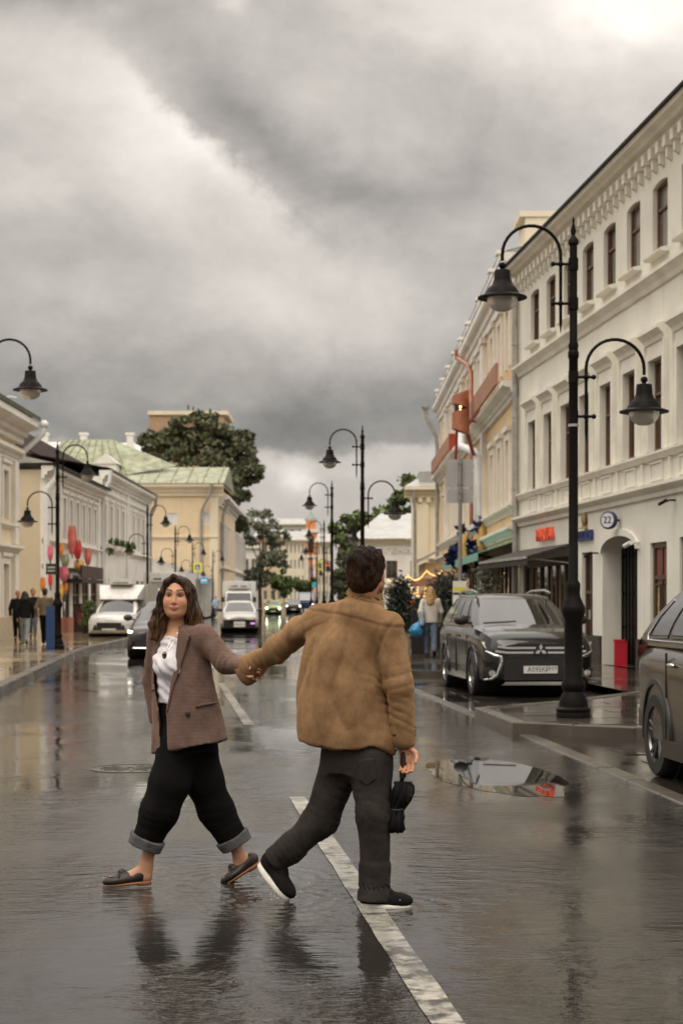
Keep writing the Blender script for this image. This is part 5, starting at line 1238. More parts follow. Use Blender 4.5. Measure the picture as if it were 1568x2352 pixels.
class Ez:      # upright loft through elliptic sections (point, half width along u, half depth)
    def __init__(s, u, secs):
        s.u = unit(u); s.v = np.cross(A((0,0,1)), s.u)
        secs = sorted(secs, key=lambda q: q[0][2]); K_ = np.array([[*q[0], q[1], q[2]] for q in secs]); n = len(K_)
        T = np.linspace(0, n-1, 12*(n-1)+1); out = []
        for t in T:
            i = min(int(t), n-2); f = t-i; p0, p1, p2, p3 = K_[max(i-1,0)], K_[i], K_[i+1], K_[min(i+2,n-1)]
            out.append(.5*((2*p1)+(-p0+p2)*f+(2*p0-5*p1+4*p2-p3)*f*f+(-p0+3*p1-3*p2+p3)*f**3))
        s.K = np.array(out); s.z0, s.z1 = s.K[0,2], s.K[-1,2]; s.K[:,2] = np.maximum.accumulate(s.K[:,2])
        s.c = s.K[:,:3].mean(axis=0); s.R = np.max(np.linalg.norm(s.K[:,:3]-s.c, axis=1)+s.K[:,3:].max(axis=1))
    def __call__(s, P):
        z = np.clip(P[:,2], s.z0, s.z1); zz = s.K[:,2]
        cx, cy, ra, rb = (np.interp(z, zz, s.K[:,j]) for j in (0,1,3,4))
        dx, dy = P[:,0]-cx, P[:,1]-cy; x = dx*s.u[0]+dy*s.u[1]; y = dx*s.v[0]+dy*s.v[1]
        m = np.sqrt((x/ra)**2+(y/rb)**2); g = np.sqrt((x/ra**2)**2+(y/rb**2)**2)+1e-9
        d = m*(m-1)/g; al = np.abs(P[:,2]-z)
        return np.where(al > 0, np.sqrt(np.maximum(d,0)**2+al**2), np.maximum(d, -np.minimum(P[:,2]-s.z0, s.z1-P[:,2])))
class Bx:      # rounded box, axes rows of M
    def __init__(s, c, h, M=None, r=.01): s.c, s.h = A(c), A(h); s.M = np.eye(3) if M is None else A(M); s.r = r; s.R = np.linalg.norm(h)+r
    def __call__(s, P):
        q = np.abs((P-s.c)@s.M.T)-s.h+s.r
        return np.linalg.norm(np.maximum(q,0), axis=1)+np.minimum(q.max(axis=1),0)-s.r
class Pp:      # prism over a polygon drawn in picture pixels at about this distance, limited to Y < ymax
    def __init__(s, poly, Y, ymax=1e9, ymin=-1e9): s.p = A(poly); s.k = Y/F; s.ym, s.yn = ymax, ymin; s.c = A((0,0,0)); s.R = 1e9
    def __call__(s, P):
        x = CX+F*P[:,0]/P[:,1]; y = HY-F*(P[:,2]-EYE)/P[:,1]; p = s.p; n = len(p)
        d = np.full(len(P), 1e18); sg = np.ones(len(P))
        for i in range(n):
            a = p[i]; b = p[i-1]; ex, ey = b-a; wx, wy = x-a[0], y-a[1]
            h = np.clip((wx*ex+wy*ey)/(ex*ex+ey*ey), 0, 1); d = np.minimum(d, (wx-ex*h)**2+(wy-ey*h)**2)
            c1 = y >= a[1]; c2 = y < b[1]; c3 = ex*wy > ey*wx
            f = (c1&c2&c3)|(~c1&~c2&~c3); sg = np.where(f, -sg, sg)
        d = sg*np.sqrt(d)*s.k
        return np.maximum(np.maximum(d, P[:,1]-s.ym), s.yn-P[:,1])
class Sum:     # a finished group used as one primitive, grown by off
    def __init__(s, prims, off=0.0): s.p, s.off = prims, off; s.c = A((0,0,0)); s.R = 1e9
    def __call__(s, P): return sdf_eval(s.p, P)-s.off
def smin(a, b, k):
    if k <= 0: return np.minimum(a, b)
    h = np.maximum(k-np.abs(a-b), 0)/k; return np.minimum(a, b)-h*h*k*.25
def sdf_eval(prims, P):
    d = np.full(len(P), 9.0)
    for (f, op, k) in prims:
        if op == 'u': d = smin(d, f(P), k)
        elif op == 's': d = -smin(-d, f(P), k)
        else: d = -smin(-d, -f(P), k)
    return d
def sdf_mesh(prims, h, pad=.03, bounds=None):
    """dual contouring by surface nets, evaluated only in blocks near the surface"""
    if bounds is None:
        lo = np.min([f.c-f.R for f, op, k in prims if op == 'u'], axis=0)-pad; hi = np.max([f.c+f.R for f, op, k in prims if op == 'u'], axis=0)+pad
    else: lo, hi = A(bounds[0]), A(bounds[1])
    B = 10; nb = np.ceil((hi-lo)/(h*B)).astype(int)+1; n = nb*B+1
    V = np.full(n, 1.0, np.float32); half = h*B/2; diag = half*1.75
    bi = np.stack(np.meshgrid(*[np.arange(q) for q in nb], indexing='ij'), -1).reshape(-1,3)
    ctr = lo+(bi*B+B/2)*h
    dc = sdf_eval(prims, ctr)
    off = np.stack(np.meshgrid(*[np.arange(B+1)]*3, indexing='ij'), -1).reshape(-1,3)
    for b, c, d in zip(bi, ctr, dc):
        i0 = b*B; sl = tuple(slice(q, q+B+1) for q in i0)
        if abs(d) > diag*1.5+.03: 
            if d < 0: V[sl] = -1.0
            continue
        loc = [(f, op, k) for (f, op, k) in prims if np.linalg.norm(f.c-c)-f.R < diag+k+.02]
        if not loc: continue
        V[sl] = sdf_eval(loc, lo+(i0+off)*h).reshape(B+1,B+1,B+1)
    S = V < 0; nx, ny, nz = S.shape
    c8 = np.zeros((nx-1,ny-1,nz-1), np.int8)
    for a in (0,1):
        for b in (0,1):
            for c in (0,1): c8 += S[a:nx-1+a, b:ny-1+b, c:nz-1+c]
    act = (c8 > 0)&(c8 < 8); I = np.argwhere(act); idx = np.full(act.shape, -1, np.int64); idx[tuple(I.T)] = np.arange(len(I))
    acc = np.zeros((len(I),3)); cnt = np.zeros(len(I))
    C = [(a,b,c) for a in (0,1) for b in (0,1) for c in (0,1)]
    for p in C:
        for ax in range(3):
            if p[ax]: continue
            q = list(p); q[ax] = 1
            v0 = V[I[:,0]+p[0], I[:,1]+p[1], I[:,2]+p[2]]; v1 = V[I[:,0]+q[0], I[:,1]+q[1], I[:,2]+q[2]]
            m = (v0 < 0) != (v1 < 0); t = np.where(m, v0/np.where(m, v0-v1, 1), 0)
            pos = np.tile(A(p), (len(I),1)); pos[:,ax] += t
            acc[m] += pos[m]; cnt += m
    P = lo+(I+acc/cnt[:,None])*h
    Fc = []
    for ax in range(3):
        u, v = [(1,2),(2,0),(0,1)][ax]
        sa = [slice(None)]*3; sb = [slice(None)]*3; sa[ax] = slice(0,-1); sb[ax] = slice(1,None)
        X0 = S[tuple(sa)]; X1 = S[tuple(sb)]
        for flip, M in ((False, X0&~X1), (True, ~X0&X1)):
            E = np.argwhere(M); E = E[(E[:,u] > 0)&(E[:,v] > 0)&(E[:,u] < S.shape[u]-1)&(E[:,v] < S.shape[v]-1)]
            if not len(E): continue
            def cell(du, dv):
                q = E.copy(); q[:,u] -= du; q[:,v] -= dv; return idx[tuple(q.T)]
            quad = np.stack([cell(1,1), cell(0,1), cell(0,0), cell(1,0)], 1)
            Fc.append(quad[:,::-1] if flip else quad)
    return P, np.concatenate(Fc)
def vnoise(P, seed=0):
    I = np.floor(P).astype(np.int64); f = P-I; f = f*f*(3-2*f); r = 0
    for a in (0,1):
        for b in (0,1):
            for c in (0,1):
                n = (I[:,0]+a)*73856093 ^ (I[:,1]+b)*19349663 ^ (I[:,2]+c)*83492791 ^ (seed*2654435)
                n = (n*1103515245+12345) & 0x7fffffff; n = (n ^ (n >> 13))*60493 & 0x7fffffff
                w = (f[:,0] if a else 1-f[:,0])*(f[:,1] if b else 1-f[:,1])*(f[:,2] if c else 1-f[:,2])
                r = r+w*(n/0x7fffffff)
    return r*2-1
def fbm(P, sc, seed=0, o=3):
    P = P*A(sc); r = 0; a = 1.0
    for i in range(o): r = r+a*vnoise(P*2**i, seed+i*17); a *= .5
    return r
def sdf_obj(name, prims, h, m, parent, origin, disp=None, color=None, bounds=None, pad=.03):
    P, Q = sdf_mesh(prims, h, pad, bounds)
    me = bpy.data.meshes.new(name); me.from_pydata((P-A(origin)).tolist(), [], Q.tolist()); me.update(); me.shade_smooth()
    if disp is not None:
        N = np.zeros(len(P)*3); me.vertex_normals.foreach_get('vector', N); N = N.reshape(-1,3)
        P2 = P+N*disp(P, N)[:,None]; me.vertices.foreach_set('co', (P2-A(origin)).ravel()); me.update()
    if color is not None:
        at = me.color_attributes.new('Col', 'FLOAT_COLOR', 'POINT'); cc = color(P); at.data.foreach_set('color', np.concatenate([cc, np.ones((len(cc),1))],1).ravel())
    me.materials.append(m); return obj(name, me, parent)
def crease(P, pts):
    """transverse folds round joints: (centre, axis, reach, wavelength, depth)"""
    r = np.zeros(len(P))
    for i, (c, ax, reach, wl, dep) in enumerate(pts):
        q = P-A(c); s = q@unit(ax); d = np.linalg.norm(q, axis=1)
        w = np.exp(-(d/reach)**2)*np.clip(.55+.9*fbm(P, (11,11,11), 150+i, 2), 0, 1.2); ph = s*math.pi/wl+2.4*fbm(P, (7,7,7), 50+i, 2); r += dep*w*(.55-1.5*(1-np.abs(np.sin(ph)))**2)
    return r
def cloth(name, base, rough=.85, weave=900, var=.2, vs=3.0, sheen=.3, stripes=None, dark=None, wr=.55):
    if name in MATS: return MATS[name]
    m = bpy.data.materials.new(name); m.use_nodes = True; MATS[name] = m
    t = m.node_tree; p = t.nodes['Principled BSDF']; n = NT(t)
    tc = n.node('ShaderNodeTexCoord'); P = X(n, tc.outputs['Object'])
    f = n.ramp(n.noise(P, vs, 6, .62), .3, .7)
    c = n.mix(f, dark or tuple(q*(1-var) for q in base), tuple(q*(1+var) for q in base))
    fine = n.noise(P, weave*.35, 2, .5)
    c = n.mix(n.ramp(fine, .35, .65)*.35, c, tuple(q*.55 for q in base))
    if stripes:
        x, y, z = n.sep(P)
        st = n.math('SINE', z*stripes[0])
        c = n.mix(n.ramp(st, -.3, .6)*stripes[1], c, stripes[2])
    n.put(p.inputs['Base Color'], c); p.inputs['Roughness'].default_value = rough; p.inputs['Specular IOR Level'].default_value = .25
    p.inputs['Sheen Weight'].default_value = sheen; p.inputs['Sheen Roughness'].default_value = .5; p.inputs['Specular IOR Level'].default_value = .12; p.inputs['Sheen Tint'].default_value = (*[min(1,q*3) for q in base], 1)
    b0 = n.node('ShaderNodeBump'); b0.inputs['Strength'].default_value = wr; b0.inputs['Distance'].default_value = .022
    n.put(b0.inputs['Height'], n.noise(n.scale(P, (1,1,.5)), 8, 2, .5, dist=.5)+n.noise(n.scale(P, (1,1,.6)), 22, 3, .5, dist=.4)*.3)
    b = n.node('ShaderNodeBump'); b.inputs['Strength'].default_value = .35; b.inputs['Distance'].default_value = .002
    n.put(b.inputs['Height'], fine*0.6+n.noise(P, 60, 4, .6)); t.links.new(b0.outputs[0], b.inputs['Normal']); t.links.new(b.outputs[0], p.inputs['Normal'])
    return m
def skin_mat():
    m = bpy.data.materials.new('skin'); m.use_nodes = True
    t = m.node_tree; p = t.nodes['Principled BSDF']; n = NT(t)
    a = n.node('ShaderNodeAttribute'); a.attribute_name = 'Col'
    tc = n.node('ShaderNodeTexCoord'); P = X(n, tc.outputs['Object'])
    n.put(p.inputs['Base Color'], n.mix(n.ramp(n.noise(P, 45, 4, .6), .3, .7)*.12, X(n, a.outputs['Color']), (.42,.16,.10)))
    p.inputs['Roughness'].default_value = .48; p.inputs['Subsurface Weight'].default_value = .12; p.inputs['Subsurface Radius'].default_value = (.012,.005,.003); p.inputs['Subsurface Scale'].default_value = .6
    p.inputs['Specular IOR Level'].default_value = .35
    return m
M_skin = skin_mat()
SKIN = A((.50,.265,.155))
def frame(f, up=(0,0,1)):      # rows: right-hand axis (image), forward, up for a head/torso facing f
    f = unit(f); up = A(up); r = unit(np.cross(f, up)); u = np.cross(r, f); return np.stack([r, f, u])
def head_prims(o, M, s=1.0, male=False):
    """o: point between the eyes' level and ear line; M rows (right, forward, up)"""
    def T(x,y,z): return A(o)+s*(x*M[0]+y*M[1]+z*M[2])
    e = lambda c, r: El(T(*c), [q*s for q in r], M)
    rc = lambda a, b, ra, rb: Rc(T(*a), T(*b), ra*s, rb*s)
    L = [(e((0,-.018,.030),(.073,.090,.080)),'u',0), (e((0,.015,-.030),(.062,.068,.082)),'u',.04), (e((0,.028,-.072),(.045 if not male else .056,.050,.046)),'u',.03), (e((0,.062,-.099),(.022,.020,.018)),'u',.02)]
    for q in (-1,1):
        L += [(e((q*.036,.052,-.036),(.028,.026,.030)),'u',.025), (rc((q*.052,-.005,-.045),(q*.030,.037,-.090),.022,.019),'u',.03)]
    L += [(rc((-.034,.070,.024),(.034,.070,.024),.013,.013),'u',.02)]
    for q in (-1,1): L += [(e((q*.031,.094,.001),(.022,.020,.014)),'s',.014)]
    for q in (-1,1): L += [(e((q*.031,.0645,.001),(.014,.0135,.0105)),'u',.004)]
    L += [(rc((0,.079,.014),(0,.097,-.034),.0065,.0088),'u',.014), (e((0,.090,-.040),(.0145,.010,.0078)),'u',.008)]
    L += [(e((0,.0835,-.0635),(.022,.010,.0062)),'u',.006), (e((0,.0835,-.0735),(.018,.010,.0066)),'u',.005)]
    for q in (-1,1): L += [(e((q*.074,-.012,-.005),(.010,.018,.030)),'u',.010)]
    return L, T
def face_color(o, M, s=1.0, base=SKIN, lips=(.42,.12,.10), beard=None, brow=(.035,.02,.014)):
    def col(P):
        q = (P-A(o))@M.T/s; x, y, z = q.T; c = np.tile(base, (len(P),1)); ax = np.abs(x)
        def mixc(mask, cc): 
            nonlocal c; c = c*(1-mask[:,None])+A(cc)*mask[:,None]
        sm = lambda v, a, b: np.clip((v-a)/(b-a), 0, 1)
        face = (y > .03)&(z > -.14)&(z < .12)
        mixc(face*np.exp(-((ax-.042)/.018)**2-((z+.035)/.020)**2)*.45, base*A((1.0,.62,.55)))
        mixc(face*np.exp(-(x/.012)**2-((z+.040)/.012)**2)*.35, base*A((1,.7,.62)))
        lipm = face*(1-sm(np.sqrt((x/.025)**2+((z+.0685)/.0115)**2), .75, 1.05)); mixc(lipm, lips)
        mixc(face*(1-sm(np.abs(z+.0685)/.0022, .4, 1.2))*(ax < .024), A(lips)*.45)
        bz = .0275+.006*np.sin(np.clip((ax-.012)/.042,0,1)*2.4); mixc(face*(1-sm(np.abs(z-bz), .0034, .0064))*(ax > .012)*(ax < .052)*1.0, brow)
        eye = face*(1-sm(np.sqrt(((ax-.031)/.0185)**2+((z-.0015)/.0085)**2), .8, 1.1)); mixc(eye*.95, (.06,.032,.024))
        wh = face*(1-sm(np.sqrt(((ax-.031)/.0135)**2+((z+.0005)/.0042)**2), .7, 1.1)); mixc(wh*.8, (.36,.30,.27))
        ir = face*(1-sm(np.sqrt((ax-.0315)**2+(z-.0005)**2), 0.0055, .0078)); mixc(ir, (.014,.008,.006))
        mixc(face*(1-sm(np.abs(z-.0065-.002*(1-((ax-.031)/.016)**2)), .0010, .0028))*(ax > .014)*(ax < .049)*.9, (.02,.012,.01))
        if beard is not None:
            bm = sm(.0-z, .045, .075)*(z > -.16)*(y > -.03); mixc(bm*.75*(1-lipm), beard); mixc((z<-.02)*(z>-.1)*(ax>.055)*(y<.045)*(y>.0)*.7, beard)
        return c
    return col
def hand_prims(wr, fwd, nrm, s=1.0, curl=.6, side=1, spread=.0):
    """wr: wrist, fwd: towards the knuckles, nrm: out of the palm; side +1 puts the thumb towards fwd x nrm"""
    f = unit(fwd); n = A(nrm); n = unit(n-(n@f)*f); t = np.cross(f, n)*side; w = A(wr); L = []
    T = lambda a, b, c: w+s*(a*f+b*t+c*n)
    L.append((Ec(T(-.01,0,0), T(.085,0,0), t, (.030*s,.017*s), (.041*s,.014*s)), 'u', .015))
    for i, (b, ln) in enumerate(((.030,.078),(.010,.086),(-.011,.080),(-.030,.062))):
        p = T(.080,b,0); ang = 0.0; d = f
        for k, (fr, rad) in enumerate(((.45,.0092),(.32,.0085),(.23,.0076))):
            ang += curl*(.55 if k == 0 else .8); d = f*math.cos(ang)+n*math.sin(ang)+t*spread*(b/.03)
            q = p+unit(d)*ln*fr*s; L.append((Rc(p, q, rad*s, rad*s*.95), 'u', .004)); p = q
    p = T(.015,.026,.006)
    for (dv, ln, rad) in (((.6,.75,.35),.042,.0125),((.85,.25,.55),.032,.0100),((.8,-.15,.65),.026,.0088)):
        q = p+s*ln*unit(dv[0]*f+dv[1]*t+dv[2]*n); L.append((Rc(p, q, rad*s, rad*s*.9), 'u', .006)); p = q
    return L
# ---------------------------------------------------------------- the couple crossing the road
YW_ = 8.95
def J(x, y, dy=0.0): return A(W(x, y, YW_+dy))
M_blz = cloth('rose_brown_check_wool', (.165,.106,.085), .9, 700, .25, 7, .3, stripes=(900,.55,(.055,.034,.030)), wr=.4)
M_lap = cloth('rose_brown_lapel_wool', (.135,.088,.068), .9, 700, .15, 6, .25)
M_tee = cloth('white_cotton', (.70,.67,.71), .85, 900, .06, 4, .1)
M_blk = cloth('black_cotton', (.0060,.0053,.0053), .95, 900, .3, 4, .0)
M_cuff = cloth('grey_denim_turn_up', (.10,.097,.10), .9, 700, .25, 14, .1)
M_loaf = mat('dark_brown_leather', (.018,.009,.0065), .42, var=.4, vscale=18, spec=.35)
M_gum = mat('gum_sole', (.22,.09,.035), .6, var=.2, vscale=20)
woman = empty('person', J(420,2034), 0, 'woman with long brown hair in brown checked blazer and black trousers', 'person', 'couple holding hands in the road')
WO = woman.location
fT = unit((-.64,-.77,0)); lT = unit((.77,-.64,0))      # chest direction, her left
ho = J(406,1370,-.02); Mh_ = frame((-.06,-1,.04), (.02,0,1)); Mh_ = np.stack([-Mh_[0]*-1, Mh_[1], Mh_[2]])
hp, T_ = head_prims(ho, Mh_, .94)
S = J(416,1458); nb = J(408,1440,.02)
shL = S+lT*.165; shR = S-lT*.165; hip = J(432,1690); 
elL = J(517,1521,-.17); wrL = J(561,1532,-.25); elR = J(354,1560,.16); wrR = J(362,1650,.15)
kL = J(372,1835,-.09); aL = J(336,1985,-.06); kR = J(489,1832,.09); aR = J(551,1968,.12)
hipL = J(405,1695,-.04); hipR = J(455,1695,.06)
footL0, footL1 = J(334,2012,-.06), J(256,2022,-.08)
footR0, footR1 = J(572,1978,.13), J(522,2014,.10)
skinp = list(hp)
skinp += [(Rc(ho+A((0,.025,-.07)), nb+A((0,.0,-.02)), .042,.047),'u',.03), (Rc(nb+A((0,0,-.02)), S+A((0,0,-.02)), .052,.07),'u',.04)]
skinp += [(Ez(lT, [(S+A((0,0,-.01)),.13,.075),(J(418,1520),.125,.085),(J(424,1600),.11,.08),(hip,.14,.095)]),'u',.05)]
for sh, el, wr in ((shL,elL,wrL),(shR,elR,wrR)): skinp += [(Rc(sh, el, .045,.036),'u',.04), (Rc(el, wr, .036,.026),'u',.02)]
for hp_, kn, an in ((hipL,kL,aL),(hipR,kR,aR)): skinp += [(Rc(hp_, kn, .070,.050),'u',.05), (Rc(kn, an, .048,.031),'u',.03)]
skinp += [(Rc(aL, footL0+A((.0,0,.0)), .033,.030),'u',.02), (Rc(footL0, footL1, .030,.024),'u',.03), (Rc(aL+A((0,0,-.02)), footL0.copy()*.4+footL1*.6, .030,.024),'u',.02)]
skinp += [(Rc(aR, footR0, .033,.030),'u',.02), (Rc(footR0, footR1, .030,.022),'u',.03), (Rc(aR+A((0,0,-.01)), footR0*.4+footR1*.6, .030,.022),'u',.02)]
hd = unit(A((.92,-.25,-.12)))
skinp += hand_prims(wrL+hd*.0, hd, (-.1,-.9,.2), .80, .9, 1)
skinp += hand_prims(wrR, (.05,0,-1), (.9,-.2,0), .86, .4, 1)
fc = face_color(ho, Mh_, .94)
def wcol(P):
    c = fc(P); low = (P[:,2] < .9); c[low] = SKIN*.92; return c
sdf_obj('body', skinp, .0048, M_skin, woman, WO, color=wcol)
# blazer
Yb = YW_
bl = [(Ez(lT, [(J(415,1446),.135,.075),(J(416,1475),.168,.098),(J(417,1520),.182,.122),(J(424,1600),.198,.148),(J(434,1670),.215,.172),(J(442,1745),.232,.195)]),'u',0)]
bl += [(Rc(S+lT*.02, shL+A((0,0,-.012)), .060,.056),'u',.04), (Rc(S-lT*.02, shR+A((0,0,-.012)), .060,.054),'u',.04)]
bl += [(Rc(shL+A((0,0,-.015)), elL, .062,.060),'u',.035), (Rc(elL, wrL+hd*.01, .060,.046),'u',.02)]
bl += [(Rc(shR+A((0,0,-.015)), elR, .060,.055),'u',.03), (Rc(elR, wrR, .055,.048),'u',.02)]
core = list(bl)
opening = [(382,1440),(368,1475),(352,1528),(355,1580),(364,1630),(371,1740),(388,1740),(383,1650),(381,1636),(389,1597),(402,1520),(414,1449),(404,1436)]
bl += [(Rc(nb+A((0,0,.05)), nb+A((0,-.02,-.035)), .050,.060),'s',.01), (Pp(opening, Yb, YW_+.06),'s',.006)]
hemline = [(300,1400),(300,1760),(347,1731),(372,1727),(388,1724),(440,1716),(500,1706),(533,1693),(545,1688),(620,1600),(620,1400)]
bl += [(Pp(hemline, Yb),'i',.004)]
def bdisp(P, N):
    d = .009*fbm(P, (7,7,3.0), 3)+.004*fbm(P, (20,20,9), 5)
    return d+crease(P, [(elL,wrL-elL+A((0,0,.05)),.10,.035,.006),(shL+(elL-shL)*.5,elL-shL+A((.1,0,.1)),.09,.045,.005),(J(470,1560,-.1),(.6,0,1),.12,.07,.004)])
sdf_obj('blazer', bl, .0065, M_blz, woman, WO, disp=bdisp, bounds=(np.minimum(J(325,1750,-.5),J(325,1750,.4))-A((0,.02,0)), J(610,1425,.4)))
blz = woman.children[-1]
def patch_on(name, prims, poly, off, m, par, h=.005, Y=YW_, ymax=None, inner=-.004, bnd=None):
    xs = [p[0] for p in poly]; ys = [p[1] for p in poly]
    b = (A(W(min(xs)-14, max(ys)+14, Y)), A(W(max(xs)+14, min(ys)-14, Y)))
    lo = np.minimum(*b); hi = np.maximum(*b); lo[1] = Y-.42; hi[1] = ymax or Y
    pr = [(Sum(prims, off),'u',0), (Sum(prims, inner),'s',0), (Pp(poly, Y, ymax or Y),'i',.002)]
    return sdf_obj(name, pr, h, m, par, WO if par is blz or par is woman else par_origin(par), bounds=(lo, hi))
def par_origin(p):
    while p.parent: p = p.parent
    return p.location
patch_on('lapel', core, [(410,1446),(424,1446),(437,1459),(428,1490),(414,1534),(400,1575),(384,1637),(381,1636),(389,1597),(402,1520)], .011, M_lap, blz, ymax=YW_+.03)
patch_on('pocket_welt', core, [(448,1620),(498,1611),(499,1615),(449,1625)], .009, M_lap, blz, .004, ymax=YW_-.02)
patch_on('pocket_welt', core, [(346,1583),(357,1581),(357,1584),(346,1586)], .009, M_lap, blz, .004, ymax=YW_+.1)
patch_on('button', core, [(431+6*math.cos(a), 1639+6*math.sin(a)) for a in np.linspace(0,6.28,9)[:-1]], .012, mat('dark_horn_button', (.02,.014,.01), .3), blz, .0035, ymax=YW_-.02)
# white T-shirt
tee = [(Ec(J(412,1447,.01), J(414,1475), lT, (.085,.06),(.135,.085)),'u',0), (Ez(lT, [(J(413,1465),.12,.078),(J(414,1490),.142,.096),(J(414,1525),.150,.106),(J(418,1615),.146,.106)]),'u',.03), (El(J(394,1530,-.10),(.07,.06,.06)),'u',.05), (El(J(377,1522,.0),(.06,.06,.06)),'u',.05), (Rc(nb+A((0,-.01,.05)), nb+A((0,-.03,-.008)), .048,.056),'s',.008)]
sdf_obj('t_shirt', tee, .006, M_tee, woman, WO, disp=lambda P, N: .006*fbm(P, (9,9,5), 9)+.003*np.sin((P[:,2]*1.2+P[:,0]*.9)*95+3*fbm(P,(8,8,8),4,2)))
# trousers with turned-up cuffs
cL, cR = J(337,1932,-.075), J(538,1930,.115)
tr = [(Ez(lT, [(J(420,1604),.140,.102),(J(425,1660),.158,.118),(J(428,1725),.165,.132)]),'u',0)]
tr += [(Rc(J(408,1712,-.05), J(389,1800,-.09), .098,.104),'u',.06), (Rc(J(389,1800,-.09), J(366,1862,-.09), .102,.094),'u',.05), (Rc(J(366,1862,-.09), cL, .094,.078),'u',.05)]
tr += [(Rc(J(455,1712,.05), J(468,1795,.08), .094,.098),'u',.06), (Rc(J(468,1795,.08), J(495,1858,.10), .096,.088),'u',.05), (Rc(J(495,1858,.10), cR, .088,.075),'u',.05)]
tL = unit(cL-J(366,1862,-.09)); tR = unit(cR-J(495,1858,.10))
class Half:
    def __init__(s, p, n): s.p, s.n = A(p), unit(n); s.c = A(p); s.R = .3
    def __call__(s, P): return (P-s.p)@s.n
class Near:   # half space acting only near one leg
    def __init__(s, p, n, r): s.p, s.n, s.r = A(p), unit(n), r; s.c = A(p); s.R = r
    def __call__(s, P): return np.maximum(-((P-s.p)@s.n), np.linalg.norm(P-s.p, axis=1)-s.r)
tr += [(Near(cL+tL*.012, tL, .2),'s',.004), (Near(cR+tR*.012, tR, .2),'s',.004)]
sdf_obj('trousers', tr, .008, M_blk, woman, WO, disp=lambda P, N: .006*fbm(P, (6,6,4), 21)+crease(P, [(J(352,1862,-.09),(.3,0,1),.14,.05,.005),(J(506,1858,.1),(-.3,0,1),.14,.05,.005)]))
trs = woman.children[-1]
for (c, t, sx) in ((cL+tL*.006,tL,1),(cR+tR*.004,tR,-1)):
    cf = [(Ec(c-t*.030, c+t*.028, (1,0,0), (.097,.092),(.090,.086)),'u',0), (Ec(c+t*.010, c+t*.06, (1,0,0), (.078,.074),(.078,.074)),'s',.004)]
    sdf_obj('turn_up', cf, .006, M_cuff, trs, WO, disp=lambda P, N: .003*fbm(P, (16,16,16), 33))
# loafers
def loafer(h0, t0, up, flex):
    h0, t0 = A(h0), A(t0); ax = unit(t0-h0); side = unit(np.cross(ax, A(up))); u2 = np.cross(side, ax)
    L = np.linalg.norm(t0-h0); M = np.stack([ax, side, u2]); md = h0+ax*L*.5
    up_ = [(El(h0+ax*.01+u2*.012, (.052,.036,.040), M),'u',0), (El(md+u2*-.004, (.105,.039,.029), M),'u',.03), (El(t0-ax*.045+u2*-.010, (.072,.042,.022), M),'u',.025), (Rc(md+u2*.02-ax*.01, md+u2*.034+ax*.02, .022,.02),'u',.02)]
    up_ += [(El(h0+ax*.045+u2*.062, (.062,.030,.046), M),'s',.008), (Bx(md-u2*.060, (.3,.2,.03), M),'s',.003)]
    sole = [(El(md-u2*.028+ax*.002, (.128,.046,.011), M),'u',0), (Bx(h0-u2*.032+ax*.005, (.038,.034,.012), M, .008),'u',.006)]
    root = sdf_obj('shoe', up_, .005, M_loaf, woman, WO)
    sdf_obj('sole', sole, .005, M_gum, root, WO)
    st = [(Bx(md+ax*.035+u2*.022, (.012,.046,.020), M, .006),'u',0), (El(md+ax*.035-u2*.01, (.2,.041,.040), M),'s',0)]
    rim = [Vector(t0-ax*(.048-.042*math.cos(a))+side*.030*math.sin(a)+u2*(.012+.004*math.cos(a))-A(WO)) for a in np.linspace(-2.2,2.2,17)]
    MB().tube(rim, .0032, 6).build('apron_seam', M_loaf, root, smooth=60)
    sdf_obj('strap', [(El(md+ax*.036+u2*.002,(.014,.0425,.033),M),'u',0)], .005, M_loaf, root, WO)
loafer(J(333,2013,-.06), J(247,2021,-.08), (0,0,1), 0)
loafer(J(578,1978,.13), J(517,2018,.09), (-.4,.1,1), 1)
# hair: volume, loose locks
M_hair = bpy.data.materials.new('brown_hair'); M_hair.use_nodes = True
def hair_mat(m, dark, light, zlo, zhi):
    t = m.node_tree; p = t.nodes['Principled BSDF']; n = NT(t)
    g = n.node('ShaderNodeNewGeometry'); P = X(n, g.outputs['Position']); x, y, z = n.sep(P)
    st = n.noise(n.scale(P, (1,1,.22)), 55, 5, .6); tip = n.ramp(z, zhi, zlo)
    c = n.mix(n.ramp(st+tip*.22, .42, .78), dark, light); n.put(p.inputs['Base Color'], c)
    p.inputs['Roughness'].default_value = .5; p.inputs['Specular IOR Level'].default_value = .2
    b = n.node('ShaderNodeBump'); b.inputs['Strength'].default_value = .8; b.inputs['Distance'].default_value = .006
    n.put(b.inputs['Height'], n.noise(n.scale(P, (1,1,.16)), 90, 4, .6)); t.links.new(b.outputs[0], p.inputs['Normal'])
hair_mat(M_hair, (.014,.0075,.005), (.115,.055,.024), 1.24, 1.52)
hr = [(El(T_(0,-.028,.030),(.082,.094,.085),Mh_),'u',0)]
def lock(pts, rad, k=.02):
    for (a, b), (ra, rb) in zip(zip(pts, pts[1:]), zip(rad, rad[1:])): hr.append((Rc(a, b, ra, rb),'u',k))
lock([T_(-.045,-.01,.068),T_(-.074,.005,.0),T_(-.090,-.005,-.09),T_(-.112,-.03,-.18),T_(-.132,-.04,-.26)], [.032,.024,.033,.042,.024])
lock([T_(-.055,-.05,.03),T_(-.075,-.05,-.10),T_(-.095,-.06,-.22)], [.045,.05,.045])
lock([T_(.050,-.01,.065),T_(.078,.005,-.01),T_(.092,-.005,-.09),T_(.110,-.01,-.16),T_(.120,.0,-.225)], [.032,.024,.033,.040,.020])
lock([T_(.055,-.05,.03),T_(.070,-.055,-.10),T_(.082,-.06,-.2)], [.045,.048,.045])
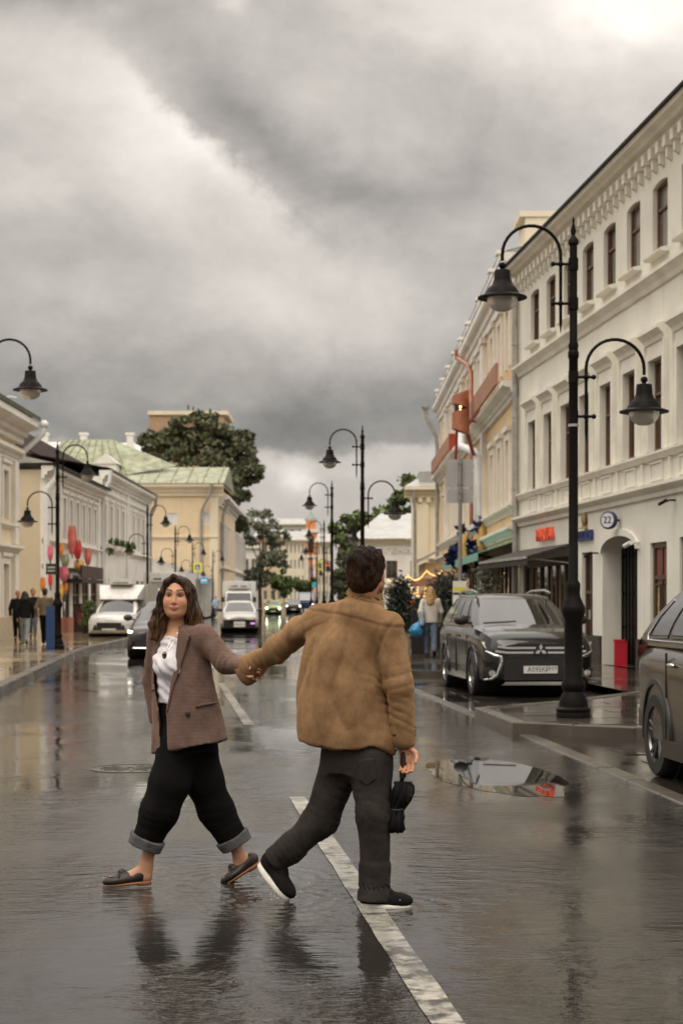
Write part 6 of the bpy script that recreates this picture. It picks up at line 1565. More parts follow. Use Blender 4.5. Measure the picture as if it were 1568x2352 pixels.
lock([T_(0,-.08,.0),T_(0,-.09,-.15)], [.07,.06])
lock([T_(.012,.050,.108),T_(-.040,.056,.080),T_(-.066,.045,.02),T_(-.076,.03,-.05)], [.012,.014,.014,.015])
lock([T_(.014,.050,.108),T_(.050,.054,.078),T_(.071,.040,.02),T_(.080,.025,-.05)], [.012,.014,.014,.015])
facehole = [(El(T_(.002,.112,-.022),(.063,.092,.104),Mh_),'s',.006), (Rc(T_(0,.03,-.10),T_(0,.04,-.24),.045,.050),'s',.01)]
Hp = hr+facehole
def hdisp(P, N):
    q = (P-ho)@Mh_.T
    fr = np.clip((.055-q[:,2])/.05, .15, 1); return fr*(.006*np.sin(q[:,0]*260+6*fbm(P,(7,7,3),41,2)+q[:,1]*120)*.6+.009*fbm(P,(16,16,7),44))
hairo = sdf_obj('hair', Hp, .005, M_hair, woman, WO, disp=hdisp)
mb = MB(); rr = random.Random(5)
for i in range(280):
    sgn = -1 if rr.random() < .52 else 1; a0 = rr.uniform(.2,1)
    x = sgn*(.060+.036*rr.random()); y = rr.uniform(-.07,.035); z = rr.uniform(-.02,.05); L = rr.uniform(.14,.30 if sgn < 0 else .25); ph = rr.uniform(0,6.28); am = rr.uniform(.004,.012)
    pts = []
    for k in range(9):
        t = k/8; pts.append(T_(x+sgn*(.025*t+.045*t*t)*a0+am*math.sin(ph+t*7), y+am*math.cos(ph+t*6)-.01*t, z-L*t)-A(WO))
    mb.tube(pts, [.0032,.0036,.0036,.0036,.0034,.003,.0026,.002,.001], 5, cap=False)
mb.build('loose_locks', M_hair, hairo, smooth=80)
# necklace
pen = J(378,1505,-.175); mb = MB()
ptsn = [J(398,1449,-.10), J(392,1468,-.145), J(384,1490,-.17), pen]; pts2 = [J(411,1452,-.10), J(400,1473,-.15), J(388,1492,-.172), pen]
for q in (ptsn, pts2): mb.tube([Vector(p-A(WO)) for p in q], .0014, 5)
nk = mb.build('necklace', mat('silver_chain', (.45,.44,.42), .3, metal=1), woman)
c = pen-A(WO); MB().ball(c, (.012,.006,.020), 12, 8).tube([Vector(c)+Vector((-.012,-.004,.004)), Vector(c)+Vector((.013,-.004,.010))], .004, 6).build('pendant', mat('gold_black_pendant', (.16,.13,.035), .3, metal=.7, var=.9, vscale=60), nk, smooth=60)

# ---------------------------------------------------------------- the man
YM = 8.36
def K(x, y, dy=0.0): return A(W(x, y, YM+dy))
man = empty('person', K(830,2084), 0, 'man seen from behind in tan overshirt and dark jeans', 'person', 'couple holding hands in the road')
MO = man.location
M_tan = cloth('tan_corduroy_suede', (.245,.148,.075), .9, 500, .20, 6, .35, dark=(.145,.080,.038), wr=.22)
M_jean = cloth('charcoal_denim', (.034,.029,.026), .9, 600, .32, 6, .05)
M_sue = cloth('black_suede', (.010,.008,.0075), .9, 900, .3, 12, .1)
M_rub = mat('white_rubber_sole', (.66,.64,.57), .55, var=.10, vscale=30)
fM = unit((.38,.925,0)); rM = unit((.925,-.38,0))
ho2 = K(842,1318,.02); Mm = frame((.30,.95,-.05)); 
mp, T2 = head_prims(ho2, Mm, 1.13, True)
Sm = K(812,1408); sL = K(735,1428,.10); sR = K(890,1440,-.10)
eL, wL = K(636,1491,.24), K(569,1536,.36); eR, wR = K(914,1575,-.12), K(928,1712,-.10)
hR, kR2, aR2 = K(850,1730,-.06), K(858,1870,-.08), K(857,2045,-.06); hL, kL2, aL2 = K(790,1735,.06), K(737,1882,.10), K(640,1968,.14)
sk = list(mp)
sk += [(Rc(ho2+A((0,-.03,-.07)), K(832,1382,.02), .058,.060),'u',.03), (Rc(K(832,1382,.02), Sm+A((0,.02,-.03)), .062,.07),'u',.05), (Ez(rM, [(Sm+A((0,0,-.02)),.08,.06),(K(800,1480),.16,.10),(K(800,1600),.15,.10),(K(818,1735),.15,.10)]),'u',.06)]
for a, b, c_ in ((sL,eL,K(618,1513,.29)),(sR,eR,wR)): sk += [(Rc(a, b, .048,.037),'u',.04), (Rc(b, c_, .037,.028),'u',.02)]
for a, b, c_ in ((hR,kR2,aR2),(hL,kL2,aL2)): sk += [(Rc(a, b, .085,.055),'u',.05), (Rc(b, c_, .052,.030),'u',.02)]
sk += [(Rc(aR2+A((0,0,-.03)), K(918,2074,-.06), .026,.016),'u',.02), (Rc(aL2+A((-.01,0,-.01)), K(648,2048,.115), .024,.016),'u',.02)]
ud = unit(A((.05,-.02,-1))); hcur = hand_prims(wR+A((.004,0,0)), (.12,-.05,-1), (-.35,-.9,0), 1.0, .75, -1); sk += hcur
dl = unit(wL-eL); sk += hand_prims(K(618,1513,.29), dl+A((0,-.03,-.25)), (.1,-.8,-.4), .95, .8, 1)
fc2 = face_color(ho2, Mm, 1.13, SKIN*A((.95,.88,.85)), (.36,.13,.11), (.05,.028,.02))
sdf_obj('body', sk, .0052, M_skin, man, MO, color=fc2)
# overshirt
hemM = [(600,1300),(540,1450),(540,1640),(655,1640),(668,1672),(683,1697),(730,1713),(780,1724),(820,1721),(859,1713),(885,1722),(911,1738),(940,1740),(990,1735),(1000,1300)]
tor = [(Ez(rM, [(K(818,1392,.01),.12,.09),(K(806,1425,.01),.178,.112),(K(791,1475),.198,.135),(K(784,1540),.212,.148),(K(783,1600),.226,.158),(K(789,1660),.238,.168),(K(797,1700),.244,.172),(K(799,1760),.238,.165)]),'u',0)]
tor += [(Rc(Sm+A((0,0,-.01)), sL, .080,.074),'u',.05), (Rc(Sm+A((0,0,-.012)), sR+A((-.012,0,-.006)), .080,.066),'u',.05)]
tor += [(Rc(sL, K(690,1450,.16), .084,.072),'u',.05), (Rc(K(690,1450,.16), eL, .072,.058),'u',.03), (Rc(eL, wL-dl*.03, .058,.054),'u',.025)]
tor += [(Rc(sR, eR, .070,.066),'u',.025), (Rc(eR, wR+A((0,0,.03)), .068,.050),'u',.02)]
ov = tor+[(Pp(hemM, YM),'i',.006), (Rc(K(835,1350,.03), K(832,1392,.03), .056,.060),'s',.012)]
SEAM = [(690,1392),(719,1400),(742,1404),(775,1410),(815,1419),(856,1431),(884,1438),(930,1440)]
ARMH = [(906,1425),(890,1446),(876,1472),(866,1508),(868,1540)]
def px_line(P, line):      # signed distance in pixels to a line drawn on the back of the shirt
    x = CX+F*P[:,0]/P[:,1]; y = HY-F*(P[:,2]-EYE)/P[:,1]; d = np.full(len(P), 1e9); sg = np.ones(len(P))
    for (ax_, ay), (bx_, by) in zip(line, line[1:]):
        ex, ey = bx_-ax_, by-ay; h = np.clip(((x-ax_)*ex+(y-ay)*ey)/(ex*ex+ey*ey), 0, 1); dx, dy = x-ax_-ex*h, y-ay-ey*h; q = np.hypot(dx, dy)
        m = q < d; d = np.where(m, q, d); sg = np.where(m, np.sign(dx*ey-dy*ex), sg)
    return d*sg
def odisp(P, N):
    back = (P[:,1] < YM+.12)&(N[:,1] < .2); a = px_line(P, SEAM); b = px_line(P, ARMH)
    sd_ = back*(.0055*np.clip(a/4+.5, 0, 1)*np.exp(-np.maximum(a,0)/30)-.005*np.exp(-(a/3)**2)-.006*np.exp(-(b/4)**2))
    return sd_+odisp0(P, N)
def odisp0(P, N):
    d = .008*fbm(P, (5,5,2.0), 61)+.0065*fbm(P, (13,13,5), 64)
    q = P-K(790,1560); d += .011*(.6-1.4*(1-np.abs(np.sin((q[:,0]*1.0+q[:,2]*.30)*17+2.6*fbm(P,(4,4,2),66,2))))**2)*np.exp(-((q[:,2]+.02)/.34)**2)
    return d+crease(P, [(eL,wL-eL,.11,.045,.006),(wL-dl*.06,dl,.08,.035,.006),(K(690,1450,.16),eL-sL+A((0,0,.1)),.12,.06,.005),(K(918,1640,-.1),(0.35,0,1),.10,.040,.008),(eR,(-.3,0,1),.10,.05,.005),(K(872,1560,-.1),(.5,0,1),.09,.05,.006),(K(725,1470,.0),(1,0,-.7),.10,.05,.006)])
shirt = sdf_obj('overshirt', ov, .0075, M_tan, man, MO, disp=odisp, bounds=(A(W(535,1760,8.2))-A((0,.3,0)), A(W(985,1340,9.0))+A((.0,.1,0))))
def patch_m(name, poly, off, m, ymax, h=.006, inner=-.006, prims=tor):
    xs = [p[0] for p in poly]; ys = [p[1] for p in poly]
    lo = A(W(min(xs)-16, max(ys)+16, YM)); hi = A(W(max(xs)+16, min(ys)-16, YM)); lo, hi = np.minimum(lo,hi), np.maximum(lo,hi); lo[1] = YM-.5; hi[1] = ymax
    pr = [(Sum(prims, off),'u',0), (Sum(prims, inner),'s',0), (Pp(poly, YM, ymax),'i',.003)]
    return sdf_obj(name, pr, h, m, shirt, MO, bounds=(lo, hi), disp=odisp)

colr = [(Ec(K(833,1400,.03), K(838,1354,.03), rM, (.112,.104),(.080,.084)),'u',0), (Ec(K(834,1392,.03), K(838,1340,.03), rM, (.084,.086),(.070,.072)),'s',.006), (Rc(K(870,1400,.14),K(872,1350,.16),.03,.05),'s',.01)]
sdf_obj('collar', colr, .006, M_tan, shirt, MO, disp=lambda P, N: .004*fbm(P,(10,10,10),71))
cu = unit(A((.02,0,-1))); wc = wR+A((0,0,.035))
cf = [(Ec(wc+A((-.004,0,.055)), wc+A((.004,0,-.035)), (1,0,0), (.062,.058),(.052,.050)),'u',0), (Rc(wc+A((0,0,0)), wc+A((.004,0,-.08)), .036,.040),'s',.004)]
sdf_obj('cuff', cf, .006, M_tan, shirt, MO, disp=lambda P, N: .005*fbm(P,(14,14,14),73))
wl = wL-dl*.02
cf = [(Ec(wl-dl*.05, wl+dl*.055, (0,0,1), (.066,.058),(.080,.062)),'u',0), (Rc(wl+dl*.02, wl+dl*.10, .05,.052),'s',.004)]
sdf_obj('cuff', cf, .006, M_tan, shirt, MO, disp=lambda P, N: .008*fbm(P,(12,12,12),75))
for (px, py) in ((905,1688),(908,1722)): MB().ball(Vector(K(px,py,-.165)-A(MO)), (.009,.004,.009), 10, 6).build('button', MATS['dark_horn_button'], shirt, smooth=60)
# jeans
jn = [(Ez(rM, [(K(812,1680),.160,.120),(K(816,1730),.168,.132),(K(820,1775),.165,.130)]),'u',0), (Rc(K(848,1745,-.06), kR2, .114,.082),'u',.05), (Rc(kR2, K(860,1990,-.06), .080,.068),'u',.04), (Ec(K(860,1985,-.06), K(857,2068,-.06), (1,0,0), (.072,.070),(.084,.078)),'u',.03)]
jn += [(Rc(K(785,1750,.05), kL2, .102,.082),'u',.05), (Rc(kL2, K(668,1948,.12), .080,.068),'u',.05), (Ec(K(680,1938,.12), K(628,1979,.15), (0,1,0), (.068,.068),(.062,.064)),'u',.03)]
jeans = sdf_obj('jeans', jn, .0075, M_jean, man, MO, disp=lambda P, N: .006*fbm(P,(6,6,4),81)+.003*fbm(P,(16,16,10),83)+crease(P, [(kR2,(0.4,0,1),.13,.05,.005),(kL2,kL2-hL,.12,.05,.006),(K(665,1950,.12),aL2-kL2,.09,.035,.006),(K(800,1820,0),(.6,0,1),.12,.05,.006)]))
patch_j = [(Sum(jn,.006),'u',0),(Sum(jn,-.004),'s',0),(Pp([(822,1745),(862,1740),(864,1790),(842,1806),(824,1792)], YM, YM-.02),'i',.003)]
sdf_obj('back_pocket', patch_j, .006, M_jean, jeans, MO, bounds=(A(W(805,1820,YM))-A((0,.4,0)), A(W(880,1725,YM))))
# suede shoes
def shoe(h0, t0, up, name='shoe'):
    h0, t0 = A(h0), A(t0); ax = unit(t0-h0); side = unit(np.cross(ax, A(up))); u2 = np.cross(side, ax); M = np.stack([ax, side, u2]); L = np.linalg.norm(t0-h0); md = (h0+t0)/2
    p = [(El(h0+ax*.035+u2*.048, (.062,.042,.056), M),'u',0), (El(md+ax*.02+u2*.030, (.110,.045,.036), M),'u',.04), (El(t0-ax*.062+u2*.022, (.070,.047,.029), M),'u',.03), (Rc(h0+ax*.05+u2*.08, h0+ax*.035+u2*.15, .046,.050),'u',.03), (El(h0+ax*.095+u2*.066, (.050,.034,.030), M),'u',.02), (Bx(md-u2*.03, (.3,.2,.03), M),'s',.002)]
    r = sdf_obj(name, p, .006, M_sue, man, MO)
    s_ = [(El(md+u2*.004, (L/2+.012,.054,.5), M),'u',0), (Bx(md+u2*-.004, (.3,.2,.0145), M, .004),'i',.004)]
    sdf_obj('sole', s_, .006, M_rub, r, MO, bounds=(np.minimum(h0,t0)-.1, np.maximum(h0,t0)+.1))
    for k in (.50,.66):
        c = h0+ax*L*k+u2*(.082-.10*(k-.45))-side*.02; MB().tube([Vector(c-A(MO)+side*.0), Vector(c-A(MO)-side*.012), Vector(c-A(MO)-side*.012-ax*.010)], .0014, 4).build('eyelet', M_chrome, r)
    return r
shoe(K(833,2078,-.06), K(938,2081,-.06), (0,0,1))
shoe(K(600,1985,.19), K(662,2063,.09), (.80,-.30,.52))
# hair
M_hair2 = bpy.data.materials.new('dark_brown_short_hair'); M_hair2.use_nodes = True; hair_mat(M_hair2, (.007,.0042,.003), (.034,.017,.009), 1.55, 1.75); M_hair2.node_tree.nodes['Principled BSDF'].inputs['Specular IOR Level'].default_value = .05
hm = [(El(T2(0,-.020,.032),(.095,.113,.099),Mm),'u',0), (El(T2(0,-.055,-.03),(.080,.068,.070),Mm),'u',.04), (El(T2(.01,.035,.085),(.055,.05,.032),Mm),'u',.03), (El(T2(0,.10,-.03),(.075,.085,.088),Mm),'s',.01)]
for q in (-1,1): hm.append((El(T2(q*.088,.012,-.035),(.030,.026,.055),Mm),'s',.01))
sdf_obj('hair', hm, .005, M_hair2, man, MO, disp=lambda P, N: .006*np.clip(N[:,2]+.3,0,1)*np.sin(P[:,0]*110+P[:,1]*60+5*fbm(P,(12,12,12),91,2))+.0035*fbm(P,(55,55,30),93))
# ---------------------------------------------------------------- folded umbrella hanging from his hand
um = empty('umbrella', K(925,1912,-.10), 0, 'folded black umbrella hanging from the man\'s hand', 'umbrella')
UO = A(um.location); M_umb = cloth('black_nylon', (.0085,.0075,.0075), .7, 900, .4, 9, .05)
def P_(x, y, dy=-.10): return Vector(K(x,y,dy)-UO)
MB().tube([P_(929,1722),P_(928,1740),P_(926,1770),P_(924,1786)], [.017,.019,.018,.016], 12).build('handle', mat('black_rubber', (.012,.010,.010), .55), um, smooth=50)
MB().tube([P_(924,1784),P_(920,1802)], .011, 10).build('shaft', M_dark, um, smooth=50)
mb = MB(); n = 40; rg = []
path = [(921,1797,.020),(922,1801,.040),(925,1810,.048),(924,1822,.054),(920,1836,.048),(914,1850,.036),(910,1859,.030),(908,1866,.036),(906,1876,.046),(905,1890,.048),(907,1902,.044),(909,1909,.032),(909,1912,.012)]
for i, (x, y, r) in enumerate(path):
    c = P_(x,y); ring_ = []
    for j in range(n):
        a = 2*math.pi*j/n; q = r*(1+.16*math.sin(8*a+i*.5)+.10*math.sin(3*a+1.3*i)); ring_.append(c+Vector((q*math.cos(a), q*.9*math.sin(a), .012*math.sin(5*a+i)*min(1,r/.04))))
    rg.append(ring_)
mb.rings(rg).build('canopy', M_umb, um, smooth=50)
MB().lathe([(.034,-.006),(.036,0),(.034,.006)], P_(910,1859), 16).build('strap', mat('black_strap', (.012,.011,.011), .6), um)
# ---------------------------------------------------------------- other people on the pavements
def walker(label, x, y, z, h, face, top, bottom, hairm, group, hairlen=0.0, stride=.22, topl=.60, shoe_m=None, bald=False, arms=.12, name='person'):
    root = empty(name, (x, y, z), 0, label, 'person', group); O = A((x,y,z)); s = h/1.76
    f = unit((*face,0)); r = unit(np.cross(f, A((0,0,1))))
    T = lambda a, b, c: O+s*(a*r+b*f+c*A((0,0,1)))
    M = np.stack([r, f, A((0,0,1))]); st = stride
    hp = T(0,.01,1.64); pr = [(El(T(0,-.01,1.67),(.078*s,.095*s,.095*s),M),'u',0), (El(T(0,.02,1.60),(.062*s,.07*s,.085*s),M),'u',.03), (Rc(T(0,.095,1.63),T(0,.108,1.60),.008*s,.012*s),'u',.01), (Rc(T(0,-.01,1.55),T(0,-.02,1.45),.055*s,.06*s),'u',.03)]
    for q in (-1,1): pr.append((El(T(q*.08,0,1.63),(.012*s,.02*s,.03*s),M),'u',.01))
    tz = [(T(0,-.01,1.44),.17*s,.09*s),(T(0,0,1.30),.18*s,.115*s),(T(0,0,1.08),.15*s,.10*s),(T(0,0,.92),.16*s,.11*s)]
    pr.append((Ez(r, tz),'u',.05))
    legs = ((-1, st), (1, -st)); armp = []
    for q, fw in legs:
        hipp, kn, an = T(q*.085,0,.92), T(q*.09,fw*.55+.03,.50), T(q*.09,fw-.04 if fw < 0 else fw,.09+(.06 if fw < 0 else 0))
        pr += [(Rc(hipp,kn,.085*s,.056*s),'u',.04), (Rc(kn,an,.055*s,.035*s),'u',.02), (Rc(an, an+s*(.13*f)-A((0,0,.03*s)), .034*s,.026*s),'u',.02)]
        sh, el, wr = T(q*.19,-.01,1.40), T(q*(.23+arms*.3),-fw*.35-.04,1.13), T(q*(.22+arms*.2),-fw*.6+.05,.88)
        armp.append((sh,el,wr)); pr += [(Rc(sh,el,.05*s,.042*s),'u',.03), (Rc(el,wr,.04*s,.03*s),'u',.02)]
        pr += hand_prims(wr, unit(wr-el), -q*r, s, .5, q)
    sdf_obj('body', pr, .012, M_skin, root, O, color=lambda P: face_color(T(0,.0,1.635), M, s)(P))
    tp = [(Ez(r, [(T(0,-.01,1.47),.12*s,.085*s),(T(0,-.01,1.40),.20*s,.115*s),(T(0,0,1.25),.20*s,.135*s),(T(0,0,1.05),.185*s,.13*s),(T(0,0,1.47-topl),.19*s,.14*s)]),'u',0)]
    for sh, el, wr in armp: tp += [(Rc(sh,el,.070*s,.062*s),'u',.03), (Rc(el,wr+unit(el-wr)*.02,.060*s,.046*s),'u',.02)]
    sdf_obj('jacket', tp, .016, top, root, O, disp=lambda P, N: .010*fbm(P,(7,7,5),7))
    bt = [(Ez(r, [(T(0,0,1.0),.155*s,.11*s),(T(0,0,.84),.165*s,.125*s)]),'u',0)]; fe = []
    for q, fw in legs:
        hipp, kn, an = T(q*.085,0,.88), T(q*.09,fw*.55+.03,.50), T(q*.09,fw-.04 if fw < 0 else fw,.10+(.06 if fw < 0 else 0))
        bt += [(Rc(hipp,kn,.10*s,.078*s),'u',.04), (Rc(kn,an,.076*s,.062*s),'u',.02)]; fe.append((an,fw))
    sdf_obj('trousers', bt, .016, bottom, root, O, disp=lambda P, N: .008*fbm(P,(7,7,5),8))
    for an, fw in fe:
        d = unit(f-A((0,0,.9 if fw < 0 else .02)))
        sdf_obj('shoe', [(Rc(an-A((0,0,.045*s)), an+s*.16*d-A((0,0,.05*s)), .045*s,.036*s),'u',0), (Bx(O+A((0,0,-.05)),(3,3,.05)),'s',0)], .012, shoe_m or M_sue, root, O)
    if hairm is not None:
        hh = [(El(T(0,-.022,1.685),(.088*s,.100*s,.092*s),M),'u',0), (El(T(0,-.06,1.62),(.074*s,.05*s,.07*s),M),'u',.03), (El(T(0,.11,1.62),(.08*s,.085*s,.09*s),M),'s',.01)]
        if hairlen: hh += [(Rc(T(0,-.06,1.62),T(0,-.09,1.62-hairlen),.085*s,.10*s),'u',.04)]+[(Rc(T(q*.07,-.03,1.64),T(q*.10,-.04,1.62-hairlen*.9),.045*s,.05*s),'u',.03) for q in (-1,1)]
        sdf_obj('hair', hh, .010, hairm, root, O, disp=lambda P, N: .012*fbm(P,(18,18,9),12))
    return root, T, s
def plain_hair(name, c): return mat(name, c, .6, var=.5, vscale=25, stretch=(1,1,.2))
M_jk = cloth('black_jacket', (.012,.011,.011), .85, 500, .3, 5, .05); M_nv = cloth('navy_jacket', (.018,.020,.028), .85, 500, .3, 5, .05); M_tj = cloth('taupe_jacket', (.185,.135,.085), .9, 500, .2, 5, .2)
M_lj = cloth('light_jeans', (.27,.29,.29), .9, 500, .2, 5, .1); M_bj = cloth('blue_jeans', (.10,.13,.18), .9, 500, .25, 5, .1); M_bt = cloth('black_trousers', (.010,.009,.009), .9, 500, .3, 5, .03)
M_wj = cloth('cream_jacket', (.55,.50,.43), .9, 500, .12, 5, .2); M_lb = cloth('pale_blue_coat', (.33,.42,.52), .9, 500, .15, 5, .1)
GP = 'pedestrians on the left pavement'
walker('older balding man in black jacket walking towards the camera', -10.75, 56.5, .124, 1.70, (.15,-1), M_jk, M_bt, None, GP)
w2, T, s = walker('woman from behind in black jacket and pale grey jeans', -9.72, 52.2, .124, 1.64, (-.05,1), M_jk, M_lj, plain_hair('black_hair', (.010,.008,.007)), GP, hairlen=.12)
walker('man in dark navy jacket and blue jeans facing the camera', -11.25, 62.0, .124, 1.78, (.1,-1), M_nv, M_bj, plain_hair('auburn_hair', (.10,.05,.025)), GP)
walker('man from behind in taupe jacket and black trousers beside blue box', -9.20, 52.8, .124, 1.74, (.0,1), M_tj, M_bt, plain_hair('dark_hair', (.018,.012,.009)), GP, topl=.56, stride=.18)
walker('distant pedestrian in pale blue coat by the yellow wall', -11.0, 149, .12, 1.72, (0,-1), M_lb, M_bj, plain_hair('black_hair', (.01,.01,.01)), None, topl=.8)
GR = 'pedestrians on the right pavement'
w3, T, s = walker('blonde woman from behind in cream jacket and jeans behind the SUV', 2.16, 41.2, .134, 1.68, (.05,1), M_wj, M_bj, plain_hair('blonde_hair', (.40,.235,.09)), GR, hairlen=.24, topl=.62)
bag = empty('shoulder_bag', (2.16,41.2,.134), 0, 'pale blue shoulder bag on the blonde woman', 'bag')
O = A((2.16,41.2,.134)); sdf_obj('pouch', [(Bx(T(-.22,-.10,.98),(.05,.09,.19),None,.04),'u',0)], .014, M_lb, bag, O, disp=lambda P, N: .010*fbm(P,(9,9,9),3))
MB().tube([Vector(T(-.22,-.10,1.12)-O), Vector(T(-.18,-.12,1.38)-O), Vector(T(-.15,-.02,1.47)-O)], .012, 6).build('strap', M_lb, bag)
sb = empty('carrier_bag', (2.16,41.2,.134), 0, 'bright blue carrier bag in the blonde woman\'s hand', 'bag')
sdf_obj('bag_body', [(El(T(-.36,.02,.66),(.17,.12,.16)),'u',0), (Rc(T(-.33,.02,.78),T(-.30,.02,.88),.05,.03),'u',.04)], .014, mat('blue_film', (.03,.22,.42), .35, var=.3, vscale=9), sb, O, disp=lambda P, N: .022*fbm(P,(11,11,11),5))
walker('person in dark blue far behind by the cafe lights', 2.95, 63, .13, 1.72, (-.1,-1), M_nv, M_bj, plain_hair('auburn_hair', (.1,.05,.02)), GR)
# ---------------------------------------------------------------- giant paper flowers on the white house
def flower(px, py, w, h, cols, label):
    Y = F*11.45/(CX-px); p = W(px, py, Y); k = Y/F; ww, hh = w*k, h*k
    r = empty('giant_flower', p, 0, label, 'decoration', 'giant flowers on the white house front')
    m1 = mat('petal_%s' % cols[0], COLS[cols[0]], .6, var=.25, vscale=4); m2 = mat('petal_%s' % cols[1], COLS[cols[1]], .6, var=.25, vscale=4)
    for i in range(6):
        a = 2*math.pi*i/6; mb = MB(); rg = []
        for t, q in ((0,.12),(.25,.40),(.55,.52),(.8,.36),(1,.05)):
            z = -hh/2+hh*t; o = (.22+.30*math.sin(math.pi*min(1,t*.9)))*ww; c = Vector((math.cos(a)*o, math.sin(a)*o, z)); tt = Vector((-math.sin(a), math.cos(a), 0)); nn = Vector((math.cos(a), math.sin(a), 0))
            rg.append([c-tt*q*ww*.55, c+nn*.05*ww, c+tt*q*ww*.55, c-nn*.03*ww])
        mb.rings(rg).build('petal', m1 if i % 3 else m2, r, smooth=60)
    MB().tube([(0,0,-hh*.5),(0,.1,-hh*.5-.15)], .03, 6).build('stem', mat('stem_green', (.10,.16,.05), .7), r)
COLS = dict(red=(.62,.05,.05), coral=(.72,.20,.16), pink=(.70,.16,.26), yellow=(.74,.48,.12), orange=(.75,.27,.05), sage=(.30,.33,.20))
for a in ((116,1270,13,34,('pink','coral'),'pink paper flower left of the lamp, highest there'),(140,1262,13,30,('orange','yellow'),'orange paper flower touching the lamp post'),(166,1240,19,66,('coral','red'),'tallest coral paper flower on the white house'),(179,1262,18,44,('red','coral'),'deep red paper flower beside the tall coral one'),(182,1299,22,26,('yellow','orange'),'yellow paper flower above the brown board'),(202,1278,16,38,('coral','red'),'coral paper flower nearest the second house'),(150,1288,18,30,('sage','sage'),'sage green paper bud right of the lamp'),(147,1318,20,34,('pink','orange'),'round pink paper flower right of the lamp'),(116,1332,10,30,('red','orange'),'small red paper flower above the man in taupe'),(99,1342,12,34,('orange','coral'),'orange paper flower above the pedestrians'),(139,1360,14,40,('yellow','orange'),'low yellow paper flower behind the lamp post'),(152,1350,9,24,('orange','coral'),'small orange paper flower low on the wall')): flower(*a)
bb = empty('brown_board', (-11.25,74.5,0), LA, 'dark brown shop board beneath the paper flowers', 'sign')
MB().box(-1.3,5.2,-.08,.0,2.45,3.0).build('board', mat('brown_board_paint', (.055,.022,.015), .6, var=.2), bb); MB().box(-1.3,5.2,-.09,.6,2.25,2.42).build('ledge', M_black, bb)
hl = empty('figure_ball', W(211,1322,82)-Vector((0,0,0)), 0, 'yellow and green ball with black top, standing for a decorative figure', 'lantern')  # plain ball added in place of a decorative figure
MB().lathe([(.05,.55),(.16,.3),(.18,.25)], n=12).build('cap', M_black, hl); MB().ball((0,0,.02),(.34,.34,.30)).build('globe', mat('figure_yellow', (.60,.36,.08), .5, var=.5, vscale=5), hl, smooth=60); MB().ball((.0,-.10,.05),(.18,.26,.22)).build('green_panel', mat('figure_green', (.25,.42,.30), .5), hl, smooth=60)
bs = empty('hanging_sign', W(118,1307,47.2), 0, 'small black hanging sign on the lamp post', 'sign')
MB().box(-.14,.16,-.02,.02,-.15,.15).build('board', M_black, bs); MB().box(-.10,.11,-.024,-.02,.02,.07).box(-.10,.11,-.024,-.02,-.07,-.03).build('lettering', mat('grey_lettering', (.35,.33,.31), .6), bs)
bn = empty('litter_bin', (-11.1,73.0,.12), 0, 'dark red and brown stand by the terracotta plinth', 'bin')
MB().box(-.35,.35,-.3,.3,0,1.15).build('body', mat('brown_bin_paint', (.045,.02,.016), .5), bn); MB().box(-.2,.2,-.305,-.30,.35,.85).build('panel', mat('wine_panel', (.20,.012,.03), .5), bn); MB().box(-.4,.4,-.35,.35,1.15,1.22).build('top', M_black, bn)
pt = empty('white_tub', (-10.3,72.0,.12), 0, 'small white tub beside the dark red stand', 'tub'); MB().lathe([(.17,0),(.22,.38),(.20,.38),(.18,.3)], n=16).build('tub', M_white, pt, smooth=40)
# ---------------------------------------------------------------- planters, cafe things
def shrub(name, loc, rx, h, n, leaf, lm, label, cat='plant', pot=None, seed=2, group=None):
    rnd = np.random.RandomState(seed); r = empty(name, loc, 0, label, cat, group); z0 = 0
    if pot:
        MB().lathe([(pot[0]*.8,0),(pot[0],pot[1]),(pot[0]*.92,pot[1]),(pot[0]*.9,pot[1]*.9)], n=18).build('pot', pot[2], r, smooth=40); z0 = pot[1]*.9
    tb = MB(); V = []
    for k in range(n//40):
        a = rnd.uniform(0,6.28); t = rnd.uniform(.05,1); q = rx*(1-t*.75)*rnd.uniform(.3,1); c = np.array((q*math.cos(a), q*math.sin(a), z0+h*t)); tb.tube([(0,0,z0),(c[0]*.5,c[1]*.5,z0+h*t*.7),tuple(c)], [.015,.01,.004], 4)
        d = rnd.normal(size=(40,3))*A((rx*.22,rx*.22,h*.09)); pos = c+d; u = rnd.normal(size=(40,3)); u /= np.linalg.norm(u,axis=1)[:,None]; v = np.cross(u, rnd.normal(size=(40,3))); v /= np.linalg.norm(v,axis=1)[:,None]
        V.append(np.stack([pos-u*leaf, pos+v*leaf*.3, pos+u*leaf, pos-v*leaf*.3],1).reshape(-1,3))
    tb.build('stem', M_bark, r); V = np.concatenate(V); me = bpy.data.meshes.new('foliage'); me.from_pydata(V.tolist(), [], np.arange(len(V)).reshape(-1,4).tolist()); me.materials.append(lm); o = obj('foliage', me, r); o['kind'] = 'stuff'
    return r
shrub('potted_conifer', (1.55,44.6,.13), .58, 1.35, 2800, .07, LM4, 'dark conifer in a pale pot left of the blonde woman', pot=(.32,.5,M_ystone), seed=4)
shrub('potted_conifer', (1.75,50.5,.13), .5, 1.1, 2200, .07, LM4, 'smaller conifer behind the first, near the orange lamp', pot=(.3,.45,M_ystone), seed=5)
shrub('hedge_planter', (2.9,47.2,.13), .75, 1.5, 2600, .07, LM4, 'dark leafy planter behind the road sign pole', pot=(.4,.5,M_black), seed=6)
shrub('flowering_shrub', (4.05,46.6,.13), .50, 2.0, 2600, .07, leaf_mat('white_green_leaf', (.10,.11,.06), (.42,.40,.34)), 'white and green climbing shrub at the shop corner', pot=(.35,.4,M_ystone), seed=7)
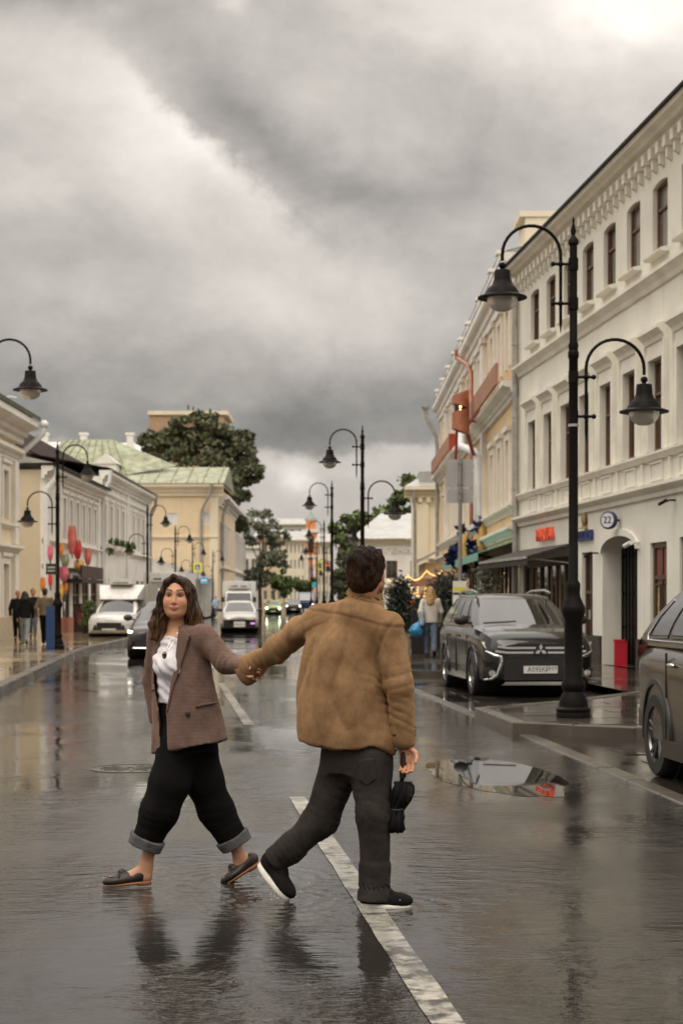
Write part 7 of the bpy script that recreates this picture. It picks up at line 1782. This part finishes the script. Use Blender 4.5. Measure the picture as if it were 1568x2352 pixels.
shrub('potted_shrub', (-10.5,70.5,.12), .5, .9, 1200, .07, LM3, 'leafy green pot plant left of the white van', pot=(.28,.4,M_black), seed=8)
ol = empty('orange_lamp', (1.93,49.0,.13), 0, 'round glowing orange lamp among the cafe conifers', 'lamp')
MB().tube([(0,0,0),(0,0,1.15)], .02, 8).build('stand', M_dark, ol); MB().ball((0,0,1.28),(.19,.19,.15)).build('shade', mat('orange_shade', (.75,.20,.06), .5, emit=(1,.26,.08), estr=.7), ol, smooth=60)
cb = empty('menu_stand', (1.98,42.6,.13), .2, 'black cafe menu stand left of the blonde woman', 'stand')
MB().box(-.24,.24,-.03,.03,.0,1.12).build('board', M_black, cb); MB().tube([(.18,.0,1.0),(.18,.3,0)], .015, 6).build('prop', M_black, cb)
gc = empty('green_counter', (3.55,48.8,.13), 0, 'green painted cafe counter frame under the teal awning', 'counter')
M_gc = mat('bottle_green_paint', (.03,.16,.10), .45, var=.15)
MB().box(-.55,.55,-.3,.3,0,1.05).build('counter', M_black, gc); MB().tube([(-.6,-.3,.9),(-.55,-.3,1.35),(-.35,-.3,1.5),(.45,-.3,1.5)], .13, 10).tube([(.45,-.3,0),(.45,-.3,2.35)], .13, 10).build('frame', M_gc, gc, smooth=50)
fl = empty('flag_garland', (2.3,66,.13), 0, 'string of cafe bulbs along the ochre pavilion', 'garland')
mb = MB()
for k in range(46): t = k/45; mb.ball((-.6+2.1*t, -4+8*t*0, 2.1+.5*t-.25*math.sin(math.pi*((t*3)%1))), .03, 6, 4)
o = mb.build('bulbs', MATS['warm_bulb2'], fl); o['kind'] = 'stuff'; MB().tube([(-.6,-4,2.12),(.1,-4,2.1),(.8,-4,2.3),(1.5,-4,2.62)], .008, 4).build('wire', M_black, fl)
# ---------------------------------------------------------------- kicked-up water
M_water = mat('splash_water', (.9,.9,.9), .03, trans=1.0, ior=1.33, var=.01)
spl = MB(); rr = random.Random(11)
for (cx, cy, n, sp) in ((-.34,8.52,46,.16),(-.60,9.06,22,.12),(.30,8.30,20,.16),(-1.22,8.9,14,.08)):
    for k in range(n):
        a = rr.uniform(0,6.28); q = abs(rr.gauss(0,sp)); spl.ball((cx+q*math.cos(a), cy+q*math.sin(a)*.7, .006+abs(rr.gauss(0,.03))), rr.uniform(.0018,.005), 6, 4)
o = spl.build('splash', M_water); tag(o, 'drops of water kicked up round the walkers\' shoes', 'water', kind='stuff')
